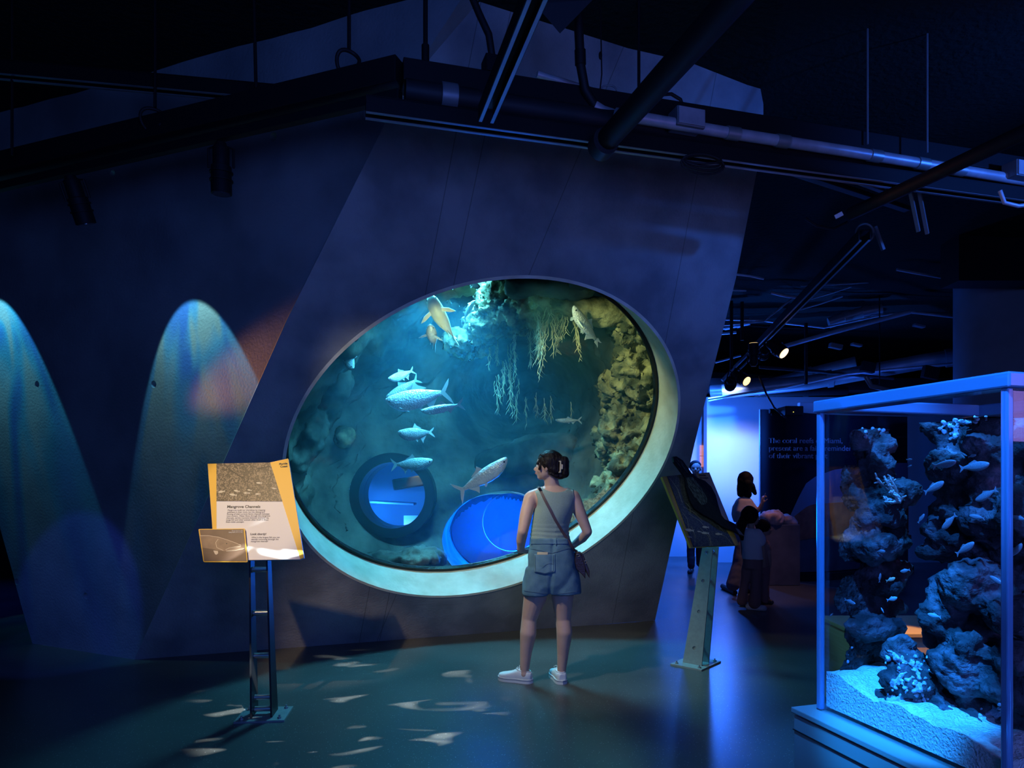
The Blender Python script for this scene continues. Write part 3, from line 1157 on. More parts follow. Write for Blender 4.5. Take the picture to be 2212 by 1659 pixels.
struct(g.obj('wall_blue_backdrop', M['blueroom']))
bb = at(1106, 1128, BLUEW.y + 0.35)
collar('trim_5', bb, 0.335, 0.335, 0.012, 0.05, M['conduit'])
disc('window_3', bb + V(0, 0.02, 0), 0.335, 0.335, M['pane'])

# hanging roots
M['root'] = mat('pale_root', (0.45, 0.44, 0.22), 0.8, col2=(0.58, 0.56, 0.32), nscale=12)
rnd = random.Random(3)
ROOTS = [((1160, 618), (1168, 768), 6.75, 16, 26, 'broad tangled root curtain hanging from the dark trunk, topmost of the roots'),
         ((1183, 640), (1164, 826), 6.75, 9, 16, 'longest olive root bundle, tapering to a point left of the pale slim fish'),
         ((1205, 672), (1196, 775), 6.8, 12, 20, 'bushy olive root bundle left of the pale slim fish'),
         ((1222, 655), (1216, 740), 6.8, 6, 10, 'short forked root bundle just left of the pale slim fish head'),
         ((1242, 690), (1252, 782), 6.8, 7, 10, 'narrow root bundle directly under the pale slim fish'),
         ((1156, 700), (1162, 778), 7.0, 6, 9, 'loose root strands inside the left edge of the olive root curtain'),
         ((1144, 700), (1147, 800), 7.1, 5, 6, 'thin blue-green root strand just left of the olive root curtain'),
         ((1111, 692), (1112, 838), 7.2, 5, 7, 'long thin root strand under the pitted overhang'),
         ((1096, 745), (1106, 905), 7.3, 7, 12, 'tallest blue root bundle of the group hanging over the dark cave'),
         ((1086, 780), (1088, 868), 7.3, 5, 7, 'blue root bundle ending at the middle of the cave mouth'),
         ((1072, 812), (1080, 898), 7.4, 5, 7, 'lowest blue root bundle at the left of the root group'),
         ((1075, 735), (1072, 792), 7.3, 5, 8, 'short blue root tuft at the left end of the overhang'),
         ((1057, 750), (1056, 802), 7.3, 3, 4, 'single thin root farthest left below the overhang'),
         ((1122, 818), (1121, 852), 7.4, 3, 4, 'smallest root tuft in the dark middle of the cave'),
         ((1115, 852), (1117, 914), 7.5, 3, 4, 'faint low root strand below the smallest tuft'),
         ((1136, 858), (1136, 922), 7.6, 3, 4, 'faint low root strand reaching farthest down in the cave'),
         ((1159, 848), (1160, 902), 7.6, 4, 5, 'faint root strand in the dark below the longest olive root bundle'),
         ((1176, 860), (1178, 912), 7.6, 3, 3, 'faint root strand third from the right at the cave floor'),
         ((1190, 855), (1191, 914), 7.6, 3, 3, 'faint root strand second from the right at the cave floor'),
         ((1233, 868), (1234, 905), 7.7, 1, 0, 'faint root strand nearest the rock face, far right')]
for (t_, b_, Y, ns, sp_, lab) in ROOTS:
    g = G()
    for k in range(ns):
        x0 = t_[0] + rnd.uniform(-sp_, sp_) * 0.8
        y0 = t_[1] + rnd.uniform(-4, (b_[1] - t_[1]) * 0.25)
        x1 = b_[0] + rnd.uniform(-sp_, sp_) * 0.45
        y1 = b_[1] - rnd.uniform(0, (b_[1] - t_[1]) * 0.45)
        if k == 0: x0, y0, x1, y1 = t_[0], t_[1], b_[0], b_[1]
        pts, rad = [], []
        dy = rnd.uniform(-0.10, 0.10)
        m_ = max(6, int((y1 - y0) / 7))
        for q in range(m_ + 1):
            u = q / m_
            wob = 3.2 * (mnoise.noise(V(k * 3.3 + Y * 7 + t_[0], u * 6, 0)) + 0.6 * mnoise.noise(V(k * 1.3, u * 17, t_[0])))
            pts.append(at(x0 + (x1 - x0) * u + wob * 1.6, y0 + (y1 - y0) * u, Y + dy))
            rad.append(0.0045 * (1.15 - 0.7 * u) * (0.7 if Y > 7.05 else 1.0))
        g.tube(pts, rad, 5)
        # small side rootlets
        for q in range(2, m_, 2):
            p = pts[q]
            e = p + V(rnd.uniform(-0.05, 0.05), rnd.uniform(-0.02, 0.02), -rnd.uniform(0.03, 0.08))
            g.tube([p, p.lerp(e, 0.5) + V(rnd.uniform(-.008, .008), 0, 0), e], [0.003, 0.0024, 0.001], 4)
    tag(g.obj('hanging_root', M['root'], smooth=True, recalc=False), lab, 'root', 'mangrove roots hanging in the tank')

# ------------------------------------------------------------------ back of the gallery on the right
M['backwall'] = mat('matt_gallery_wall', (0.55, 0.56, 0.60), 0.8, col2=(0.50, 0.51, 0.55), nscale=1.5)
M['darkwall'] = mat('dark_gallery_wall', (0.03, 0.032, 0.04), 0.8)
wx0 = at(1527, 1000, 11.8).x
g = G(); g.box(((wx0 + 9.8) / 2, 11.9, 1.43), (9.8 - wx0, 0.2, 2.86))
struct(g.obj('wall_blue', M['backwall']))
g = G(); g.box((0, 16.2, 2.4), (26, 0.2, 4.8))
struct(g.obj('wall_back', M['darkwall']))
g = G(); g.box((9.9, 7, 2.4), (0.2, 18, 4.8))
struct(g.obj('wall_right', M['darkwall']))
g = G(); g.box((-12.1, 7, 2.4), (0.2, 18, 4.8))
struct(g.obj('wall_far_left', M['darkwall']))
# tank water: thin cyan haze
m = bpy.data.materials.new('tank_water_haze')
m.use_nodes = True
m.node_tree.nodes.clear()
_o = m.node_tree.nodes.new('ShaderNodeOutputMaterial')
_s = m.node_tree.nodes.new('ShaderNodeVolumeScatter')
_s.inputs['Color'].default_value = (0.18, 0.72, 1.0, 1)
_s.inputs['Density'].default_value = 0.05
_s.inputs['Anisotropy'].default_value = 0.2
m.node_tree.links.new(_s.outputs[0], _o.inputs['Volume'])
g = G()
for (a, b) in ((0.95, 0.40), (4.40, 0.40), (4.40, 3.32), (0.95, 3.32)):
    g.v.append(tuple(hullw(a, b, 0.41)))
for i in range(4):
    p = Vector(g.v[i]); g.v.append((p.x, 9.6, p.z))
g.f = [(0, 1, 2, 3), (7, 6, 5, 4), (0, 4, 5, 1), (1, 5, 6, 2), (2, 6, 7, 3), (3, 7, 4, 0)]
tag(g.obj('tank_water', m), 'hazy blue-green water filling the tank behind the oval window', 'water', kind='stuff')

# ================================================================== fish in the big tank
def fish_scale_extra(nt, b, mp):
    v = nt.nodes.new('ShaderNodeTexVoronoi'); v.inputs['Scale'].default_value = 34
    mp.inputs['Scale'].default_value = (1.0, 0.3, 1.0)
    nt.links.new(mp.outputs[0], v.inputs['Vector'])
    bp = nt.nodes.new('ShaderNodeBump'); bp.inputs['Strength'].default_value = 0.5; bp.inputs['Distance'].default_value = 0.01
    nt.links.new(v.outputs['Distance'], bp.inputs['Height'])
    nt.links.new(bp.outputs[0], b.inputs['Normal'])


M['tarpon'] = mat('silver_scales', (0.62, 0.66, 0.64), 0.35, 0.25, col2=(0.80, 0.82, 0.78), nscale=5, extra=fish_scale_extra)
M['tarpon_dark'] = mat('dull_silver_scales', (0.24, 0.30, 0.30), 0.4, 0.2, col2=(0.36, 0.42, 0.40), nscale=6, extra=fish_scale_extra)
M['fishgold'] = mat('pale_gold_belly', (0.72, 0.62, 0.36), 0.45, 0.05, col2=(0.85, 0.80, 0.58), nscale=4)
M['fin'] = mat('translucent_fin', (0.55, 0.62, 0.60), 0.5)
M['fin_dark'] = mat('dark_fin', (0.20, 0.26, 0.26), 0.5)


def fish_body(g, deep=0.125, wide=0.07, upjaw=0.0, bend=0.0, seg=20):
    xs = [0.50, 0.485, 0.45, 0.40, 0.33, 0.22, 0.08, -0.06, -0.20, -0.30, -0.37, -0.41]
    hs = [0.10, 0.26, 0.46, 0.64, 0.82, 0.98, 1.0, 0.90, 0.64, 0.42, 0.30, 0.27]
    ws = [0.12, 0.34, 0.58, 0.78, 0.92, 1.0, 0.98, 0.84, 0.55, 0.32, 0.17, 0.08]
    cz = [0.20, 0.14, 0.08, 0.04, 0.0, -0.02, -0.03, -0.02, 0.02, 0.05, 0.05, 0.05]
    secs = []
    for x, h, w_, c in zip(xs, hs, ws, cz):
        y = bend * (0.4 - x) ** 2 if x < 0.4 else 0
        secs.append(((x, y, (c + upjaw * max(0, (x - 0.3) * 4)) * deep), w_ * wide, h * deep, (0, 1, 0), (0, 0, 1)))
    return g.loft(secs, seg)


def fin_plate(g, pts, y=0.0, t=0.006, bend=0.0, tilt=0.0):
    """thin solid fin: polygon in the x-z plane at side offset y; tilt leans it outwards"""
    n = len(pts)
    for sgn in (-1, 1):
        for (x, z) in pts:
            z0 = pts[0][1]
            yy = y + bend * (0.4 - x) ** 2 * (1 if x < 0.4 else 0) + sgn * t / 2 + tilt * abs(z - z0)
            g.v.append((x, yy, z))
    o = len(g.v) - 2 * n
    g.f += [tuple(o + i for i in range(n)), tuple(o + n + i for i in reversed(range(n)))]
    for i in range(n):
        j = (i + 1) % n
        g.f.append((o + i, o + n + i, o + n + j, o + j))


def make_fish(label, body_m, fin_m, deep=0.125, wide=0.07, bend=0.0, tailspan=0.17, pect=0.12, filament=True, upjaw=0.3, simple=False, stripe=False):
    root = thing('fish', label, 'fish', (0, 0, 0), 'fish swimming in the big tank')
    g = fish_body(G(), deep, wide, upjaw, bend)
    g.obj('body', body_m, root, smooth=True)
    g = G()
    ts = tailspan
    fin_plate(g, [(-0.385, 0.02 * 1), (-0.43, 0.055), (-0.52, ts * 0.75), (-0.575, ts), (-0.545, ts * 0.55), (-0.475, 0.012), (-0.545, -ts * 0.5), (-0.575, -ts * 0.95), (-0.52, -ts * 0.7), (-0.43, -0.045)], 0, 0.006, bend)
    g.obj('tail_fin', fin_m, root)
    g = G()
    d = deep
    dp = [(0.06, d * 0.9), (-0.02, d * 1.75), (-0.06, d * 1.5), (-0.10, d * 1.05), (-0.14, d * 0.7)]
    if filament:
        dp = [(0.06, d * 0.9), (-0.01, d * 1.65), (-0.06, d * 1.25), (-0.18, d * 0.86), (-0.185, d * 0.78), (-0.10, d * 0.78)]
    fin_plate(g, dp, 0, 0.006, bend)
    g.obj('dorsal_fin', fin_m, root)
    g = G()
    fin_plate(g, [(-0.14, -d * 0.72), (-0.21, -d * 1.55), (-0.235, -d * 1.1), (-0.33, -d * 0.32), (-0.25, -d * 0.4)], 0, 0.006, bend)
    g.obj('anal_fin', fin_m, root)
    for sg in (-1, 1):
        g = G()
        y0 = sg * wide * 0.8
        pf = [(0.30, y0, -d * 0.55), (0.265, y0 + sg * pect * 0.55, -d * 0.75), (0.18, y0 + sg * pect, -d * 1.0), (0.19, y0 + sg * pect * 0.6, -d * 0.95), (0.25, y0 * 0.9, -d * 0.75)]
        g.v = [(x, y, z + 0.003) for x, y, z in pf] + [(x, y, z - 0.003) for x, y, z in pf]
        n = len(pf)
        g.f = [tuple(range(n)), tuple(reversed(range(n, 2 * n)))] + [(i, (i + 1) % n, n + (i + 1) % n, n + i) for i in range(n)]
        g.obj('pectoral_fin', fin_m, root)
        g = G()
        fin_plate(g, [(0.02, -d * 0.85), (-0.05, -d * 1.30), (-0.065, -d * 1.05), (-0.04, -d * 0.85)], sg * wide * 0.3, 0.005, bend, 0.0)
        g.obj('pelvic_fin', fin_m, root)
        g = G()
        g.ball((0.435, sg * wide * 0.56, d * 0.20), 0.016, seg=10, rings=6)
        g.obj('eye', M['eye'], root, smooth=True)
    return root


def pose_fish(root, head, tail, Yh, Yt, up=(0, 0, 1), roll=0.0):
    """head and tail given as picture points with their depths"""
    a, b = at(*head, Yh), at(*tail, Yt)
    X = (a - b)
    L = X.length / 1.04
    X.normalize()
    U = Vector(up)
    Z = (U - X * U.dot(X)).normalized()
    Yx = Z.cross(X)
    Mx = Matrix((X, Yx, Z)).transposed().to_4x4()
    Mx = Mx @ Matrix.Rotation(roll, 4, 'X')
    c = (a + b) / 2 + X * 0.03 * L
    root.location = c
    root.rotation_euler = Mx.to_euler()
    root.scale = (L, L, L)
    return root


TN, TD = M['tarpon'], M['tarpon_dark']
FISH = [
    # label, mats, params, head, tail, Yh, Yt, up, roll
    ('large bright silver fish with forked tail in the middle of the oval window', TN, M['fin'], dict(deep=0.165, wide=0.075, tailspan=0.22), (836, 874), (972, 846), 6.75, 6.75, (0, 0, 1), 0.0),
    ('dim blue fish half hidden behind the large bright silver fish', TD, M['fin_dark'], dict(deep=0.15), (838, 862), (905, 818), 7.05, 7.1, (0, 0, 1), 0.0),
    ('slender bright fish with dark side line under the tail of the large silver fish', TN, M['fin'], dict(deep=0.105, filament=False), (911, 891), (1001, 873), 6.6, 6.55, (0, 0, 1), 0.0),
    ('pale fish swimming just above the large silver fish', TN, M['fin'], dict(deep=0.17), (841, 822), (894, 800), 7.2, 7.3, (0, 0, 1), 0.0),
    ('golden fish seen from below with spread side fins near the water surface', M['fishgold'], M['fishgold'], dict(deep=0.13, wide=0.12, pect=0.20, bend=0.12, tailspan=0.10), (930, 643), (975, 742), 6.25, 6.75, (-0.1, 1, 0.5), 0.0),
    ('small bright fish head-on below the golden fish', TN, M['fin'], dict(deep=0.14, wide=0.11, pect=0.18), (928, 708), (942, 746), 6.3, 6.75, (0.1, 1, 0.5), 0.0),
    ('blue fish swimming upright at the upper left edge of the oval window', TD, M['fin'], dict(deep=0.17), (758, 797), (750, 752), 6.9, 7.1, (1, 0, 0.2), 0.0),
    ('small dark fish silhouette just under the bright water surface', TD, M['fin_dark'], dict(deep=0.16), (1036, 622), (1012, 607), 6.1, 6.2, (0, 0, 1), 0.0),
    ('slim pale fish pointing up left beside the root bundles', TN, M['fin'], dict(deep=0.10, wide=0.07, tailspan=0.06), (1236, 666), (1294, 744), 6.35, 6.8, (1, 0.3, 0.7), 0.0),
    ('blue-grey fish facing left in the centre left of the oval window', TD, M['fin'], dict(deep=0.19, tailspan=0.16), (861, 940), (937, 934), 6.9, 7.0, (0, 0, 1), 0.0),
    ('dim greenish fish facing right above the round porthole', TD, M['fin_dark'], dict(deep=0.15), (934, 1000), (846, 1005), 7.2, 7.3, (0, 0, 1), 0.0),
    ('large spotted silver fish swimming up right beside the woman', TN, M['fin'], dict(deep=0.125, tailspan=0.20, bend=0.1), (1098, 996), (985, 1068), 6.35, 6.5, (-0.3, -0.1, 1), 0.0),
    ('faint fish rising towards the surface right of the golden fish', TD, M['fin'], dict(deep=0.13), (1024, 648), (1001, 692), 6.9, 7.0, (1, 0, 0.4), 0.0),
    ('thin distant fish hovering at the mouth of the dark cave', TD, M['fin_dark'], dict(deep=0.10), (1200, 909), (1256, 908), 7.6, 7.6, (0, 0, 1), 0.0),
]
for (lab, bm_, fm_, kw, h_, t_, yh, yt, up, rl) in FISH:
    pose_fish(make_fish(lab, bm_, fm_, **kw), h_, t_, yh, yt, up, rl)

# ================================================================== information panel on the left
def frame_plane(P, U, W, N):
    Mx = Matrix((U, W, N)).transposed().to_4x4()
    Mx.translation = P
    return Mx


# board plane: foot of the board at depth 4.02, leaning back
LS_P = at(560, 1208, 4.02)
_t = R(24)
_u = V(math.cos(R(4)), math.sin(R(4)), 0)
_w = V(0, math.sin(_t), math.cos(_t))
_w = (_w - _u * _w.dot(_u)).normalized()
_n = _u.cross(_w)            # faces the viewer (towards -Y and up)
LSM = frame_plane(LS_P, _u, _w, _n)


def plane2(Mx, px, py, lift=0.0):
    N = Mx.to_3x3() @ V(0, 0, 1)
    P = Mx.translation + N * lift
    q = on_plane(px, py, P, N)
    l = Mx.inverted() @ q
    return (l.x, l.y)


lsp = lambda x, y: plane2(LSM, 420 + x / 6.38, 970 + y / 6.38)
sign = thing('information_panel', 'yellow and white Mangrove Channels panel on a dark ladder-like steel stand', 'sign', on_floor(570, 1545))
board = [lsp(*p) for p in ((182, 203), (1040, 185), (1275, 133), (1288, 131), (1297, 142), (1512, 1500), (1460, 1520), (280, 1535))]
b_ = sheet('board', board, [], LSM @ Matrix.Translation((0, 0, -0.008)), 0.016, M['white'], sign)
b_['label'] = 'white printed board'


def decal(name, pts, m, parent, Mx, z=0.0006, t=0.0012, label=None):
    g = G()
    poly = pts
    N = (Mx.to_3x3() @ V(0, 0, 1))
    g.prism(poly, Mx.translation, Mx.to_3x3() @ V(1, 0, 0), Mx.to_3x3() @ V(0, 1, 0), N, z + t, z - 0.002)
    o = g.obj(name, m, parent)
    if label: o['label'] = label
    return o


decal('side_stripe', [lsp(*p) for p in ((184, 205), (305, 202), (305, 1530), (282, 1532))], M['yellow'], sign, LSM, label='yellow left edge strip')
decal('side_fin', [lsp(*p) for p in ((1045, 187), (1275, 135), (1287, 133), (1295, 143), (1510, 1498), (1460, 1518))], M['yellow'], sign, LSM, label='yellow right wedge')
def photo_extra(nt, b, mp):
    w1 = nt.nodes.new('ShaderNodeTexWave'); w1.inputs['Scale'].default_value = 2.0; w1.inputs['Distortion'].default_value = 26; w1.inputs['Detail'].default_value = 8; w1.inputs['Detail Scale'].default_value = 3.6; w1.inputs['Detail Roughness'].default_value = 0.7
    nt.links.new(mp.outputs[0], w1.inputs['Vector'])
    cr = nt.nodes.new('ShaderNodeValToRGB')
    e = cr.color_ramp.elements
    e[0].position = 0.0; e[0].color = (0.030, 0.018, 0.011, 1)
    e[1].position = 1.0; e[1].color = (0.38, 0.30, 0.20, 1)
    k = e.new(0.80); k.color = (0.085, 0.052, 0.030, 1)
    nt.links.new(w1.outputs['Fac'], cr.inputs[0])
    nt.links.new(cr.outputs[0], b.inputs['Base Color'])


M['photo'] = mat('brown_underwater_photo_print', (0.10, 0.07, 0.05), 0.45, stretch=(2.5, 2.5, 2.5), extra=photo_extra)
M['photofish'] = mat('pale_printed_fish', (0.62, 0.58, 0.44), 0.5)
M['branch'] = mat('printed_branch', (0.02, 0.014, 0.01), 0.5)
ph = decal('photo_print', [lsp(*p) for p in ((305, 202), (1045, 187), (1213, 723), (305, 718))], M['photo'], sign, LSM, z=0.0012, label='brown underwater mangrove photograph')


def flat_fish(g, x, y, L, Mx, ang=0.0, conv=lsp, z=0.003, flip=1):
    pts = [(-.5, 0), (-.3, .12), (0, .15), (.28, .05), (.5, .15), (.42, 0), (.5, -.15), (.28, -.05), (0, -.15), (-.3, -.11)]
    P = []
    for (a, b) in pts:
        a *= flip
        xx = x + L * (a * math.cos(ang) - b * math.sin(ang))
        yy = y + L * (a * math.sin(ang) + b * math.cos(ang))
        P.append(conv(xx, yy))
    N = (Mx.to_3x3() @ V(0, 0, 1))
    g.prism(P, Mx.translation, Mx.to_3x3() @ V(1, 0, 0), Mx.to_3x3() @ V(0, 1, 0), N, z, z - 0.001)


g = G()
for (x, y, L, a) in ((375, 590, 105, -0.15), (585, 580, 90, 0.2), (535, 632, 110, 0.15), (725, 608, 100, 0.05), (760, 568, 70, 0.2), (875, 622, 80, 0.0), (895, 470, 90, 0.05), (1100, 545, 70, 0.2)):
    flat_fish(g, x, y, L, LSM, a)
o = g.obj('printed_fish', M['photofish'], sign); o['label'] = 'pale small fish printed in the photograph'
g = G()
LN3 = LSM.to_3x3() @ V(0, 0, 1)


def stroke(g, pts, w_, conv, Mx, z=0.003):
    Nn = Mx.to_3x3() @ V(0, 0, 1)
    for (p, q) in zip(pts[:-1], pts[1:]):
        d = V(q[0] - p[0], q[1] - p[1], 0)
        nrm = V(-d.y, d.x, 0).normalized() * w_ / 2
        P = [conv(p[0] + nrm.x, p[1] + nrm.y), conv(q[0] + nrm.x, q[1] + nrm.y), conv(q[0] - nrm.x, q[1] - nrm.y), conv(p[0] - nrm.x, p[1] - nrm.y)]
        g.prism(P, Mx.translation, Mx.to_3x3() @ V(1, 0, 0), Mx.to_3x3() @ V(0, 1, 0), Nn, z, z - 0.001)


stroke(g, [(410, 202), (480, 280), (560, 335), (640, 380), (700, 420)], 12, lsp, LSM)
stroke(g, [(530, 200), (590, 260), (600, 290)], 7, lsp, LSM)
stroke(g, [(755, 196), (785, 250), (830, 290)], 9, lsp, LSM)
stroke(g, [(745, 330), (735, 480), (720, 716)], 7, lsp, LSM)
stroke(g, [(640, 200), (700, 232), (790, 215)], 5, lsp, LSM)
stroke(g, [(870, 270), (960, 255), (1035, 240)], 12, lsp, LSM)
g.obj('printed_branch', M['branch'], sign)


def tm(Mx, px, py, conv_px, z=0.0008, ang=0.0, lift=0.0):
    a = conv_px(px, py)
    return Mx @ Matrix.Translation((a[0], a[1], z + lift)) @ Matrix.Rotation(ang, 4, 'Z')


s_ = (lsp(1000, 700)[0] - lsp(500, 700)[0]) / 500     # metres per zoomed pixel
text('heading_text', 'Mangrove Channels', tm(LSM, 448, 812, lsp, ang=0.0), 56 * s_, M['greyink'], sign, bold=0.0006, xs=1.02)
text('paragraph_text', 'Mangroves build our shorelines by trapping\nsediment in their roots, but the ebbing and\nflowing of tidal currents forms channels between\nroot clusters. Water flows through the mangrove\nchannels, carries nutrients between land and sea.\nLarge fish and other animals often dwell in these\ndeep-water passages.', tm(LSM, 455, 852, lsp), 30 * s_, M['greyink'], sign, line=0.97, xs=0.98)
text('subheading_text', 'Look closely!', tm(LSM, 770, 1185, lsp), 40 * s_, M['greyink'], sign, bold=0.0005)
text('question_text', 'What is the largest fish you can\nidentify swimming through the\nmangrove channel?', tm(LSM, 785, 1228, lsp), 30 * s_, M['greyink'], sign, line=0.97)
text('region_text', 'Florida\nCoast', tm(LSM, 1283, 212, lsp, ang=R(6), lift=0.002), 42 * s_, M['ink'], sign, align='RIGHT', line=1.0, bold=0.0006)
# small inset card in front
CM = LSM @ Matrix.Translation((0, 0, 0.022))
csp = lambda x, y: plane2(CM, 420 + x / 6.38, 970 + y / 6.38)
card = [csp(*p) for p in ((62, 1101), (685, 1094), (694, 1102), (731, 1545), (722, 1558), (133, 1557), (122, 1548), (55, 1110))]
c_ = sheet('inset_card', card, [], CM @ Matrix.Translation((0, 0, -0.006)), 0.010, M['yellow'], sign)
c_['label'] = 'small yellow-edged card with a fish head photograph'
M['photo2'] = mat('brown_fish_photo_print', (0.10, 0.05, 0.03), 0.45, col2=(0.15, 0.08, 0.05), nscale=9)
M['fishprint'] = mat('printed_fish_grey', (0.28, 0.18, 0.11), 0.45, col2=(0.19, 0.115, 0.07), nscale=20)
M['fishprintlight'] = mat('printed_fish_highlight', (0.66, 0.55, 0.40), 0.45)


def cdecal(name, pts, m, z):
    g = G()
    g.prism([csp(*p) for p in pts], CM.translation, CM.to_3x3() @ V(1, 0, 0), CM.to_3x3() @ V(0, 1, 0), CM.to_3x3() @ V(0, 0, 1), z, z - 0.0012)
    o = g.obj(name, m, c_)
    return o


cdecal('card_photo', [(72, 1112), (678, 1105), (720, 1545), (134, 1543)], M['photo2'], 0.0008)
cdecal('printed_fish', [(78, 1195), (200, 1195), (330, 1215), (460, 1255), (560, 1292), (640, 1325), (655, 1332), (640, 1345), (690, 1368), (665, 1392), (560, 1405), (440, 1412), (330, 1400), (240, 1380), (110, 1362)], M['fishprint'], 0.0016)
g = G()
for pts in ([(78, 1195), (200, 1195), (330, 1215), (460, 1255), (560, 1292), (640, 1325)], [(640, 1345), (560, 1352), (480, 1365), (430, 1390)], [(690, 1370), (560, 1400), (440, 1408)], [(330, 1240), (295, 1290), (310, 1360), (400, 1400)]):
    stroke(g, pts, 6, csp, CM, z=0.0022)
g.obj('printed_outline', M['fishprintlight'], c_)
cdecal('printed_fin', [(262, 1400), (325, 1405), (328, 1440), (305, 1460), (285, 1450)], M['fishprintlight'], 0.0020)
cdecal('printed_eye', [(438, 1300), (448, 1297), (456, 1303), (450, 1312), (440, 1311)], M['ink'], 0.0026)
text('caption_text', 'Great barracuda\nSphyraena barracuda', CM @ Matrix.Translation((*csp(665, 1133), 0.001)), 22 * s_, M['white'], c_, align='RIGHT', line=1.0)

# ladder stand with two tapered side plates
def ladder_stand(parent, base_c, yaw, top_c, wtop, wbot, dep_top, dep_bot, gap, rung_z, mside, mrung, plate, holes=False, thick=0.010, rung_r=0.018, bolts=True, plate_m=None):
    cy, sy = math.cos(yaw), math.sin(yaw)
    U = V(cy, sy, 0); W = V(-sy, cy, 0)      # U across the panel, W away from the reader
    for s in (-1, 1):
        top = Vector(top_c) + U * s * gap / 2
        bot = Vector(base_c) + U * s * (gap / 2 + wbot)
        L = (top - bot).length
        ax = (top - bot).normalized()
        outl = [(-dep_bot / 2, 0), (dep_bot / 2, 0), (dep_top / 2, L), (-dep_top / 2, L)]
        hs = []
        if holes:
            for rz in rung_z:
                hs.append([(0.014 * math.cos(k * PI / 8), rz * L + 0.014 * math.sin(k * PI / 8)) for k in range(16)])
        Nn = W.cross(ax).normalized()
        Mx = frame_plane(bot, W, ax, Nn)
        sheet('side_plate', outl, hs, Mx, thick, mside, parent)
    for rz in rung_z:
        c = Vector(base_c).lerp(Vector(top_c), rz)
        hw = gap / 2 + wbot * (1 - rz) - thick / 2
        g = G()
        g.tube([c - U * hw, c + U * hw], rung_r, 16)
        o = g.obj('rung', mrung, parent, smooth=True, angle=40)
    Mx = frame_plane(Vector(base_c) + V(0, 0, 0), U, W, V(0, 0, 1))
    p = plate
    bp = sheet('base_plate', [(-p[0], -p[1]), (p[0], -p[1]), (p[0], p[1]), (-p[0], p[1])], [], Mx @ Matrix.Translation((0, 0, 0.006)), 0.012, plate_m or mside, parent)
    if bolts:
        for sx in (-1, 1):
            for sy_ in (-1, 1):
                c = Vector(base_c) + U * sx * (p[0] - 0.035) + W * sy_ * (p[1] - 0.035)
                g = G()
                g.tube([c + V(0, 0, 0.012), c + V(0, 0, 0.022)], 0.013, 6)
                g.tube([c + V(0, 0, 0.018), c + V(0, 0, 0.034)], 0.006, 8)
                g.obj('bolt', M['steel'], bp)


lb = on_floor(571, 1546)
ladder_stand(sign, lb, R(6), at(562, 1206, 4.12), 0, 0.010, 0.085, 0.15, 0.098, [0.045, 0.12, 0.385, 0.655, 0.93], M['darksteel'], M['rung'], (0.145, 0.125), rung_r=0.017, plate_m=M['steel'])
g = G(); g.box(at(562, 1150, 4.22), (0.22, 0.02, 0.16), LSM.to_3x3() @ Matrix.Rotation(R(90), 3, 'X'))
g.obj('bracket', M['darksteel'], sign)

# ================================================================== bird panel on the right
RS_P = at(1545, 1182, 5.20)
yaw = R(52)
_t = R(27)
_u = V(math.cos(yaw), math.sin(yaw), 0)
_nh = V(math.sin(yaw), -math.cos(yaw), 0)
_w = (-_nh * math.sin(_t) + V(0, 0, 1) * math.cos(_t)).normalized()
_n = _u.cross(_w)
RSM = frame_plane(RS_P, _u, _w, _n)
z8 = lambda x, y: (1400 + x / 2.592, 840 + y / 2.592)
rsp = lambda x, y: plane2(RSM, *z8(x, y))
rsign = thing('bird_panel', 'yellow-edged panel with a cut-out dark water bird on a green steel post', 'sign', on_floor(1508, 1440))
bd = [rsp(*p) for p in ((78, 492), (343, 467), (510, 875), (240, 888))]
o = sheet('board', bd, [], RSM @ Matrix.Translation((0, 0, -0.008)), 0.016, M['yellowdark'], rsign)
o['label'] = 'ochre yellow printed board'


def rdecal(name, pts, m, z=0.0012, t=0.001, label=None):
    g = G()
    g.prism([rsp(*p) for p in pts], RSM.translation, RSM.to_3x3() @ V(1, 0, 0), RSM.to_3x3() @ V(0, 1, 0), RSM.to_3x3() @ V(0, 0, 1), z + t, z - 0.001)
    o = g.obj(name, m, rsign)
    if label: o['label'] = label
    return o


def photo3_extra(nt, b, mp):
    photo_extra(nt, b, mp)
    cr = [n for n in nt.nodes if n.type == 'VALTORGB'][-1]
    cr.color_ramp.elements[0].color = (0.010, 0.012, 0.010, 1)
    cr.color_ramp.elements[1].color = (0.035, 0.038, 0.028, 1)
    cr.color_ramp.elements[2].color = (0.22, 0.22, 0.15, 1)


M['photo3'] = mat('dark_mangrove_photo_print', (0.03, 0.03, 0.03), 0.5, stretch=(3, 3, 3), extra=photo3_extra)
M['bird'] = mat('black_plumage_print', (0.008, 0.010, 0.009), 0.75, spec=0.15, col2=(0.016, 0.022, 0.018), nscale=20)
M['feather'] = mat('silver_feather_print', (0.13, 0.17, 0.14), 0.7, spec=0.2, col2=(0.012, 0.014, 0.013), nscale=28, lo=0.40, hi=0.56, stretch=(1, 3, 1))
M['beak'] = mat('ochre_beak_print', (0.36, 0.28, 0.08), 0.45)
rdecal('photo_print', [(104, 489), (262, 474), (485, 876), (252, 886)], M['photo3'], label='dark mangrove root photograph')
bird = [(130, 385), (150, 383), (185, 405), (235, 478), (262, 500), (310, 520), (345, 552), (370, 600), (385, 660), (402, 712), (420, 735), (455, 748), (480, 762), (498, 790), (528, 828), (500, 818), (470, 800), (440, 790), (405, 775), (385, 760), (350, 735), (300, 710), (250, 675), (225, 630), (205, 560), (198, 500), (165, 455), (135, 415)]
g = G(); g.prism([rsp(*p) for p in bird], RSM.translation, RSM.to_3x3() @ V(1, 0, 0), RSM.to_3x3() @ V(0, 1, 0), RSM.to_3x3() @ V(0, 0, 1), 0.016, 0.004)
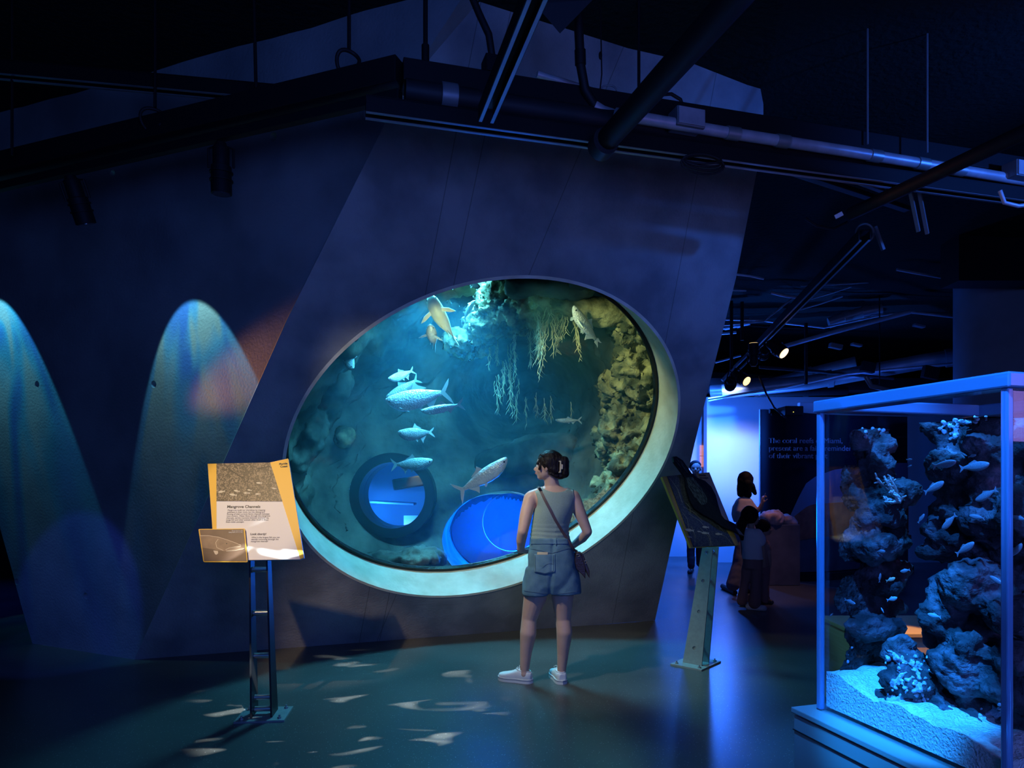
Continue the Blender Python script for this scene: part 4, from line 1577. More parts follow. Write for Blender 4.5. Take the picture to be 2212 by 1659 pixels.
bo = sheet('bird_cutout', [rsp(*p) for p in bird], [], RSM @ Matrix.Translation((0, 0, 0.010)), 0.012, M['bird'], rsign)
bo['label'] = 'cut-out black bird reaching past the board edges'
g = G()
g.prism([rsp(*p) for p in ((205, 500), (240, 500), (290, 560), (320, 620), (318, 650), (290, 655), (240, 600), (212, 545))], RSM.translation, RSM.to_3x3() @ V(1, 0, 0), RSM.to_3x3() @ V(0, 1, 0), RSM.to_3x3() @ V(0, 0, 1), 0.0175, 0.0155)
g.obj('wing', M['feather'], bo)
g = G()
g.prism([rsp(*p) for p in ((480, 785), (498, 792), (528, 828), (500, 818))], RSM.translation, RSM.to_3x3() @ V(1, 0, 0), RSM.to_3x3() @ V(0, 1, 0), RSM.to_3x3() @ V(0, 0, 1), 0.0175, 0.0155)
g.obj('beak', M['beak'], bo)
for (x0, y0) in ((140, 400), (150, 396), (160, 404), (172, 410)):
    g = G(); stroke(g, [(x0, y0), (x0 + 28, y0 + 36), (x0 + 60, y0 + 78)], 2, rsp, RSM, z=0.0172)
    g.obj('tail_feather', M['feather'], bo)
g = G()
for (x, y, L, a) in ((230, 792, 55, 0.15), (320, 775, 40, 0.1), (318, 808, 46, 0.1), (393, 814, 42, 0.05), (230, 830, 28, 0.2), (285, 800, 26, 0.2)):
    flat_fish(g, x, y, L, RSM, a, rsp, 0.0035)
g.obj('printed_fish', M['photofish'], rsign)
g = G()
for (a, b) in (((120, 500), (190, 640)), ((190, 690), (225, 780)), ((225, 700), (330, 790)), ((240, 770), (260, 880)), ((290, 780), (360, 880)), ((300, 690), (420, 800)), ((195, 660), (300, 740)), ((330, 800), (345, 880)), ((380, 800), (470, 872)), ((210, 640), (235, 700))):
    stroke(g, [a, ((a[0] + b[0]) / 2 + 10, (a[1] + b[1]) / 2 - 6), b], 2.2, rsp, RSM, z=0.0032)
M['rootprint'] = mat('printed_roots', (0.30, 0.28, 0.18), 0.5)
g.obj('printed_roots', M['rootprint'], rsign)
s2 = 1 / 2.592 / F * 5.2 / math.cos(yaw)
text('panel_text', 'American birds\nfeed on mangrove\nfish', RSM @ Matrix.Translation((*rsp(285, 488), 0.0008)), 11 * s2, M['ink'], rsign, line=1.0)
rb = on_floor(1503, 1434)
ladder_stand(rsign, rb, yaw - R(4), at(1535, 1182, 5.27), 0, 0.010, 0.085, 0.16, 0.10, [0.15, 0.46, 0.72, 0.96], M['greensteel'], M['greensteel'], (0.165, 0.13), holes=True, rung_r=0.012, plate_m=M['greensteel'])

# ================================================================== things under the ceiling
def seg_thing(name, label, cat, p0, p1, wdt, hgt, m, group=None, bev=0.004):
    g = G(); g.beam(p0, p1, wdt, hgt, bev=bev)
    return tag(g.obj(name, m), label, cat, group)


def unistrut(name, label, p0, p1, wd, m, cat='strut', group=None, lips=True):
    """open channel seen from below: back, two webs, two inturned lips"""
    root = thing(name, label, cat, (Vector(p0) + Vector(p1)) / 2, group)
    p0, p1 = Vector(p0), Vector(p1)
    d = (p1 - p0).normalized(); sx = d.cross(V(0, 0, 1)).normalized(); uz = sx.cross(d)
    g = G()
    g.beam(p0 + uz * wd * 0.45, p1 + uz * wd * 0.45, wd, wd * 0.08)
    for s in (-1, 1):
        g.beam(p0 + sx * s * wd * 0.46, p1 + sx * s * wd * 0.46, wd * 0.08, wd * 0.9)
    g.obj('channel', m, root)
    if lips:
        for s in (-1, 1):
            g = G()
            g.beam(p0 + sx * s * wd * 0.36 - uz * wd * 0.45, p1 + sx * s * wd * 0.36 - uz * wd * 0.45, wd * 0.2, wd * 0.06)
            g.obj('lip', M['duct'], root)
    return root


def pipe(name, label, pts, r, m, cat='pipe', group=None, seg=14, couplings=(), cm=None):
    root = None
    g = G(); g.tube(pts, r, seg)
    o = g.obj(name, m, smooth=True, angle=40)
    tag(o, label, cat, group)
    for t in couplings:
        L = [(Vector(pts[i + 1]) - Vector(pts[i])).length for i in range(len(pts) - 1)]
        tot = sum(L) * t; i = 0
        while i < len(L) - 1 and tot > L[i]:
            tot -= L[i]; i += 1
        d = (Vector(pts[i + 1]) - Vector(pts[i])).normalized()
        c = Vector(pts[i]) + d * tot
        g = G(); g.tube([c - d * 0.04, c + d * 0.04], r * 1.18, seg)
        g.obj('coupling', cm or m, o, smooth=True, angle=40)
    return o


def rod(label, px, py0, py1, Y, r=0.008, m=None, x1=None, group='threaded hanging rods'):
    p1 = at(x1 if x1 else px, py1, Y)
    p0 = at(px, py0, Y) if py0 is not None else V(p1.x, p1.y, ceil_z(p1.x))
    if py0 is None:
        p0 = V(at(px, py1, Y).x, Y, ceil_z(p1.x) + 0.02)
    g = G(); g.tube([p0, p1], r, 8)
    return tag(g.obj('hanging_rod', m or M['black'], smooth=True, angle=40), label, 'rod', group)


# --- left run: wireway and lighting track parallel to the left wall
ZB = 3.44
bl0, bl1 = at_z(-60, 395, ZB), at_z(872, 172, ZB)
seg_thing('cable_wireway', 'black boxed cable tray running along the left wall below the ceiling', 'cable tray', at_z(-60, 375, ZB + 0.05), at_z(868, 160, ZB + 0.05), 0.13, 0.13, M['black'])
tr = seg_thing('lighting_track', 'slim black lighting track below the tray along the left wall', 'track', at_z(-60, 418, ZB - 0.07), at_z(865, 205, ZB - 0.07), 0.045, 0.05, M['black'])
g = G(); g.beam(at_z(-60, 424, ZB - 0.08), at_z(862, 212, ZB - 0.08), 0.008, 0.012)
g.obj('track_edge', M['conduit'], tr)
pipe('conduit_pipe', 'thin grey conduit on top of the left cable tray', [at_z(-60, 352, ZB + 0.12), at_z(400, 250, ZB + 0.12), at_z(862, 150, ZB + 0.12)], 0.018, M['duct'], couplings=(0.45, 0.62))
# --- crossing strut at the upper left
unistrut('ceiling_strut', 'dark channel crossing high above the left tray', at_z(-30, 148, 3.95), at_z(665, 212, 3.75), 0.09, M['black'])
# --- right run along the hull
seg_thing('cable_wireway', 'black boxed cable tray running along the hull above the oval window', 'cable tray', at_z(868, 165, 3.46), at_z(2300, 385, 3.46), 0.15, 0.11, M['black'])
pipe('sprinkler_pipe', 'thick dark pipe along the hull in front of the cable tray', [at_z(875, 195, 3.36), at_z(1600, 303, 3.36), at_z(2300, 412, 3.36)], 0.055, M['darksteel'], couplings=(0.05,), cm=M['duct'])
tk = unistrut('lighting_track', 'long twin-lipped lighting track crossing in front of the hull', at_z(790, 232, 3.25), at_z(2300, 438, 3.25), 0.085, M['black'], 'track')
pipe('conduit_pipe', 'bright galvanised conduit running to the right end of the tray', [at_z(1330, 246, 3.33), at_z(1560, 285, 3.33), at_z(1830, 327, 3.33), at_z(2300, 405, 3.33)], 0.030, M['conduit'], couplings=(0.22, 0.32, 0.52, 0.63, 0.72), cm=M['steel'])
pipe('conduit_pipe', 'short straight conduit lying on the tray right of the sloping strut', [at_z(1160, 160, 3.66), at_z(1440, 245, 3.60)], 0.018, M['conduit'])
for (px, py, w_, lab) in ((1483, 262, 0.17, 'pale junction box on the tray above the oval window'), (2205, 372, 0.20, 'pale junction box at the right edge on the tray'), (1070, 150, 0.13, 'dark junction box behind the sloping strut')):
    c = at_z(px, py, 3.36 if px > 1100 else 3.60)
    root = thing('junction_box', lab, 'electrical box', c - V(0, 0, 0.06))
    d = Matrix.Rotation(R(17), 3, 'Z')
    g = G(); g.box(c, (w_, 0.10, 0.10), d, 0.005); g.obj('box_body', M['duct'] if px > 1100 else M['black'], root)
    g = G(); g.box(c + V(0.015, -0.052, 0), (w_ * 0.92, 0.008, 0.088), d, 0.002); g.obj('cover', M['conduit'] if px > 1100 else M['black'], root)
# flexible conduits dropping from above
pipe('flexible_conduit', 'curved black flexible conduit at the top left of the sloping strut', [at(1010, -30, 3.55), at(1035, 30, 3.56), at(1056, 75, 3.57), at(1064, 128, 3.6)], 0.019, M['blackdull'], 'conduit')
fc = pipe('flexible_conduit', 'thick black flexible conduit bending down onto the hull tray', [at(1249, -30, 3.5), at(1250, 60, 3.52), at(1254, 140, 3.55), at(1264, 195, 3.58), at(1290, 236, 3.62)], 0.024, M['blackdull'], 'conduit')
g = G(); g.tube([at(1253, 108, 3.535), at(1254, 140, 3.55)], 0.029, 14); g.obj('sleeve', M['black'], fc, smooth=True, angle=40)
g = G(); g.tube([at(1283, 228, 3.61), at(1302, 240, 3.63), at(1332, 250, 3.66)], 0.027, 14); g.obj('elbow', M['conduit'], fc, smooth=True, angle=40)
# sloping struts towards the viewer
unistrut('ceiling_strut', 'open dark channel sloping down from top centre with bare metal lips', at_z(1050, 248, 3.12), at_z(1168, -40, 3.12), 0.075, M['black'])
sb = pipe('ceiling_tube', 'thick dark tube sloping from upper right down to a round end above the oval window', [at_z(1306, 308, 3.15), at_z(1620, -40, 3.15)], 0.056, M['black'], 'tube', seg=18)
g = G(); g.tube([at_z(1296, 320, 3.14), at_z(1310, 303, 3.14)], 0.068, 22); g.obj('end_collar', M['darksteel'], sb, smooth=True, angle=40)
tb2 = pipe('ceiling_tube', 'dark tube sloping across the upper right above the coral tank', [at_z(1838, 462, 3.15), at_z(2300, 245, 3.15)], 0.040, M['black'], 'tube')
g = G(); g.box(at(1812, 465, 4.40), (0.055, 0.008, 0.028), Matrix.Rotation(R(-28), 3, 'Y'), 0.002)
g.obj('paper_label', M['white'], tb2)
# dark panel corner hanging at the top
g = G()
P = [at(1155, -40, 3.3), at(1290, -40, 3.3), at(1280, 0, 3.3), at(1210, 72, 3.32), at(1155, 8, 3.3)]
g.v = [tuple(p) for p in P] + [tuple(p + V(0, 0.03, 0.02)) for p in P]
n = len(P)
g.f = [tuple(range(n)), tuple(reversed(range(n, 2 * n)))] + [(i, (i + 1) % n, n + (i + 1) % n, n + i) for i in range(n)]
tag(g.obj('ceiling_panel', M['darksteel']), 'corner of a dark square panel hanging at the top centre', 'panel')
# rods and cable rings
rod('hanging rod at the far left over the left tray', 26, None, 335, 4.2)
rod('hanging rod over the left open cable ring', 335, None, 232, 4.0, 0.009)
rod('hanging rod between the two cable rings', 547, None, 190, 3.85, 0.010, x1=553)
rod('hanging rod over the right open cable ring', 754, None, 112, 3.6, 0.010)
rod('thick hanging rod at the bend of the trays', 919, None, 150, 3.55, 0.012)
rod('hanging rod meeting the thick dark tube', 1380, None, 205, 3.9, 0.009)
rod('long thin rod hanging left in the dark upper right', 1874, None, 312, 4.05, 0.006, M['duct'])
rod('long thin rod hanging right in the dark upper right', 2003, None, 330, 4.05, 0.006, M['duct'])
g = G(); g.tube([at(919, 98, 3.55), at(919, 152, 3.55)], 0.020, 12)
tag(g.obj('rod_clamp', M['black'], smooth=True, angle=40), 'black clamp sleeve on the thick rod at the tray bend', 'clamp')


def cable_ring(lab, px, py, Y, rx, rz, r, m):
    c = at(px, py, Y)
    g = G()
    pts = [c + V(rx * math.cos(R(a)), 0.02 * math.sin(R(a * 2)), rz * math.sin(R(a))) for a in range(-50, 231, 14)]
    g.tube(pts, r, 10)
    return tag(g.obj('cable_loop', m, smooth=True), lab, 'cable')


cable_ring('open black cable ring on the left part of the left tray', 330, 258, 3.95, 0.070, 0.062, 0.009, M['blackdull'])
cable_ring('open black cable ring near the right end of the left tray', 752, 135, 3.55, 0.058, 0.062, 0.010, M['blackdull'])
# safety wire with loop
g = G(); g.tube([V(at(1296, 0, 3.7).x, 3.7, ceil_z(0.5)), at(1299, 120, 3.7), at(1300, 160, 3.7), at(1296, 195, 3.72)], 0.004, 6)
ho = tag(g.obj('hanging_cable', M['blackdull'], smooth=True), 'thin cable with a small grip hanging right of the thick flexible conduit', 'cable')
g = G(); g.ball(at(1297, 120, 3.7), (0.010, 0.010, 0.022)); g.obj('cable_grip', M['black'], ho, smooth=True)
g = G()
c = at(1314, 196, 3.72)
g.tube([c + V(0.045 * math.cos(R(a)), 0, 0.030 * math.sin(R(a))) for a in range(0, 341, 20)], 0.004, 6)
g.obj('wire_coil', M['duct'], ho, smooth=True)
g = G()
g.tube([at(1410, 222, 3.9), at(1425, 205, 3.92), at(1450, 203, 3.94), at(1470, 215, 3.95), at(1478, 240, 3.95)], 0.010, 8)
tag(g.obj('cable_loop', M['blackdull'], smooth=True), 'black cable hump above the pale junction box', 'cable')
# coil of cable below the track
g = G()
c = at_z(1518, 345, 3.18)
for k in range(4):
    pts = [c + V((0.10 + 0.008 * k) * math.cos(R(a)), 0.03 * math.sin(R(a + 40 * k)), (0.035 + 0.004 * k) * math.sin(R(a)) - 0.008 * k) for a in range(0, 361, 18)]
    g.tube(pts, 0.006, 6)
tag(g.obj('cable_coil', M['blackdull'], smooth=True), 'flat coil of black cable hanging under the long track', 'cable coil')
pipe('flexible_conduit', 'pale flexible tail hanging below the junction box at the right edge', [at(2160, 412, 4.15), at(2170, 438, 4.15), at(2200, 445, 4.15), at(2240, 440, 4.15)], 0.012, M['conduit'], 'conduit')
# angled braces right of the hull
seg_thing('angle_brace', 'thin lit brace dropping right below the long track', 'brace', at_z(1655, 352, 3.3), at_z(1960, 452, 3.3), 0.05, 0.03, M['darksteel'])
seg_thing('angle_brace', 'second brace parallel just above the first below the long track', 'brace', at_z(1745, 352, 3.4), at_z(1905, 412, 3.35), 0.035, 0.02, M['duct'])
for i, (a, b) in enumerate((((1962, 415), (1984, 500)), ((1982, 418), (2003, 505)))):
    g = G(); g.beam(at(a[0], a[1] - 22, 4.32), at(*b, 4.45), 0.020, 0.020)
    tag(g.obj('short_strut', M['duct']), ['left', 'right'][i] + ' one of two short struts hanging under the upper right tube', 'strut')
g = G(); g.beam(at(1890, 490, 5.3), at(1908, 540, 5.3), 0.03, 0.02)
tag(g.obj('short_strut', M['duct']), 'short pale strut right of the round hoop', 'strut')
g = G()
c = at(1868, 503, 5.25)
g.tube([c + V(0.07 * math.cos(R(a)), 0, 0.07 * math.sin(R(a))) for a in range(0, 361, 15)], 0.008, 8)
tag(g.obj('hoop', M['duct'], smooth=True), 'round metal hoop at the top end of the long sloping track', 'ring')
pipe('flexible_conduit', 'drooping black cable left of the upper right tube', [at(1740, 472, 5.0), at(1765, 488, 5.0), at(1800, 495, 5.0), at(1830, 480, 5.0)], 0.010, M['blackdull'], 'cable')
# long sloping track with warm spotlights
unistrut('lighting_track', 'long black track sloping down left to the warm spotlights', at_z(1868, 508, 3.25), at_z(1632, 752, 3.25), 0.085, M['black'], 'track')


# --- spotlights
def spotlight(label, pos, aim, r, L, lit, group, mount=None, capcol=False):
    root = thing('track_spotlight', label, 'spotlight', pos, group)
    d = (Vector(aim) - Vector(pos)).normalized()
    p = Vector(pos)
    g = G()
    g.tube([p - d * L * 0.5, p - d * L * 0.46, p - d * L * 0.1, p - d * L * 0.08, p + d * L * 0.2, p + d * L * 0.22, p + d * L * 0.5], [r * 0.7, r * 0.8, r * 0.8, r * 0.98, r * 0.98, r, r], 20)
    g.obj('housing', M['black'], root, smooth=True, angle=35)
    g = G()
    for t in (0.05, 0.22):
        g.tube([p + d * L * (t - 0.015), p + d * L * (t + 0.015)], r * 1.13, 20)
    g.obj('collar', M['black'], root, smooth=True, angle=35)
    sx = d.cross(V(0, 1, 0)).normalized()
    up = Vector(mount) if mount is not None else p - d * L * 0.8 + V(0, 0, 0.08)
    g = G()
    for s in (-1, 1):
        g.tube([p - d * L * 0.05 + sx * s * r * 1.25, p - d * L * 0.45 + sx * s * r * 1.25, up.lerp(p - d * L * 0.5, 0.4) + sx * s * r * 0.5, up], 0.007, 6)
    g.obj('yoke', M['black'], root, smooth=True, angle=40)
    g = G(); g.tube([p + d * L * 0.49, p + d * L * 0.515], r * 0.86, 20)
    g.obj('lens', M['lens_on'] if lit else M['lens_off'], root, smooth=True, angle=40)
    g = G(); g.tube([p - d * L * 0.58, p - d * L * 0.5], [r * 0.5, r * 0.62], 16)
    g.obj('rear_cap', M['black'], root, smooth=True, angle=40)
    return root


M['lens_on'] = mat('lit_lens', (0.9, 0.7, 0.4), 0.3, emit=(1.0, 0.62, 0.25), estr=2.2)
M['lens_off'] = mat('dark_lens', (0.03, 0.04, 0.06), 0.1)
gp = 'black track spotlights'
spotlight('black spotlight hanging right on the left track, pointing straight down', at(478, 368, 3.85), at(484, 900, 3.95), 0.056, 0.26, False, gp, at(474, 316, 3.83))
spotlight('black spotlight hanging on the far left track, tilted down right', at(170, 436, 4.05), at(260, 700, 4.3), 0.056, 0.25, False, gp, at(150, 392, 4.03))
spotlight('upper lit spotlight facing right at the low end of the sloping track', at(1678, 752, 8.3), at(1745, 800, 8.0), 0.078, 0.24, True, gp, at(1650, 745, 8.4))
spotlight('lower lit spotlight facing right below the sloping track', at(1600, 816, 8.8), at(1650, 845, 8.5), 0.07, 0.22, True, gp, at(1588, 795, 8.9))
spotlight('upright dark spotlight with a warm glowing rim left of the upper lit spotlight', at(1628, 765, 8.4), at(1627, 690, 8.4), 0.062, 0.26, True, gp, at(1640, 780, 8.5))
spotlight('dark spotlight facing away between the two lit spotlights', at(1650, 762, 8.6), at(1640, 800, 9.2), 0.07, 0.2, False, gp, at(1655, 735, 8.6))
spotlight('lowest dark spotlight facing away at the bottom of the cluster', at(1578, 828, 9.0), at(1574, 860, 9.4), 0.07, 0.2, False, gp, at(1575, 800, 9.0))

# --- pipes, ducts and trays in the dark far right ceiling
FAR = [
    # label, pts(px,py,Y), r, material, name
    ('large round duct, bright along its underside, above the blue wall', [(1560, 846, 10.6), (1750, 826, 10.2), (1990, 782, 9.7), (2300, 735, 9.0)], 0.11, 'duct', 'round_duct'),
    ('second large round duct, lower left above the blue wall', [(1535, 845, 11.2), (1640, 838, 10.9), (1790, 798, 10.4), (1850, 784, 10.2)], 0.10, 'duct', 'round_duct'),
    ('pair of bright conduits bending upwards, left pipe', [(1530, 862, 10.0), (1700, 836, 9.8), (1830, 808, 9.6), (2300, 762, 9.0)], 0.018, 'conduit', 'conduit_pipe'),
    ('long bright conduit rising from the spotlights to a peak', [(1660, 758, 9.2), (1800, 718, 9.2), (1965, 674, 9.2)], 0.030, 'conduit', 'conduit_pipe'),
    ('conduit falling right from the peak to the round column', [(1965, 674, 9.2), (2090, 688, 9.2)], 0.018, 'conduit', 'conduit_pipe'),
    ('wavy conduit crossing from the hull below the peak', [(1560, 690, 9.6), (1640, 692, 9.6), (1780, 708, 9.5), (1900, 682, 9.4), (1965, 674, 9.3)], 0.014, 'conduit', 'conduit_pipe'),
    ('pale conduit high behind the sloping track', [(1730, 618, 8.8), (1840, 613, 8.8), (1928, 606, 8.8)], 0.008, 'conduit', 'conduit_pipe'),
    ('conduit rising right from behind the sloping track', [(1752, 646, 9.0), (1800, 632, 9.0), (1860, 612, 9.0)], 0.010, 'conduit', 'conduit_pipe'),
    ('thin conduit just below the rising conduit', [(1728, 669, 9.1), (1770, 657, 9.1), (1820, 640, 9.1)], 0.010, 'conduit', 'conduit_pipe'),
    ('short blue-lit pipe left of the sloping track', [(1665, 632, 9.0), (1700, 640, 9.0), (1728, 643, 9.0)], 0.020, 'conduit', 'conduit_pipe'),
    ('blue-lit pipe leaving the hull edge, upper', [(1585, 592, 8.5), (1620, 596, 8.5), (1650, 602, 8.5)], 0.014, 'conduit', 'conduit_pipe'),
    ('blue-lit pipe leaving the hull edge, short lower', [(1578, 627, 8.7), (1612, 628, 8.7)], 0.010, 'conduit', 'conduit_pipe'),
    ('conduit curving down to the left of the sloping track', [(1715, 642, 9.3), (1675, 674, 9.3), (1650, 694, 9.3), (1560, 703, 9.4)], 0.012, 'conduit', 'conduit_pipe'),
    ('thick blue-lit pipe behind the hull edge above the spotlights', [(1545, 708, 10.0), (1590, 700, 9.9), (1620, 694, 9.8)], 0.055, 'duct', 'round_duct'),
    ('conduit below the thick blue-lit pipe', [(1540, 722, 10.0), (1590, 718, 10.0)], 0.02, 'conduit', 'conduit_pipe'),
    ('corrugated dark duct high in the middle of the right ceiling', [(1790, 698, 9.6), (1850, 678, 9.5), (1905, 667, 9.4)], 0.075, 'duct', 'round_duct'),
    ('long low conduit over the top edge of the blue wall', [(1530, 866, 11.0), (1745, 822, 10.5), (2090, 778, 10)], 0.014, 'conduit', 'conduit_pipe'),
    ('straight dark pipe just above the blue wall', [(1530, 838, 11.3), (1650, 850, 11.2), (1830, 845, 11.2)], 0.06, 'darksteel', 'round_duct'),
    ('dark cross pipe below the large duct', [(1640, 793, 9.7), (1760, 802, 9.7), (1930, 818, 9.7)], 0.022, 'darksteel', 'conduit_pipe'),
    ('bent pipe end hanging above the coral tank', [(1870, 813, 8.8), (1882, 834, 8.8), (1930, 846, 8.8)], 0.03, 'duct', 'conduit_pipe'),
    ('faint horizontal pipe high in the dark right of the hull', [(1600, 512, 8.5), (1845, 515, 8.5)], 0.035, 'darksteel', 'conduit_pipe'),
    ('faint thin pipe below the high dark pipe', [(1600, 528, 8.6), (1800, 529, 8.6), (1830, 536, 8.6)], 0.008, 'conduit', 'conduit_pipe'),
    ('dark pipe running right from the hull at mid height', [(1590, 568, 8.8), (1680, 572, 8.8)], 0.03, 'darksteel', 'conduit_pipe'),
    ('pale slim strut rising left towards a tiny warm tip', [(1937, 582, 8.0), (1980, 590, 8.0), (2060, 604, 8.0)], 0.016, 'conduit', 'conduit_pipe'),
    ('long bar at the top of the round column', [(2062, 605, 7.4), (2300, 592, 7.2)], 0.020, 'conduit', 'conduit_pipe'),
    ('blue-lit flexible pipe left of the lower lit spotlight', [(1560, 822, 9.2), (1590, 790, 9.2), (1618, 762, 9.2)], 0.022, 'conduit', 'conduit_pipe'),
    ('parallel blue-lit bar left of the lower lit spotlight', [(1566, 828, 9.1), (1600, 796, 9.1), (1626, 770, 9.1)], 0.012, 'conduit', 'conduit_pipe'),
    ('short blue-lit bar low beside the hull edge', [(1545, 783, 9.9), (1600, 768, 9.9)], 0.014, 'conduit', 'conduit_pipe'),
]
for (lab, pts, r, mk, nm) in FAR:
    P = [at(*p) for p in pts]
    Q = [P[0]]
    for i in range(len(P) - 1):
        Q.append(P[i].lerp(P[i + 1], 0.5)); Q.append(P[i + 1])
    pipe(nm, lab, Q, r, M[mk], 'duct' if nm == 'round_duct' else 'pipe', couplings=(0.35, 0.7) if nm == 'round_duct' else ())
for (px, py0, py1, Y, lab) in ((1580, 690, 818, 9.2, 'black drop post left of the warm spotlights'), (1603, 692, 735, 9.0, 'short black drop post behind the warm spotlights'), (1741, 738, 830, 9.4, 'black drop post below the bright conduit'), (1900, 670, 830, 9.3, 'thin black drop rod under the conduit peak')):
    g = G(); g.beam(at(px, py0 - 40, Y), at(px, py1, Y), 0.035 if px != 1900 else 0.012, 0.035 if px != 1900 else 0.012)
    tag(g.obj('drop_post', M['black']), lab, 'post')
for (px, py, Y, sx, sz, lab) in ((1805, 748, 9.0, 0.16, 0.06, 'small pale box fitting above the large duct'), (1850, 745, 9.0, 0.13, 0.03, 'short pale fluorescent-like bar right of the pale box'), (1985, 704, 9.0, 0.14, 0.03, 'short pale bar near the round column'), (1664, 548, 8.6, 0.09, 0.06, 'small box on a thin bracket high right of the hull'), (1875, 793, 9.4, 0.18, 0.14, 'black square fitting hanging under the large duct'), (2010, 805, 9.0, 0.20, 0.16, 'black lamp housing left of the round column')):
    g = G(); g.box(at(px, py, Y), (sx, 0.08, sz), Matrix.Rotation(R(12), 3, 'Y'), 0.005)
    tag(g.obj('ceiling_fitting', M['duct'] if 'pale' in lab or 'small box' in lab else M['black']), lab, 'fitting')
g = G(); g.tube([at(1640, 812, 8.6), at(1655, 850, 8.7), at(1672, 880, 9.2), at(1700, 905, 9.8)], 0.013, 8)
tag(g.obj('power_cable', M['blackdull'], smooth=True), 'dark cable swooping down in front of the blue wall to the projector', 'cable')
# soffit beam above the blue wall and round column
g = G(); g.box((5.6, 11.6, 3.02), (8.4, 0.5, 0.20))
struct(g.obj('trim_6', M['darksteel']))
g = G()
cc = V(5.95, 8.0, 0)
g.tube([cc, cc + V(0, 0, ceil_z(5.9) + 0.05)], 0.66, 48)
M['column'] = mat('painted_column', (0.20, 0.21, 0.24), 0.8, col2=(0.17, 0.18, 0.2), nscale=3)
struct(g.obj('wall_column', M['column'], smooth=True, angle=40))
g = G(); c_a, c_b = at(2058, 612, 7.15), at(2500, 585, 7.15)
g.box(((c_a.x + c_b.x) / 2, 7.2, c_a.z + 0.30), (c_b.x - c_a.x, 0.3, 0.60))
struct(g.obj('trim_7', M['black']))

# ================================================================== coral tank at the right
T1 = V(1.158, 2.60, 0); T2 = V(1.369, 1.885, 0)
TU = (T2 - T1).normalized()           # along the near-left face, towards the viewer
TW_ = V(-TU.y, TU.x, 0)               # into the tank, to the right
if TW_.x < 0: TW_ = -TW_
TL, TD_ = (T2 - T1).length, 0.80
ZB0, ZT0 = 0.565, 1.735


def tk_(a, b, z):
    return T1 + TU * a + TW_ * b + V(0, 0, z)


TM = Matrix((TU, TW_, TU.cross(TW_))).transposed()
M['acryl'] = glass('clear_acrylic', (0.97, 0.985, 1.0), 0.005)
M['edge'] = mat('polished_acrylic_edge', (0.25, 0.55, 0.95), 0.12, spec=0.8, trans=0.55)
M['ped'] = mat('grey_painted_pedestal', (0.24, 0.27, 0.26), 0.5)
ped = thing('pedestal', 'grey-green cabinet carrying the coral tank', 'pedestal', tk_(TL / 2, TD_ / 2, 0))
g = G(); g.box(tk_(TL / 2 + 0.03, TD_ / 2 + 0.01, (ZB0 - 0.02) / 2 - 0.005), (TL + 0.15, TD_ + 0.15, ZB0 - 0.03), TM, 0.004)
g.obj('cabinet_body', M['ped'], ped)
g = G(); g.box(tk_(TL / 2 + 0.03, TD_ / 2 + 0.01, ZB0 - 0.012), (TL + 0.165, TD_ + 0.165, 0.022), TM, 0.004)
g.obj('top_plate', M['ped'], ped)
g = G(); g.box(tk_(TL / 2 + 0.03, -0.068, 0.48), (TL + 0.15, 0.004, 0.003), TM)
g.obj('door_seam', M['black'], ped)
aq = thing('aquarium', 'tall clear acrylic coral tank with bright blue edges and lid', 'aquarium', tk_(TL / 2, TD_ / 2, ZB0))
t = 0.022
H_ = ZT0 - ZB0
for nm, c, sz in (('side_pane', tk_(TL / 2, t / 2, ZB0 + H_ / 2), (TL - 2 * t, t, H_ - 0.01)), ('side_pane', tk_(TL / 2, TD_ - t / 2, ZB0 + H_ / 2), (TL - 2 * t, t, H_ - 0.01)),
                  ('front_pane', tk_(t / 2, TD_ / 2, ZB0 + H_ / 2), (t, TD_ - 2 * t, H_ - 0.01)), ('front_pane', tk_(TL - t / 2, TD_ / 2, ZB0 + H_ / 2), (t, TD_ - 2 * t, H_ - 0.01))):
    g = G(); g.box(c, sz, TM)
    g.obj(nm, M['acryl'], aq)
for a in (0, 1):
    for b in (0, 1):
        g = G(); g.box(tk_(t / 2 + a * (TL - t), t / 2 + b * (TD_ - t), ZB0 + H_ / 2 - 0.02), (t, t, H_ - 0.045), TM, 0.004)
        g.obj('corner_edge', M['edge'], aq)
# lid: flange frame of four bars
for (c, sz) in ((tk_(TL / 2, 0.035, ZT0 - 0.02), (TL + 0.02, 0.085, 0.045)), (tk_(TL / 2, TD_ - 0.035, ZT0 - 0.02), (TL + 0.02, 0.085, 0.045)),
                (tk_(0.035, TD_ / 2, ZT0 - 0.02), (0.085, TD_ - 0.16, 0.045)), (tk_(TL - 0.035, TD_ / 2, ZT0 - 0.02), (0.085, TD_ - 0.16, 0.045))):
    g = G(); g.box(c, sz, TM, 0.006)
    g.obj('lid_rail', M['edge'], aq)
g = G(); g.box(tk_(TL / 2, TD_ / 2, ZB0 + 0.008), (TL - 2 * t, TD_ - 2 * t, 0.012), TM)
g.obj('bottom_pane', M['acryl'], aq)
g = G(); g.box(tk_(TL / 2, TD_ - t - 0.004, ZT0 - 0.10), (TL - 2 * t, 0.006, 0.006), TM)  # added strip drawing the orange water-level line at the back pane
M['orangeline'] = mat('orange_waterline', (0.9, 0.42, 0.25), 0.4)
g.obj('waterline_strip', M['orangeline'], aq)
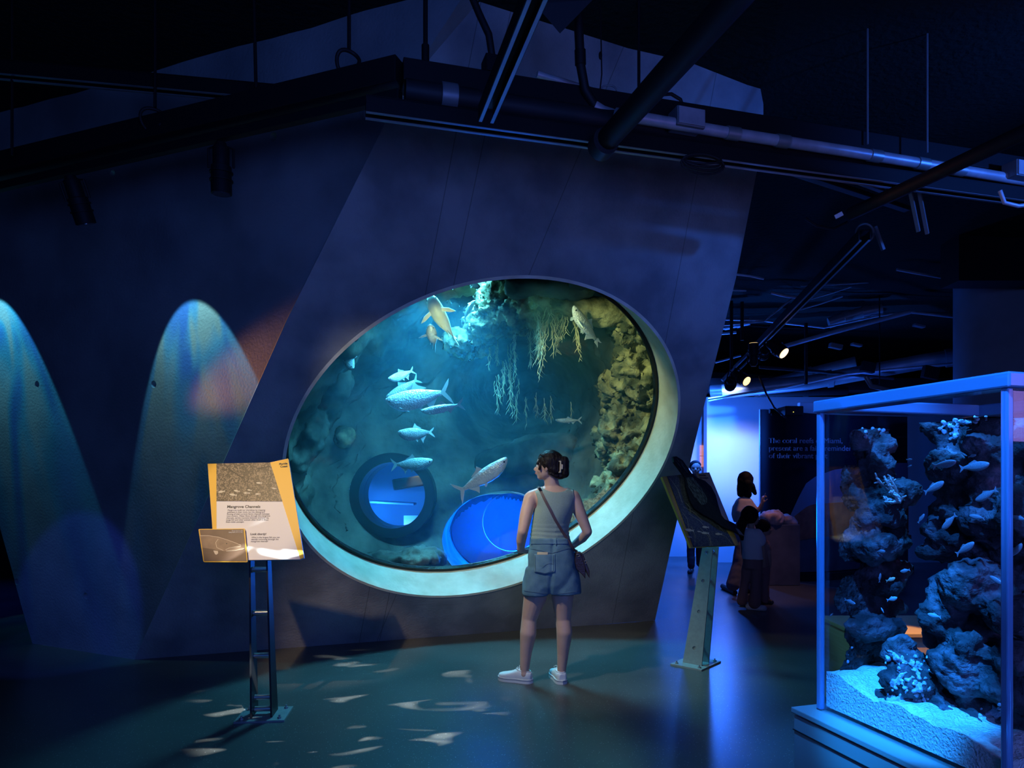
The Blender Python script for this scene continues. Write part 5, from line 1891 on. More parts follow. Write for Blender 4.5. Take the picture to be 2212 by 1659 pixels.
# sand bed
M['sand'] = mat('white_coral_sand', (0.72, 0.72, 0.68), 0.9, col2=(0.90, 0.90, 0.86), nscale=60, bump=1.0, bscale=120)
g = G()
n = 60
for j in range(n + 1):
    for i in range(n + 1):
        a = t + 0.003 + (TL - 2 * t - 0.006) * i / n; b = t + 0.003 + (TD_ - 2 * t - 0.006) * j / n
        z = ZB0 + 0.14 + 0.03 * mnoise.noise(V(a * 6, b * 6, 0)) + 0.010 * mnoise.noise(V(a * 25, b * 25, 3)) - 0.05 * (a / TL) + 0.03 * (b / TD_)
        g.v.append(tuple(tk_(a, b, z)))
nn = (n + 1) ** 2
for j in range(n):
    for i in range(n):
        k = j * (n + 1) + i
        g.f.append((k, k + 1, k + n + 2, k + n + 1))
# skirt down to the glass bottom
ringi = [i for i in range(n + 1)] + [(j) * (n + 1) + n for j in range(1, n + 1)] + [n * (n + 1) + i for i in range(n - 1, -1, -1)] + [j * (n + 1) for j in range(n - 1, 0, -1)]
base = len(g.v)
for k in ringi:
    p = g.v[k]; g.v.append((p[0], p[1], ZB0 + 0.016))
for k in range(len(ringi)):
    k2 = (k + 1) % len(ringi)
    g.f.append((ringi[k], ringi[k2], base + k2, base + k))
g.f.append(tuple(base + k for k in range(len(ringi))))
tag(g.obj('sand_bed', M['sand'], smooth=True, angle=50), 'bright white-blue sand lying in the bottom of the coral tank', 'sand', kind='stuff')
# live rock columns
M['coral'] = mat('encrusted_reef_rock', (0.03, 0.028, 0.032), 0.9, col2=(0.20, 0.17, 0.20), nscale=11, detail=10, lo=0.45, hi=0.72, bump=1.0, bscale=45)
M['polyp'] = mat('pale_polyps', (0.30, 0.36, 0.50), 0.7, col2=(0.60, 0.62, 0.70), nscale=40, bump=0.8, bscale=90)
M['coralbranch'] = mat('pale_branch_coral', (0.50, 0.46, 0.44), 0.8, col2=(0.62, 0.58, 0.55), nscale=60)
rr = random.Random(11)


REEFB = []


def reef(label, path, seed, vox=0.013, n_per=5, spread=0.08, r0=0.07):
    g = G()
    r_ = random.Random(seed)
    for (a, b, z, r) in path:
        for k in range(n_per):
            g.ball(tk_(a + r_.uniform(-1, 1) * r * 0.7, b + r_.uniform(-1, 1) * r * 0.7, z + r_.uniform(-1, 1) * r * 0.8), (r * r_.uniform(.45, .8), r * r_.uniform(.45, .8), r * r_.uniform(.35, .7)), seg=12, rings=8)
    g = remesh(g, vox, 2)
    g = displace(g, 0.035, 11, 5, seed)
    g = displace(g, 0.012, 42, 3, seed + 3)
    # keep inside the glass
    out = []
    for p in g.v:
        q = Vector(p) - T1
        a = min(max(q.dot(TU), t + 0.012), TL - t - 0.012); b = min(max(q.dot(TW_), t + 0.012), TD_ - t - 0.012)
        out.append(tuple(T1 + TU * a + TW_ * b + V(0, 0, min(p[2], ZT0 - 0.10))))
    g.v = out
    REEFB.append(BVHTree.FromPolygons([Vector(p) for p in g.v], g.f))
    return tag(g.obj('reef_rock', M['coral'], smooth=True, recalc=False), label, 'coral rock', 'encrusted rocks in the coral tank')


def inbox(px, py, b):
    """point in the tank at depth b behind the left pane on the ray of a picture point"""
    N = TW_
    P = T1 + TW_ * b
    q = on_plane(px, py, P, N)
    d = q - T1
    return (d.dot(TU), b, q.z)


def pth(pts):
    return [(*inbox(px, py, b), r) for (px, py, b, r) in pts]


reef('left rock column rising from sand to waterline in the coral tank', pth([(1815, 1440, .20, .09), (1800, 1370, .2, .10), (1850, 1390, .2, .10), (1810, 1290, .22, .11), (1870, 1300, .22, .12), (1905, 1330, .25, .08), (1820, 1210, .22, .10), (1880, 1210, .22, .13), (1810, 1130, .22, .11), (1880, 1120, .22, .12), (1920, 1150, .25, .07), (1830, 1050, .22, .10), (1880, 1040, .22, .10), (1830, 980, .22, .08), (1870, 960, .22, .07), (1940, 1080, .3, .05), (1885, 1260, .25, .08)]), 1)
reef('right rock column, the bulkiest, reaching the lid of the coral tank', pth([(2090, 1560, .25, .11), (2160, 1600, .25, .12), (2060, 1480, .25, .12), (2140, 1480, .25, .13), (2060, 1400, .27, .11), (2130, 1380, .27, .13), (2050, 1310, .27, .09), (2120, 1280, .27, .13), (2190, 1300, .27, .12), (2060, 1200, .28, .09), (2130, 1190, .28, .12), (2060, 1110, .28, .08), (2120, 1090, .28, .12), (2190, 1120, .28, .12), (2070, 1030, .28, .07), (2120, 1000, .28, .11), (2080, 950, .28, .09), (2140, 920, .28, .10), (2035, 925, .28, .04), (2200, 980, .28, .12), (2200, 1450, .27, .12), (2010, 1520, .2, .07)]), 2)
reef('small round polyp-covered rock between the two columns in the coral tank', pth([(1960, 1440, .16, .07), (1950, 1490, .15, .075), (1985, 1500, .15, .07), (1935, 1530, .13, .06), (1965, 1405, .17, .05), (1990, 1460, .16, .06), (2010, 1550, .15, .07)]), 3)
# pale polyp clumps
g0 = None
POL = [(1935, 1420, .12), (1975, 1440, .12), (1950, 1475, .11), (1990, 1490, .12), (1940, 1515, .10), (1975, 1525, .11), (1830, 915, .14), (1870, 920, .16), (2080, 905, .18), (2115, 895, .18), (2050, 930, .2), (2150, 1540, .13), (2100, 1580, .13), (1815, 1400, .12), (2030, 1560, .11)]
plab = ['top left polyp clump on the small round rock', 'top right polyp clump on the small round rock', 'middle left polyp clump on the small round rock', 'middle right polyp clump on the small round rock', 'lowest left polyp clump on the small round rock', 'lowest right polyp clump on the small round rock',
        'polyp clump at the top of the left rock column, left', 'polyp clump at the top of the left rock column, right', 'polyp clump at the top of the right rock column, left', 'polyp clump at the top of the right rock column, right', 'polyp clump on the shoulder of the right rock column', 'polyp clump low on the right rock column, right', 'polyp clump low on the right rock column, left', 'polyp clump low on the left rock column', 'polyp clump between the small rock and the right column']
for (px, py, b), lab in zip(POL, plab):
    g = G()
    a_, b_2, z_ = inbox(px, py, b)
    for k in range(26):
        qx, qy = px + rr.gauss(0, 13), py + rr.gauss(0, 11)
        dd_ = Vector(((qx - HX) / F, 1.0, (HY - qy) / F)).normalized()
        hits = [h for h in (bv.ray_cast(V(0, 0, EYE), dd_) for bv in REEFB) if h[0] is not None]
        if hits:
            h = min(hits, key=lambda q: q[3])
            g.ball(h[0] + h[1] * 0.001, rr.uniform(.004, .009), seg=8, rings=5)
    if not g.v: continue
    g = remesh(g, 0.004, 1)
    g = displace(g, 0.004, 60, 2, px)
    tag(g.obj('polyp_clump', M['polyp'], smooth=True, recalc=False), lab, 'coral', 'pale polyps in the coral tank')
# branching coral on the left column
g = G()
a_, b_2, z_ = inbox(1925, 1060, .15)
base = tk_(a_ - 0.02, b_2 + 0.06, z_ - 0.04)
for k in range(16):
    e = tk_(a_ + rr.uniform(-.06, .06), b_2 + rr.uniform(-.03, .03), z_ + rr.uniform(-.05, .06))
    mid_ = base.lerp(e, 0.55) + V(rr.uniform(-.01, .01), 0, rr.uniform(-.01, .01))
    g.tube([base, mid_, e], [0.006, 0.005, 0.0035], 6)
    for q in range(4):
        f_ = mid_.lerp(e, rr.uniform(0.2, 1))
        g.tube([f_, f_ + V(rr.uniform(-.02, .02), rr.uniform(-.01, .01), rr.uniform(-.01, .02))], [0.004, 0.0025], 5)
tag(g.obj('branching_coral', M['coralbranch'], smooth=True), 'pale branching coral reaching out from the left rock column', 'coral')
# little fish
M['smallfish'] = mat('silvery_blue_fish', (0.25, 0.30, 0.38), 0.4, 0.2, col2=(0.48, 0.50, 0.55), nscale=30)
M['smallorange'] = mat('orange_white_fish', (0.70, 0.36, 0.16), 0.45, col2=(0.78, 0.66, 0.58), nscale=60)
SF = [(2040, 1003, .12, 0.15, 66, 'striped fish high in front of the right rock column, left of its twin'), (2105, 1008, .10, 0.12, 80, 'long striped fish high in front of the right rock column'), (2018, 1053, .12, 0.45, 62, 'fish swimming down left beside the right rock column'), (2050, 1128, .12, -0.8, 55, 'fish diving down right in front of the right rock column'), (2110, 1117, .10, 0.1, 42, 'small level fish in front of the right rock column'), (2085, 1185, .12, 0.6, 60, 'bright fish rising right in the middle of the right rock column'), (2130, 1070, .10, -0.5, 64, 'fish slanting down right near the near corner edge'), (1990, 1120, .14, 0.9, 30, 'small upright fish in the gap beside the right column'), (1924, 1252, .10, 0.4, 30, 'tiny orange fish in the gap between the rock columns'), (1901, 1248, .12, 1.4, 24, 'tiny upright fish left of the orange one'), (1927, 1294, .10, 0.35, 34, 'pale small fish below the orange one'), (1836, 1300, .10, -0.15, 36, 'level fish in front of the left rock column'), (2018, 1330, .10, 0.0, 38, 'lone level fish low in front of the right rock column'), (1964, 993, .12, 0.0, 18, 'tiny fish high in the open gap'), (1965, 1007, .14, 0.3, 13, 'tiniest fish high in the open gap'), (1903, 1191, .12, 0.1, 28, 'small fish beside the left rock column at mid height'), (1888, 1181, .13, -0.6, 30, 'mottled fish left of the small mid-height fish'), (1955, 1233, .12, -0.3, 30, 'faint fish crossing the middle gap'), (2100, 985, .10, 0.2, 22, 'small bright fish between the two striped fish'), (2195, 1190, .10, 0.9, 50, 'fish beyond the near corner edge rising right'), (2203, 1120, .10, 0.2, 40, 'fish beyond the near corner edge, level'), (2155, 1255, .10, 0.4, 45, 'fish at the near corner edge at mid height'), (1796, 1328, .08, -0.7, 14, 'tiniest bright fish near the left pane'), (1906, 1318, .12, 0.9, 14, 'tiniest bright fish beside the left column')]


def small_fish(label, m):
    root = thing('small_fish', label, 'fish', (0, 0, 0), 'small fish in the coral tank')
    g = fish_body(G(), 0.15, 0.07, 0, 0, 12)
    g.obj('body', m, root, smooth=True)
    g = G()
    fin_plate(g, [(-0.38, 0.03), (-0.52, 0.13), (-0.47, 0), (-0.52, -0.13), (-0.38, -0.03)], 0, 0.02)
    g.obj('tail_fin', m, root)
    g = G()
    fin_plate(g, [(0.15, 0.12), (0.02, 0.21), (-0.2, 0.12), (-0.1, 0.09)], 0, 0.02)
    g.obj('dorsal_fin', m, root)
    return root


proto = small_fish('x', M['smallfish'])
proto2 = small_fish('x', M['smallorange'])
used = [False, False]
for (px, py, b, ang, L, lab) in SF:
    k = 1 if 'orange' in lab and 'tiny orange' in lab or 'mottled' in lab else 0
    o = (proto, proto2)[k]
    if used[k]: o = copy_tree(o)
    used[k] = True
    o['label'] = lab
    a_, b_2, z_ = inbox(px, py, b)
    c = tk_(a_, b_2, z_)
    ln = L / F * c.y * 0.85
    d = (TU * math.cos(ang) + V(0, 0, 1) * math.sin(ang)).normalized()
    if rr.random() < 0.4: d = V(-d.x, -d.y, d.z)
    Z = (V(0, 0, 1) - d * d.z).normalized() if abs(d.z) < 0.98 else TU
    Mx = Matrix((d, Z.cross(d), Z)).transposed()
    o.location = c
    o.rotation_euler = Mx.to_euler()
    o.scale = (ln, ln, ln)
# wooden plinth seen through the gap
M['wood'] = mat('warm_lit_wood', (0.62, 0.38, 0.17), 0.5, col2=(0.72, 0.47, 0.24), nscale=3, stretch=(1, 1, 18))
wb = thing('wooden_plinth', 'warm-lit wooden plinth seen low through the gap in the coral tank', 'plinth', (2.42, 4.3, 0))
g = G(); g.box((2.42, 4.3, 0.25), (0.70, 0.5, 0.50), None, 0.006); g.obj('plinth_body', M['wood'], wb)
g = G(); g.box((2.42, 4.3, 0.515), (0.74, 0.54, 0.026), None, 0.004); g.obj('plinth_top', M['wood'], wb)

# ================================================================== curved exhibit wall
M['exh'] = mat('dark_navy_print', (0.010, 0.012, 0.020), 0.85, spec=0.05)
M['exh_edge'] = mat('pale_panel_edge', (0.55, 0.56, 0.60), 0.5)
cps = [at(1641, 1240, 10.2), at(1656, 1240, 9.95), at(1690, 1240, 9.75), at(1740, 1240, 9.7), at(1800, 1240, 9.85), at(1880, 1240, 10.2), at(1960, 1240, 10.8)]
ZTOP = 2.42
ex = thing('exhibit_wall', 'curved dark exhibit wall with coral reef text and reef picture', 'display wall', V(cps[3].x, cps[3].y, 0))
g = G()
pts = []
for i in range(len(cps) - 1):
    for k in range(6):
        p = cps[i].lerp(cps[i + 1], k / 6)
        pts.append(V(p.x, p.y, 0))
pts.append(V(cps[-1].x, cps[-1].y, 0))
for _ in range(3):
    pts = [pts[0]] + [(pts[i - 1] + pts[i] * 2 + pts[i + 1]) / 4 for i in range(1, len(pts) - 1)] + [pts[-1]]


def ztop(i):
    return ZTOP + 0.05 * math.cos(i / len(pts) * 5)


def strip(g, i0, i1, z0f, z1f, off, t):
    n0 = len(g.v)
    m_ = i1 - i0 + 1
    rows = []
    for i in range(i0, i1 + 1):
        tn = (pts[min(i + 1, len(pts) - 1)] - pts[max(i - 1, 0)]).normalized()
        nn = V(tn.y, -tn.x, 0)
        if nn.y > 0: nn = -nn
        a = pts[i] + nn * off; b = pts[i] + nn * (off - t)
        g.v += [(a.x, a.y, z0f(i)), (a.x, a.y, z1f(i)), (b.x, b.y, z1f(i)), (b.x, b.y, z0f(i))]
    for k in range(m_ - 1):
        o = n0 + k * 4
        for q in range(4):
            q2 = (q + 1) % 4
            g.f.append((o + q, o + 4 + q, o + 4 + q2, o + q2))
    g.f.append((n0, n0 + 1, n0 + 2, n0 + 3))
    o = n0 + (m_ - 1) * 4
    g.f.append((o + 3, o + 2, o + 1, o))


NPT = len(pts)
strip(g, 1, NPT - 1, lambda i: 0.0, ztop, 0.0, 0.10)
g.obj('wall_panel', M['exh'], ex, smooth=True, angle=40)
g = G(); strip(g, 0, 1, lambda i: 0.0, lambda i: ztop(i) + 0.01, 0.01, 0.12)
g.obj('edge_strip', M['exh_edge'], ex)
# picture shapes on the wall
M['ex_wave'] = mat('grey_blue_print', (0.16, 0.20, 0.30), 0.6)
M['ex_red'] = mat('rust_coral_print', (0.42, 0.13, 0.07), 0.7, col2=(0.22, 0.06, 0.04), nscale=6)
M['ex_pale'] = mat('pale_pink_coral_print', (0.62, 0.42, 0.36), 0.7, col2=(0.45, 0.28, 0.24), nscale=12)
M['ex_low'] = mat('slate_print', (0.10, 0.11, 0.15), 0.6, col2=(0.06, 0.07, 0.10), nscale=4)
w0 = lambda i: 0.0


def zx(py, i):
    return EYE + (HY - py) / F * pts[i].y


def colpx(i):
    return HX + pts[i].x / pts[i].y * F


def interp_px(tab):
    xs = [a for a, b in tab]; ys = [b for a, b in tab]
    return lambda i: zx(float(np.interp(colpx(i), xs, ys)), i)


g = G(); strip(g, 2, NPT - 1, lambda i: 0.12, interp_px([(1640, 1180), (1700, 1170), (1760, 1160), (1900, 1150)]), 0.012, 0.01)
g.obj('reef_picture_base', M['ex_low'], ex)
g = G(); strip(g, 2, NPT - 1, interp_px([(1640, 1181), (1700, 1171), (1760, 1161), (1900, 1151)]), interp_px([(1640, 1125), (1665, 1118), (1690, 1128), (1712, 1118), (1745, 1092), (1765, 1088), (1900, 1080)]), 0.018, 0.01)
g.obj('reef_picture_corals', M['ex_red'], ex)
g = G(); strip(g, 9, NPT - 1, interp_px([(1640, 1126), (1712, 1120), (1745, 1093), (1900, 1081)]), interp_px([(1640, 1130), (1706, 1116), (1722, 1080), (1740, 1045), (1760, 1030), (1800, 1015), (1900, 1000)]), 0.010, 0.008)
g.obj('reef_picture_wave', M['ex_wave'], ex)
g = G(); strip(g, 0, NPT - 1, lambda i: 0.0, lambda i: 0.10, 0.10, 0.10)
g.obj('plinth_step', M['exh'], ex)
# heads of pale coral standing on the ledge in front
def corhead(label, px, py, Y, r):
    g = G(); g.ball(at(px, py, Y), (r, r * 0.8, r * 0.55)); g.ball(at(px + 8, py + 6, Y), (r * 0.7, r * 0.7, r * 0.5))
    g = remesh(g, 0.02, 2); g = displace(g, 0.03, 9, 4, px)
    return tag(g.obj('coral_head', M['ex_pale'], smooth=True, recalc=False), label, 'coral model', 'pale coral models at the exhibit wall')


shelf = thing('display_shelf', 'low dark shelf under the pale coral models', 'shelf', (at(1670, 1200, 9.35).x, 9.45, 0))
g = G(); g.box((at(1672, 1200, 9.35).x + 0.05, 9.40, (EYE + (HY - 1132) / F * 9.35) / 2), (0.52, 0.34, EYE + (HY - 1132) / F * 9.35), None, 0.01)
g.obj('shelf_body', M['ex_low'], shelf)
corhead('wide pale coral model beside the raised hand of the pointing woman', 1668, 1116, 9.30, 0.17)
corhead('smaller pale coral model at the right end of the shelf', 1700, 1122, 9.35, 0.12)
tmx = lambda px, py, Y, ang: Matrix.Translation(at(px, py, Y)) @ Matrix.Rotation(ang, 4, 'Z') @ Matrix.Rotation(R(90), 4, 'X')
M['ex_text'] = mat('dim_pink_lettering', (0.30, 0.24, 0.28), 0.6)
text('wall_text', 'The coral reefs of Miami,\npresent are a faint reminder\nof their vibrant past', tmx(1661, 957, 9.52, R(3)), 0.104, M['ex_text'], ex, line=1.02, thick=0.004)
pj = thing('projector', 'black projector box standing on top of the exhibit wall', 'projector', at(1707, 898, 9.75))
g = G(); g.box(at(1707, 889, 9.75), (0.26, 0.30, 0.13), None, 0.012); g.obj('projector_body', M['black'], pj)
g = G(); g.ball(at(1714, 890, 9.59), 0.006); g.obj('status_light', mat('yellow_led', (0.8, 0.6, 0.1), 0.4, emit=(1, 0.8, 0.1), estr=1.5), pj, smooth=True)
g = G(); g.tube([at(1668, 897, 9.8), at(1668, 889, 9.8)], 0.02, 8); g.tube([at(1662, 888, 9.8), at(1678, 888, 9.8)], 0.035, 10)
tag(g.obj('wall_clamp_lamp', M['black'], smooth=True, angle=40), 'small black clamp lamp on the left top corner of the exhibit wall', 'lamp')
g = G(); g.box(at(1757, 885, 10.6), (0.46, 0.1, 0.22), None, 0.01)
tag(g.obj('vent_panel', M['backwall']), 'blue-lit slatted panel peeking over the exhibit wall beside the projector', 'panel')
# lit pink exhibits glimpsed in the gap at the end of the blue wall
M['pinklit'] = mat('backlit_coral_photo', (0.5, 0.25, 0.2), 0.5, emit=(1.0, 0.36, 0.25), estr=0.55, col2=(0.8, 0.5, 0.4), nscale=6)
for k, (y0, y1, lab) in enumerate(((962, 984, 'upper backlit pink coral picture in the gap left of the blue wall'), (986, 1008, 'lower backlit pink coral picture in the gap left of the blue wall'))):
    c0, c1 = at(1518, y0, 12.68), at(1534, y1, 12.68)
    g = G(); g.box((c0 + c1) / 2, (abs(c1.x - c0.x) + 0.1, 0.04, abs(c0.z - c1.z)))
    tag(g.obj('backlit_picture', M['pinklit']), lab, 'picture')
g = G(); g.box((at(1460, 1000, 12.6).x, 12.75, 1.4), (2.6, 0.1, 2.8)); struct(g.obj('wall_gap', M['backwall']))

# ================================================================== people
def head_shape(g, C, f, sc=1.0, nose=True):
    """skull, jaw, nose, lips, chin and ears around centre C, facing f"""
    f = Vector(f).normalized(); up = V(0, 0, 1)
    up = (up - f * up.dot(f)).normalized()
    s = f.cross(up)
    Mx = Matrix((f, s, up)).transposed()
    P = lambda a, b, c: C + f * a * sc + s * b * sc + up * c * sc
    g.ball(P(-0.008, 0, 0.018), (0.095 * sc, 0.074 * sc, 0.088 * sc), Mx, 22, 14)
    g.ball(P(0.022, 0, -0.035), (0.064 * sc, 0.058 * sc, 0.062 * sc), Mx, 18, 12)
    g.ball(P(0.055, 0, -0.078), (0.026 * sc, 0.026 * sc, 0.020 * sc), Mx)
    g.ball(P(0.060, 0, 0.020), (0.028 * sc, 0.052 * sc, 0.016 * sc), Mx)      # brow
    for k in (-1, 1):
        g.ball(P(0.052, 0.034 * k, -0.028), (0.026 * sc, 0.024 * sc, 0.026 * sc), Mx)   # cheeks
        g.ball(P(-0.008, 0.074 * k, -0.010), (0.016 * sc, 0.008 * sc, 0.029 * sc), Mx)  # ears
    g.capsule(P(0.078, 0, 0.008), P(0.100, 0, -0.022), 0.008 * sc, 0.012 * sc, 10)
    g.ball(P(0.092, 0.010, -0.026), 0.008 * sc, Mx, 8, 6); g.ball(P(0.092, -0.010, -0.026), 0.008 * sc, Mx, 8, 6)
    g.ball(P(0.080, 0, -0.048), (0.014 * sc, 0.022 * sc, 0.007 * sc), Mx)
    g.ball(P(0.078, 0, -0.058), (0.013 * sc, 0.019 * sc, 0.007 * sc), Mx)
    return P, Mx


def hand_shape(g, wr, d, pn, side, sc=1.0, curl=0.35, point=False):
    """palm, four unequal bent fingers and a thumb. d along the hand, pn palm normal, side towards the thumb"""
    d = Vector(d).normalized(); pn = Vector(pn); pn = (pn - d * pn.dot(d)).normalized()
    sd = d.cross(pn).normalized()
    if sd.dot(Vector(side)) < 0: sd = -sd
    wr = Vector(wr)
    k = sc
    g.capsule(wr, wr + d * 0.05 * k, 0.024 * k, 0.030 * k, 12, (1.15, 0.62), up=pn)
    for j in range(4):
        o = sd * (0.027 - 0.018 * j) * k
        g.capsule(wr + d * 0.02 * k + o * 0.7, wr + d * 0.078 * k + o, 0.012 * k, 0.0105 * k, 8)
    L = [0.068, 0.076, 0.071, 0.056]
    for j in range(4):
        b = wr + d * 0.082 * k + sd * (0.028 - 0.0185 * j) * k
        dr = (d + sd * (0.10 - 0.07 * j)).normalized()
        c_ = curl * (0.8 + 0.16 * j)
        if point: c_ = 0.05 if j == 0 else 1.35
        ang = c_ * 0.5
        p = b
        for q, fr in enumerate((0.45, 0.30, 0.25)):
            dv = (dr * math.cos(ang) + pn * math.sin(ang)).normalized()
            e = p + dv * L[j] * fr * k
            g.capsule(p, e, (0.0098 - 0.0009 * q) * k, (0.0092 - 0.0010 * q) * k, 8)
            p = e
            ang += c_ * 0.8
    b = wr + d * 0.022 * k + sd * 0.026 * k
    e = b + (d * 0.55 + sd * 0.75 + pn * 0.25).normalized() * 0.036 * k
    g.capsule(b, e, 0.013 * k, 0.0105 * k, 8)
    e2 = e + (d * 0.85 + sd * 0.3 + pn * 0.35).normalized() * 0.034 * k
    g.capsule(e, e2, 0.0105 * k, 0.0085 * k, 8)


def limb(g, pts, rads, seg=16):
    for i in range(len(pts) - 1):
        g.capsule(pts[i], pts[i + 1], rads[i], rads[i + 1], seg)


WY = 4.83
def W(px, py, dy=0.0):
    """woman: picture point at her own depth, then moved dy away"""
    p = at(px, py, WY)
    return V(p.x, p.y + dy, p.z)


woman = thing('person', 'woman in sage tank top and denim shorts with claw-clipped dark hair, facing the oval window', 'person', W(1170, 1475))
body = G()
secs = [(1196, 1050, 17, .055), (1196, 1058, 32, .068), (1196, 1066, 45, .082), (1197, 1078, 44, .092), (1199, 1092, 40, .100), (1194, 1112, 39, .100), (1190, 1128, 38, .094), (1187, 1146, 38, .092), (1188, 1165, 41, .100), (1192, 1190, 46, .112), (1192, 1215, 50, .118), (1192, 1240, 50, .112), (1192, 1262, 46, .09)]
px2m = WY / F
body.loft([((W(c, y).x, WY, W(c, y).z), hw * px2m, d) for (c, y, hw, d) in reversed(secs)], 28, 2.3)
torso_only = G(); torso_only.v = list(body.v); torso_only.f = list(body.f)
# neck and head
body.capsule(W(1195, 1062, 0.0), W(1189, 1030, -0.005), 0.056, 0.050)
torso_only.capsule(W(1195, 1064, 0), W(1192, 1050, 0), 0.058, 0.052)
HC = W(1184, 1008, -0.02)
HF = V(-0.95, 0.30, 0.03).normalized()
hp, HMx = head_shape(body, HC, HF, 0.97)
# shoulders and arms
for (px, py) in ((1150, 1074), (1237, 1073)):
    body.ball(W(px, py, 0), (0.052, 0.052, 0.050)); torso_only.ball(W(px + (4 if px < 1190 else -3), py + 1, 0), (0.050, 0.052, 0.050))
body.capsule(W(1172, 1066), W(1150, 1073), 0.050, 0.047); body.capsule(W(1220, 1066), W(1237, 1073), 0.050, 0.046)
limb(body, [W(1146, 1077, 0), W(1137, 1108, -0.02), W(1129, 1147, -0.05)], [0.050, 0.046, 0.038])
limb(body, [W(1129, 1147, -0.05), W(1126, 1166, -0.01), W(1125, 1190, 0.06)], [0.038, 0.036, 0.025])
limb(body, [W(1240, 1077, 0), W(1253, 1110, -0.02), W(1268, 1148, -0.03)], [0.049, 0.043, 0.034])
limb(body, [W(1268, 1148, -0.03), W(1259, 1163, 0.03), W(1243, 1180, 0.12)], [0.034, 0.034, 0.025])
hand_shape(body, W(1125, 1192, 0.065), V(0.90, 0.42, -0.10), V(0.2, -0.4, -1), V(0.1, -0.3, 1), 0.95, 0.55)
hand_shape(body, W(1243, 1181, 0.12), V(-0.75, 0.35, -0.25), V(-0.3, -0.9, 0), V(0, 0.1, 1), 0.95, 0.5)
# hips, buttocks and legs
body.ball(W(1170, 1232, -0.035), (0.080, 0.090, 0.090)); body.ball(W(1216, 1232, -0.035), (0.080, 0.090, 0.090))
limb(body, [W(1165, 1235, 0), W(1156, 1290, 0), W(1143, 1338, 0.01)], [0.082, 0.083, 0.055])
limb(body, [W(1143, 1338, 0.01), W(1141, 1368, -0.012), W(1136, 1410, 0.0), W(1133, 1450, 0.005)], [0.054, 0.059, 0.043, 0.032])
limb(body, [W(1219, 1235, 0), W(1215, 1290, 0), W(1217, 1338, 0.01)], [0.082, 0.080, 0.055])
limb(body, [W(1217, 1338, 0.01), W(1219, 1366, -0.012), W(1216, 1410, 0.0), W(1213, 1452, 0.005)], [0.054, 0.057, 0.042, 0.031])
# bare feet inside the shoes
body.capsule(W(1133, 1456, 0.0), V(W(1133, 1456).x, WY + 0.008, 0.06), 0.032, 0.026)
body.capsule(W(1213, 1458, 0.0), V(W(1213, 1458).x, WY + 0.010, 0.06), 0.031, 0.026)
body.capsule(V(W(1134, 0).x, WY + 0.01, 0.045), V(W(1090, 0).x, WY + 0.065, 0.035), 0.027, 0.022)
body.capsule(V(W(1212, 0).x, WY + 0.01, 0.045), V(W(1203, 0).x, WY + 0.15, 0.035), 0.027, 0.022)
bobj = remesh(body, 0.0065, 4, 'body', M['skin'], woman)

# tank top: torso shell with scooped neckline and armholes
tg = remesh(torso_only, 0.010, 4)
tg = inflate(tg, 0.009)
nx_ = W(1200, 0).x


def topfn(p):
    zt = W(0, 1166 + 2.0 * math.sin(p.x * 40), 0).z
    a = p.z - zt
    back = p.y < WY + 0.02
    low = 1063 if back else 1082
    u = (p.x - nx_) / (34 * px2m)
    zn = W(0, low, 0).z + (W(0, 1049, 0).z - W(0, low, 0).z) * min(1.6, abs(u)) ** 2.2
    b = zn - p.z
    xl, xr = W(1157, 0).x, W(1240, 0).x
    # armholes: circles in the side view
    zc = W(0, 1082, 0).z
    cl = p.x - (W(1157, 0).x + 0.012 * math.cos((p.z - zc) * 30))
    cr = (W(1240, 0).x - 0.004) - p.x
    ar = min(cl, cr) if p.z > W(0, 1098, 0).z else 1
    return min(a, b, ar)


tg = clip(tg, topfn)
n_ = normals_of(tg)
o_ = G(); o_.f = tg.f
for p, q in zip(tg.v, n_):
    p = Vector(p)
    dz = (p.z - W(0, 1150, 0).z)
    fold = 0.0035 * math.sin(p.z * 210 + 3 * mnoise.noise(p * 6)) * math.exp(-(dz / 0.06) ** 2) + 0.004 * mnoise.noise(V(p.x * 18, p.y * 18, p.z * 7))
    o_.v.append(tuple(p + q * fold))
top = modded(o_, [('SOLIDIFY', dict(thickness=0.004, offset=-1)), ('SMOOTH', dict(factor=0.3, iterations=1))], 'tank_top', M['top'], woman)

# shorts
sh = G()
ss = [(1188, 1160, 43, .108), (1189, 1172, 45, .112), (1191, 1188, 48.5, .126), (1192.5, 1205, 51.5, .138), (1193, 1228, 54, .140), (1193, 1246, 56.5, .135), (1192.5, 1262, 58.5, .125), (1192, 1280, 60, .10)]
sh.loft([((W(c, y).x, WY - 0.006, W(c, y).z), hw * px2m, d) for (c, y, hw, d) in reversed(ss)], 32, 2.3)
sh.loft([((W(c, y).x, WY, W(c, y).z), hw * px2m, d) for (c, y, hw, d) in ((1157.5, 1284, 30.5, .125), (1159, 1262, 30, .125), (1163, 1225, 29, .12))], 28, 2.3)
sh.loft([((W(c, y).x, WY, W(c, y).z), hw * px2m, d) for (c, y, hw, d) in ((1223, 1281, 34, .125), (1221, 1262, 33, .125), (1216, 1225, 31, .12))], 28, 2.3)
sh = remesh(sh, 0.009, 3)
n_ = normals_of(sh)
o_ = G(); o_.f = sh.f
for p, q in zip(sh.v, n_):
    p = Vector(p)
    d = 0.007 * mnoise.noise(V(p.x * 9 + p.z * 7, p.y * 6, p.z * 9)) + 0.003 * mnoise.noise(p * 24)
    xc = W(1191, 0).x + (p.z - W(0, 1200, 0).z) * 0.06
    d -= 0.010 * math.exp(-((p.x - xc) / 0.012) ** 2) * (1 if p.y < WY else 0)
    o_.v.append(tuple(p + q * d))
shorts = o_.obj('denim_shorts', M['denim'], woman, smooth=True, recalc=False)
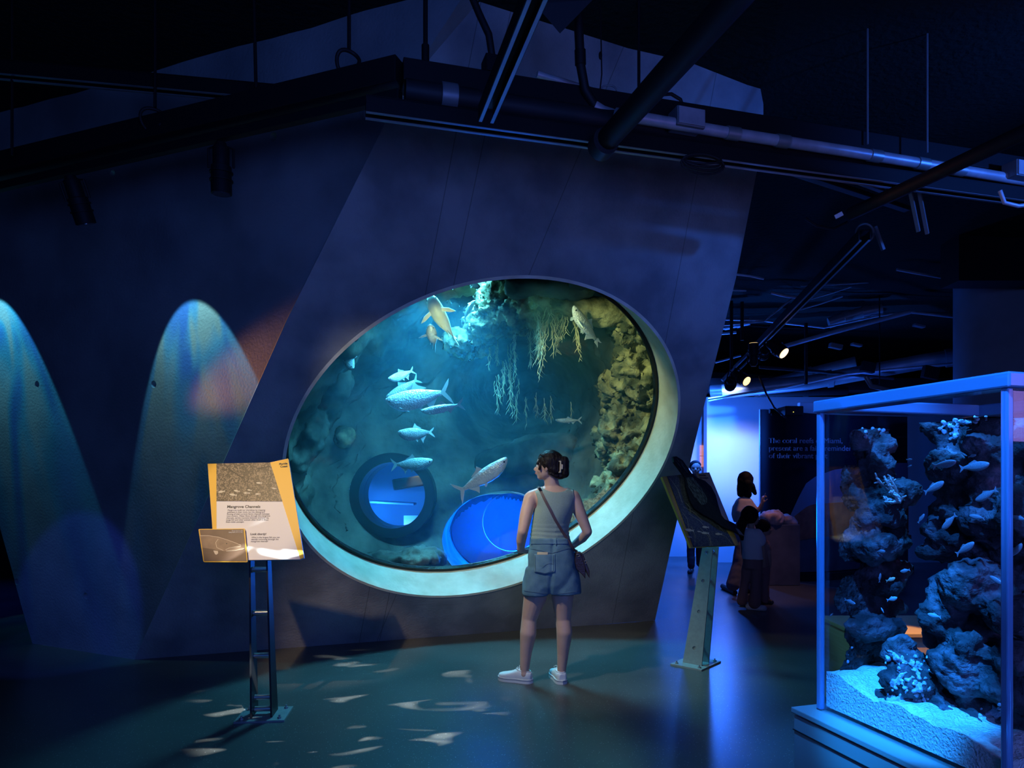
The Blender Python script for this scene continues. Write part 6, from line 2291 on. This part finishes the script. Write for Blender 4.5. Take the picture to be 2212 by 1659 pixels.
shb = BVHTree.FromPolygons([Vector(p) for p in o_.v], o_.f)
tpb = BVHTree.FromPolygons([Vector(p) for p in tg.v], tg.f)


def on_surf(bvh, px, py, lift=0.002):
    d = Vector(((px - HX) / F, 1.0, (HY - py) / F))
    h = bvh.ray_cast(V(0, 0, EYE), d.normalized())
    return (h[0] + h[1] * lift) if h[0] is not None else None


def surf_patch(name, bvh, x0, x1, y0f, y1f, m, parent, lift=0.004, n=14, thick=0.003):
    g = G()
    idx = {}
    for j in range(n + 1):
        for i in range(n + 1):
            px = x0 + (x1 - x0) * i / n
            a, b = y0f(i / n), y1f(i / n)
            p = on_surf(bvh, px, a + (b - a) * j / n, lift)
            if p is not None:
                idx[(i, j)] = len(g.v); g.v.append(tuple(p))
    for j in range(n):
        for i in range(n):
            k = [(i, j), (i + 1, j), (i + 1, j + 1), (i, j + 1)]
            if all(q in idx for q in k):
                g.f.append(tuple(idx[q] for q in k))
    if not g.f: return None
    return modded(g, [('SOLIDIFY', dict(thickness=thick, offset=0))], name, m, parent)


pk = surf_patch('back_pocket', shb, 1155, 1199, lambda u: 1197 - 0 * u, lambda u: 1236 + 5 * (1 - abs(2 * u - 1)), M['denimpocket'], shorts, 0.004)
surf_patch('pocket_card', shb, 1161, 1184, lambda u: 1193, lambda u: 1198.5, M['clip'], shorts, 0.005)
surf_patch('waistband', shb, 1147, 1228, lambda u: 1164, lambda u: 1175, M['denimpocket'], shorts, 0.003, 24)


def surf_line(name, bvh, pts, r, m, parent, lift=0.004, sub=6):
    P = []
    for i in range(len(pts) - 1):
        for k in range(sub):
            t_ = k / sub
            q = on_surf(bvh, pts[i][0] * (1 - t_) + pts[i + 1][0] * t_, pts[i][1] * (1 - t_) + pts[i + 1][1] * t_, lift)
            if q is not None: P.append(q)
    q = on_surf(bvh, *pts[-1], lift)
    if q is not None: P.append(q)
    if len(P) < 2: return None
    g = G(); g.tube(P, r, 6)
    return g.obj(name, m, parent, smooth=True)


surf_line('pocket_stitching', shb, [(1157, 1199), (1158, 1234), (1177, 1238), (1196, 1233), (1197, 1199)], 0.0009, M['denimthread'], shorts, 0.0075)
surf_line('pocket_stitching', shb, [(1172, 1226), (1180, 1219), (1190, 1217), (1197, 1220)], 0.0009, M['denimthread'], shorts, 0.0075)
surf_line('yoke_seam', shb, [(1147, 1186), (1170, 1190), (1192, 1196), (1215, 1188), (1236, 1182)], 0.0011, M['denimthread'], shorts, 0.003)
surf_line('hem_stitching', shb, [(1131, 1276), (1150, 1279), (1186, 1283)], 0.0010, M['denimthread'], shorts, 0.003)
surf_line('hem_stitching', shb, [(1194, 1283), (1225, 1281), (1252, 1276)], 0.0010, M['denimthread'], shorts, 0.003)
surf_line('belt_loop', shb, [(1149, 1163), (1149, 1177)], 0.0035, M['denimpocket'], shorts, 0.006)
surf_line('belt_loop', shb, [(1201, 1163), (1201, 1178)], 0.0035, M['denimpocket'], shorts, 0.006)

# hair: cap, swept side, twist, nape
P = hp
hs = HMx @ V(0, 1, 0)
nearsign = 1 if hs.y < 0 else -1
hg = G()
hg.ball(P(-0.016, 0, 0.026), (0.100, 0.084, 0.094), HMx, 24, 16)
hg.ball(P(-0.045, 0, -0.015), (0.070, 0.080, 0.070), HMx, 20, 12)
hg = remesh(hg, 0.006, 2)


def hairfn(p):
    q = p - HC
    a = q.dot(HF)
    z = q.z
    # hairline: forehead line rising, ear cut-out in front of and below the ear
    line = 0.060 + 0.5 * (z - 0.05) if z > 0.03 else 0.050 + 1.0 * (z - 0.03)
    if z < -0.01: line = 0.010 + 1.1 * (z + 0.01)
    return min(line - a, z + 0.075)


hg = clip(hg, hairfn)
hg = displace(hg, 0.003, 34, 2, 2)
hair = modded(hg, [('SOLIDIFY', dict(thickness=0.010, offset=-1))], 'hair', M['hair'], woman)
def strands(name, a, b, r0, r1, n, jitter, seed, bow=0.01, parent=None):
    r_ = random.Random(seed)
    g = G()
    for k in range(n):
        j = V(r_.uniform(-1, 1), r_.uniform(-1, 1), r_.uniform(-1, 1)) * jitter
        j2 = V(r_.uniform(-1, 1), r_.uniform(-1, 1), r_.uniform(-1, 1)) * jitter * 0.6
        m_ = (a + b) / 2 + V(0, 0, 0) + (a - b).cross(V(0, 1, 0)).normalized() * bow
        g.tube([a + j, (a + m_) / 2 + j * 0.9, m_ + j * 0.8, (b + m_) / 2 + j2, b + j2], [r0 * 0.7, r0, r0, (r0 + r1) / 2, r1], 7)
    return g.obj(name, M['hair'], parent, smooth=True)


ns = nearsign
strands('side_fringe', P(0.040, 0.035 * ns, 0.080), P(0.046, 0.068 * ns, -0.020), 0.008, 0.005, 22, 0.010, 1, -0.006, hair)
strands('side_fringe', P(0.045, 0.005 * ns, 0.082), P(0.066, 0.056 * ns, 0.018), 0.008, 0.005, 20, 0.009, 2, -0.004, hair)
strands('swept_hair', P(0.04, 0.055 * ns, 0.070), P(-0.085, 0.045 * ns, 0.030), 0.008, 0.006, 12, 0.020, 3, 0.010, hair)
strands('swept_hair', P(0.01, 0.070 * ns, 0.030), P(-0.085, 0.055 * ns, 0.005), 0.008, 0.005, 12, 0.014, 4, 0.008, hair)
strands('nape_hair', P(-0.035, 0.060 * ns, -0.035), P(-0.085, 0.035 * ns, -0.070), 0.010, 0.008, 12, 0.014, 5, 0.0, hair)
bg_ = G()
bg_.capsule(P(-0.115, 0.01 * ns, 0.040), P(-0.125, 0.015 * ns, -0.045), 0.040, 0.034)
bg_.capsule(P(-0.085, 0.025 * ns, 0.050), P(-0.10, 0.02 * ns, -0.065), 0.030, 0.026)
bg_ = remesh(bg_, 0.006, 2)
bg_ = displace(bg_, 0.004, 30, 2, 6)
bg_.obj('hair_bun', M['hair'], hair, smooth=True, recalc=False)
cg = G()
cc_ = P(-0.098, 0.052 * ns, 0.0)
ax = HMx @ V(0, 0, 1); fx = HMx @ V(1, 0, 0); sx_ = HMx @ V(0, 1, 0) * ns
RM = Matrix((fx, sx_, ax)).transposed()
for (c, sz) in ((cc_ + fx * 0.018, (0.006, 0.010, 0.082)), (cc_ - fx * 0.006, (0.012, 0.012, 0.082)), (cc_ + fx * 0.006 + ax * 0.038, (0.030, 0.010, 0.008)), (cc_ + fx * 0.006 - ax * 0.038, (0.030, 0.010, 0.008)), (cc_ - fx * 0.018, (0.012, 0.012, 0.034))):
    cg.box(c, sz, RM, 0.002)
cl_ = remesh(cg, 0.0025, 1, 'hair_clip', M['clip'], woman)
cl_['label'] = 'beige rectangular claw clip'
for k in (-1, 1):
    g = G(); g.ball(P(0.071, 0.030 * k, 0.000), 0.012, seg=12, rings=8); g.obj('eye', M['eyewhite'], woman, smooth=True)
    g = G(); g.ball(P(0.080, 0.031 * k, 0.000), 0.0055, seg=10, rings=6); g.obj('iris', M['eye'], woman, smooth=True)
    g = G(); g.capsule(P(0.084, 0.022 * k, 0.016), P(0.078, 0.042 * k, 0.016), 0.003, 0.002, 6); g.obj('eyebrow', M['hair'], woman, smooth=True)
g = G(); g.ball(P(0.0895, 0, -0.0525), (0.008, 0.018, 0.008), HMx, 12, 8); g.obj('lips', M['lip'], woman, smooth=True)

# canvas shoes
def shoe(heel, toe, parent, lab=None):
    h, t_ = Vector(heel), Vector(toe)
    d = (t_ - h); L = d.length; d.normalize()
    s = V(-d.y, d.x, 0)
    root_name = 'shoe'
    prof = [(-0.02, .024, .056), (0.05, .036, .068), (0.18, .040, .076), (0.33, .039, .080), (0.45, .037, .070), (0.60, .043, .056), (0.75, .045, .046), (0.88, .038, .040), (0.97, .020, .032)]
    secs = []
    for (u, hw, ht) in prof:
        c = h + d * u * L
        secs.append(((c.x, c.y, 0.016 + ht / 2), hw, ht / 2, s, (0, 0, 1)))
    g = G(); g.loft(secs, 20, 2.6)
    g = remesh(g, 0.004, 3)
    up = g.obj('shoe', M['canvas'], parent, smooth=True, recalc=False)
    # sole with stripe
    for (z0, z1, ex, m, nm) in ((0.0, 0.019, 0.004, M['rubber'], 'sole'), (0.019, 0.022, 0.0048, M['bluestripe'], 'sole_stripe'), (0.022, 0.029, 0.0042, M['rubber'], 'sole_foxing')):
        g = G()
        ol = []
        for (u, hw, ht) in prof: ol.append(h + d * (u * L) + s * (hw + ex))
        ol.append(h + d * (L * 1.0 + ex))
        for (u, hw, ht) in reversed(prof): ol.append(h + d * (u * L) - s * (hw + ex))
        ol.append(h - d * (0.012 + ex))
        g.prism([(p.x, p.y) for p in ol], (0, 0, 0), (1, 0, 0), (0, 1, 0), (0, 0, 1), z1, z0)
        g.obj(nm, m, up, smooth=True, angle=40)
    for k in range(4):
        u = 0.40 + 0.055 * k
        c = h + d * u * L; z = 0.016 + float(np.interp(u, [a for a, b, c_ in prof], [c_ for a, b, c_ in prof])) + 0.001
        g = G(); g.tube([c - s * 0.022 + V(0, 0, z - 0.006), c + V(0, 0, z), c + s * 0.022 + V(0, 0, z - 0.006)], 0.0025, 6)
        g.obj('lace', M['canvas'], up, smooth=True)
    c = h + d * 0.37 * L + V(0, 0, 0.096)
    for k in (-1, 1):
        g = G()
        g.tube([c, c + s * k * 0.02 + V(0, 0, 0.014), c + s * k * 0.036 + d * 0.01 + V(0, 0, 0.004), c + s * k * 0.024 - V(0, 0, 0.008), c], 0.0022, 6)
        g.obj('lace_bow', M['canvas'], up, smooth=True)
    g = G()
    pts = []
    for a in range(0, 361, 30):
        pts.append(h + d * (0.055 + 0.052 * math.cos(R(a))) + s * 0.034 * math.sin(R(a)) + V(0, 0, 0.086 + 0.006 * math.cos(R(a))))
    g.tube(pts, 0.004, 6)
    g.obj('collar', M['canvas'], up, smooth=True)
    return up


shoe(V(W(1147, 0).x, WY - 0.005, 0), V(W(1147, 0).x - 0.232, WY + 0.085, 0), woman)
shoe(V(W(1214, 0).x, WY - 0.035, 0), V(W(1214, 0).x - 0.05, WY + 0.205, 0), woman)
# bracelet
g = G(); c = W(1125, 1188, 0.055)
g.tube([c + V(0.029 * math.cos(R(a)), 0.020 * math.sin(R(a)), 0.012 * math.sin(R(a))) for a in range(0, 361, 24)], 0.003, 6)
g.obj('bracelet', M['leather'], woman, smooth=True)

# crossbody bag
bag = thing('crossbody_bag', "small dark brown leather bag at the woman's right hip on a brown strap", 'bag', W(1253, 1247, -0.02))
sp_pts = [(1164, 1054), (1168, 1060), (1176, 1077), (1188, 1100), (1200, 1124), (1212, 1145), (1221, 1160)]
P3 = []
for (px, py) in sp_pts:
    h = on_surf(tpb, px, py, 0.006)
    if h is None: h = W(px, py, -0.085)
    P3.append(h)
P3 = [W(1162, 1052, 0.02)] + P3
P3 += [(on_surf(shb, 1228, 1172, 0.006) or W(1228, 1172, -0.09)), W(1237, 1184, -0.075), W(1243, 1190, -0.05)]
g = G()
for i in range(len(P3)):
    a = P3[max(0, i - 1)]; b = P3[min(len(P3) - 1, i + 1)]
    t_ = (b - a).normalized(); s = t_.cross(V(0, -1, 0)).normalized()
    nn = s.cross(t_).normalized()
    for (u, v_) in ((-1, -1), (1, -1), (1, 1), (-1, 1)):
        g.v.append(tuple(P3[i] + s * u * 0.0095 + nn * v_ * 0.0016))
for i in range(len(P3) - 1):
    for q in range(4):
        q2 = (q + 1) % 4
        g.f.append((i * 4 + q, i * 4 + q2, i * 4 + 4 + q2, i * 4 + 4 + q))
g.f += [(3, 2, 1, 0), tuple(len(g.v) - 4 + k for k in range(4))]
g.obj('shoulder_strap', M['strap'], bag, smooth=True, angle=50)
front = []
for (px, py, dy) in ((1162, 1052, 0.02), (1168, 1060, 0.10), (1190, 1105, 0.135), (1215, 1150, 0.125), (1240, 1186, 0.06)):
    front.append(W(px, py, dy))
g = G(); g.tube(front, 0.006, 8, flat=(1.5, 0.35), up=(0, 1, 0))
g.obj('shoulder_strap', M['strap'], bag, smooth=True)
for (pts, y0, y1, nm) in (([(1242, 1190), (1252, 1192), (1262, 1222), (1262, 1247), (1257, 1240), (1243, 1226), (1239, 1210)], -0.085, 0.03, 'bag_body'),
                         ([(1252, 1191), (1257, 1194), (1271, 1230), (1271, 1246), (1264, 1232), (1255, 1208)], -0.080, 0.035, 'bag_flap')):
    g = G()
    n = len(pts)
    for dy in (y0, y1):
        g.v += [tuple(W(px, py, dy)) for (px, py) in pts]
    g.f = [tuple(range(n)), tuple(reversed(range(n, 2 * n)))] + [(i, (i + 1) % n, n + (i + 1) % n, n + i) for i in range(n)]
    modded(g, [('BEVEL', dict(width=0.004, segments=2))], nm, M['leather'], bag, smooth=False)
for (px, py, dy) in ((1243, 1189, -0.06), (1246, 1197, -0.088), (1262, 1211, -0.087)):
    g = G(); c = W(px, py, dy)
    g.tube([c + V(0.010 * math.cos(R(a)), 0, 0.010 * math.sin(R(a))) for a in range(0, 361, 40)], 0.0022, 6)
    g.obj('ring', M['gold'], bag, smooth=True)


# ------------------------------------------------------------------ visitors in the background
def visitor(label, Y, S, headc, facing, parts_skin, tops, bottoms, hairs, shoes_, mats, hsc, vox=0.012):
    """all shapes given in picture points at depth Y; S metres per picture pixel"""
    def Q(px, py, dy=0.0):
        p = at(px, py, Y)
        return V(p.x, p.y + dy, p.z)
    root = thing('person', label, 'person', V(Q(headc[0], 0).x, Y, 0))
    g = G()
    Ph, Mh = head_shape(g, Q(*headc), facing, hsc)
    for sh_ in parts_skin:
        if sh_[0] == 'hand':
            hand_shape(g, Q(*sh_[1]), sh_[2], sh_[3], sh_[4], sh_[5], sh_[6], sh_[7])
        else:
            limb(g, [Q(*p) for p in sh_[0]], [r * S for r in sh_[1]], 12)
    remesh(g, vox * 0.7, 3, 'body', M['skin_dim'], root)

    def garment(defs, nm, m, noise_a=0.006):
        g = G()
        for d_ in defs:
            if d_[0] == 'loft':
                g.loft([((Q(c, y).x, Y + (e[4] if len(e) > 4 else 0), Q(c, y).z), hw * S, dd) for e in d_[1] for (c, y, hw, dd) in [e[:4]]], 22, 2.3)
            else:
                limb(g, [Q(*p) for p in d_[0]], [r * S for r in d_[1]], 12)
        g = remesh(g, vox, 2)
        g = displace(g, noise_a, 9, 3, Y)
        return g.obj(nm, m, root, smooth=True, recalc=False)
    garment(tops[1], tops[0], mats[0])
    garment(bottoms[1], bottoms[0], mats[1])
    g = G()
    for h_ in hairs:
        if h_[0] == 'ball': g.ball(Q(*h_[1]), tuple(q * S for q in h_[2]), seg=16, rings=10)
        else: limb(g, [Q(*p) for p in h_[0]], [r * S for r in h_[1]], 12)
    g = remesh(g, vox * 0.7, 2)
    g = displace(g, 0.006, 16, 3, 1)
    g.obj('hair', M['hairblack'], root, smooth=True, recalc=False)
    for (a, b, wd, m) in shoes_:
        pa, pb = on_floor(*a), on_floor(*b)
        g = G()
        g.capsule(pa + V(0, 0, 0.035), pb + V(0, 0, 0.028), wd, wd * 0.85, 12)
        g = remesh(g, 0.008, 2)
        g.v = [(p[0], p[1], max(p[2], 0.0)) for p in g.v]
        g.obj('shoe', m, root, smooth=True, recalc=False)
    for k in (-1, 1):
        g = G(); g.ball(Ph(0.074, 0.03 * k, 0.0), 0.010 * hsc, seg=8, rings=6); g.obj('eye', M['eye'], root, smooth=True)
    return root


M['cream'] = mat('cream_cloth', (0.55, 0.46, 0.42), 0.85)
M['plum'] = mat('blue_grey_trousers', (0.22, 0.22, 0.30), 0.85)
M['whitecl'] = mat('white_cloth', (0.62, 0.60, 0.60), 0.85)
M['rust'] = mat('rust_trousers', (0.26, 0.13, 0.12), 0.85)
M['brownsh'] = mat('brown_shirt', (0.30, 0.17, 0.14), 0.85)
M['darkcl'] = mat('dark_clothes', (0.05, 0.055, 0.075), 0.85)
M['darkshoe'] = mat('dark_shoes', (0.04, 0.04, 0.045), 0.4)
Yp = 8.62; Sp = Yp / F
visitor('woman with dark bob haircut in cream cape top, pointing upward', Yp, Sp, (1612, 1040), V(0.75, 0.6, 0), [
    ([(1609, 1062, 0), (1606, 1082, 0)], [7.5, 9]),
    ([(1626, 1092, 0.02), (1634, 1104, 0.0), (1640, 1098, -0.03)], [7, 6, 5]),
    ([(1640, 1098, -0.03), (1643, 1088, -0.05)], [5, 4.2]),
    ('hand', (1643, 1088, -0.05), V(0.15, -0.05, 1), V(1, 0.2, 0), V(-0.4, -0.8, 0.2), 0.95, 1.0, True)],
    ('cape_top', [('loft', [(1608, 1128, 22, .13), (1607, 1112, 25, .16), (1606, 1095, 22, .15), (1607, 1082, 17, .12), (1608, 1074, 10, .08)]), ([(1598, 1084, -0.06), (1592, 1104, -0.10)], [9, 8]), ([(1616, 1084, 0.0), (1628, 1098, 0.0)], [9, 8])]),
    ('wide_trousers', [('loft', [(1612, 1180, 22, .14), (1610, 1150, 22, .15), (1610, 1125, 18, .12)]), ([(1618, 1165, 0.05), (1622, 1220, 0.05), (1624, 1268, 0.05)], [15, 14, 15]), ([(1604, 1165, -0.05), (1590, 1220, -0.1), (1576, 1258, -0.14)], [16, 15, 15])]),
    [('ball', (1610, 1036, 0.0), (17, 17, 18)), ([(1600, 1040, -0.03), (1598, 1066, -0.03)], [9, 8]), ([(1610, 1045, -0.06), (1612, 1068, -0.06)], [11, 8]), ([(1620, 1050, -0.05), (1630, 1066, -0.02)], [8, 4])],
    [((1562, 1272), (1588, 1285), 0.038, M['darkshoe']), ((1614, 1281), (1632, 1275), 0.04, M['darkshoe'])],
    (M['cream'], M['plum']), 1.0)
Yg = 7.52; Sg = Yg / F
visitor('girl with long dark ponytail in white shirt and rust flared trousers', Yg, Sg, (1623, 1116), V(0.92, 0.2, 0), [
    ([(1622, 1130, 0), (1622, 1146, 0)], [7, 8]),
    ([(1637, 1158, -0.05), (1642, 1180, -0.05), (1647, 1206, -0.03)], [7.5, 6.5, 5]),
    ('hand', (1647, 1207, -0.03), V(0.15, 0.1, -1), V(-0.2, 0.9, 0), V(1, 0, 0), 0.72, 0.4, False),
    ([(1612, 1158, 0.10), (1614, 1200, 0.12)], [7, 5])],
    ('shirt', [('loft', [(1626, 1208, 22, .105), (1625, 1185, 21, .10), (1623, 1162, 21, .10), (1621, 1148, 16, .085), (1621, 1141, 9, .06)]), ([(1632, 1152, -0.06), (1640, 1167, -0.06)], [11, 11])]),
    ('flared_trousers', [('loft', [(1626, 1228, 20, .10), (1626, 1205, 20, .095)]), ([(1618, 1222, 0.03), (1610, 1262, 0.03), (1605, 1300, 0.04)], [12.5, 9, 11]), ([(1632, 1222, -0.03), (1630, 1262, -0.03), (1628, 1303, -0.03)], [13, 10, 12.5])]),
    [('ball', (1619, 1112, 0.0), (19, 20, 20)), ([(1606, 1122, 0.0), (1600, 1140, 0.0), (1602, 1162, -0.02)], [10, 10, 5])],
    [((1600, 1308), (1622, 1310), 0.036, M['whitecl']), ((1618, 1317), (1650, 1320), 0.040, M['whitecl'])],
    (M['whitecl'], M['rust']), 0.92)
Yb = 7.90; Sb = Yb / F
visitor('small boy in brown shirt standing beyond the girl with the ponytail', Yb, Sb, (1651, 1141), V(0.97, -0.1, 0), [
    ([(1648, 1152, 0), (1646, 1166, 0)], [6, 7]),
    ([(1652, 1176, -0.08), (1655, 1195, -0.08), (1658, 1210, -0.06)], [6, 5.5, 4.5]),
    ('hand', (1658, 1211, -0.06), V(0.1, 0.1, -1), V(-0.2, 0.9, 0), V(1, 0, 0), 0.62, 0.4, False)],
    ('shirt', [('loft', [(1647, 1222, 15, .09), (1647, 1200, 15, .09), (1646, 1180, 15, .085), (1646, 1168, 12, .07), (1646, 1162, 7, .05)]), ([(1650, 1172, -0.06), (1653, 1184, -0.07)], [8.5, 8])]),
    ('trousers', [('loft', [(1648, 1238, 15, .085), (1648, 1218, 15, .085)]), ([(1645, 1235, 0.03), (1644, 1265, 0.03), (1642, 1293, 0.03)], [9.5, 7.5, 8]), ([(1652, 1235, -0.03), (1652, 1265, -0.03), (1651, 1296, -0.03)], [9.5, 7.5, 8])]),
    [('ball', (1648, 1136, 0.0), (16, 17, 15))],
    [((1640, 1297), (1658, 1297), 0.034, M['darkshoe']), ((1648, 1303), (1666, 1306), 0.036, M['darkshoe'])],
    (M['brownsh'], M['rust']), 0.85)
Ym = 10.4; Sm = Ym / F
visitor('man in dark clothes behind the bird panel, facing the room', Ym, Sm, (1503, 1012), V(-0.3, -0.95, 0), [
    ([(1503, 1024, 0), (1503, 1036, 0)], [7, 8]),
    ([(1481, 1050, 0), (1478, 1080, -0.02), (1483, 1110, -0.08)], [7, 6, 4.5]),
    ([(1525, 1050, 0), (1528, 1080, -0.02), (1524, 1110, -0.08)], [7, 6, 4.5]),
    ('hand', (1483, 1111, -0.08), V(0.1, -0.2, -1), V(0.8, 0.2, 0), V(0, -1, 0), 0.95, 0.5, False),
    ('hand', (1524, 1111, -0.08), V(-0.1, -0.2, -1), V(-0.8, 0.2, 0), V(0, -1, 0), 0.95, 0.5, False)],
    ('shirt', [('loft', [(1503, 1122, 19, .12), (1503, 1095, 19, .12), (1503, 1062, 23, .12), (1503, 1044, 21, .10), (1503, 1036, 11, .07)]), ([(1484, 1047, 0), (1481, 1065, 0)], [9, 8.5]), ([(1522, 1047, 0), (1525, 1065, 0)], [9, 8.5])]),
    ('trousers', [('loft', [(1503, 1140, 18, .12), (1503, 1118, 18, .115)]), ([(1494, 1140, 0), (1492, 1180, 0), (1493, 1222, 0)], [11, 9, 8]), ([(1512, 1140, 0.05), (1514, 1180, 0.05), (1514, 1218, 0.06)], [11, 9, 8])]),
    [('ball', (1503, 1004, 0.03), (12.5, 13, 10)), ('ball', (1503, 1008, 0.05), (12, 10, 12))],
    [((1494, 1229), (1490, 1240), 0.045, M['darkshoe']), ((1514, 1226), (1516, 1236), 0.045, M['darkshoe'])],
    (M['darkcl'], M['darkcl']), 1.0)
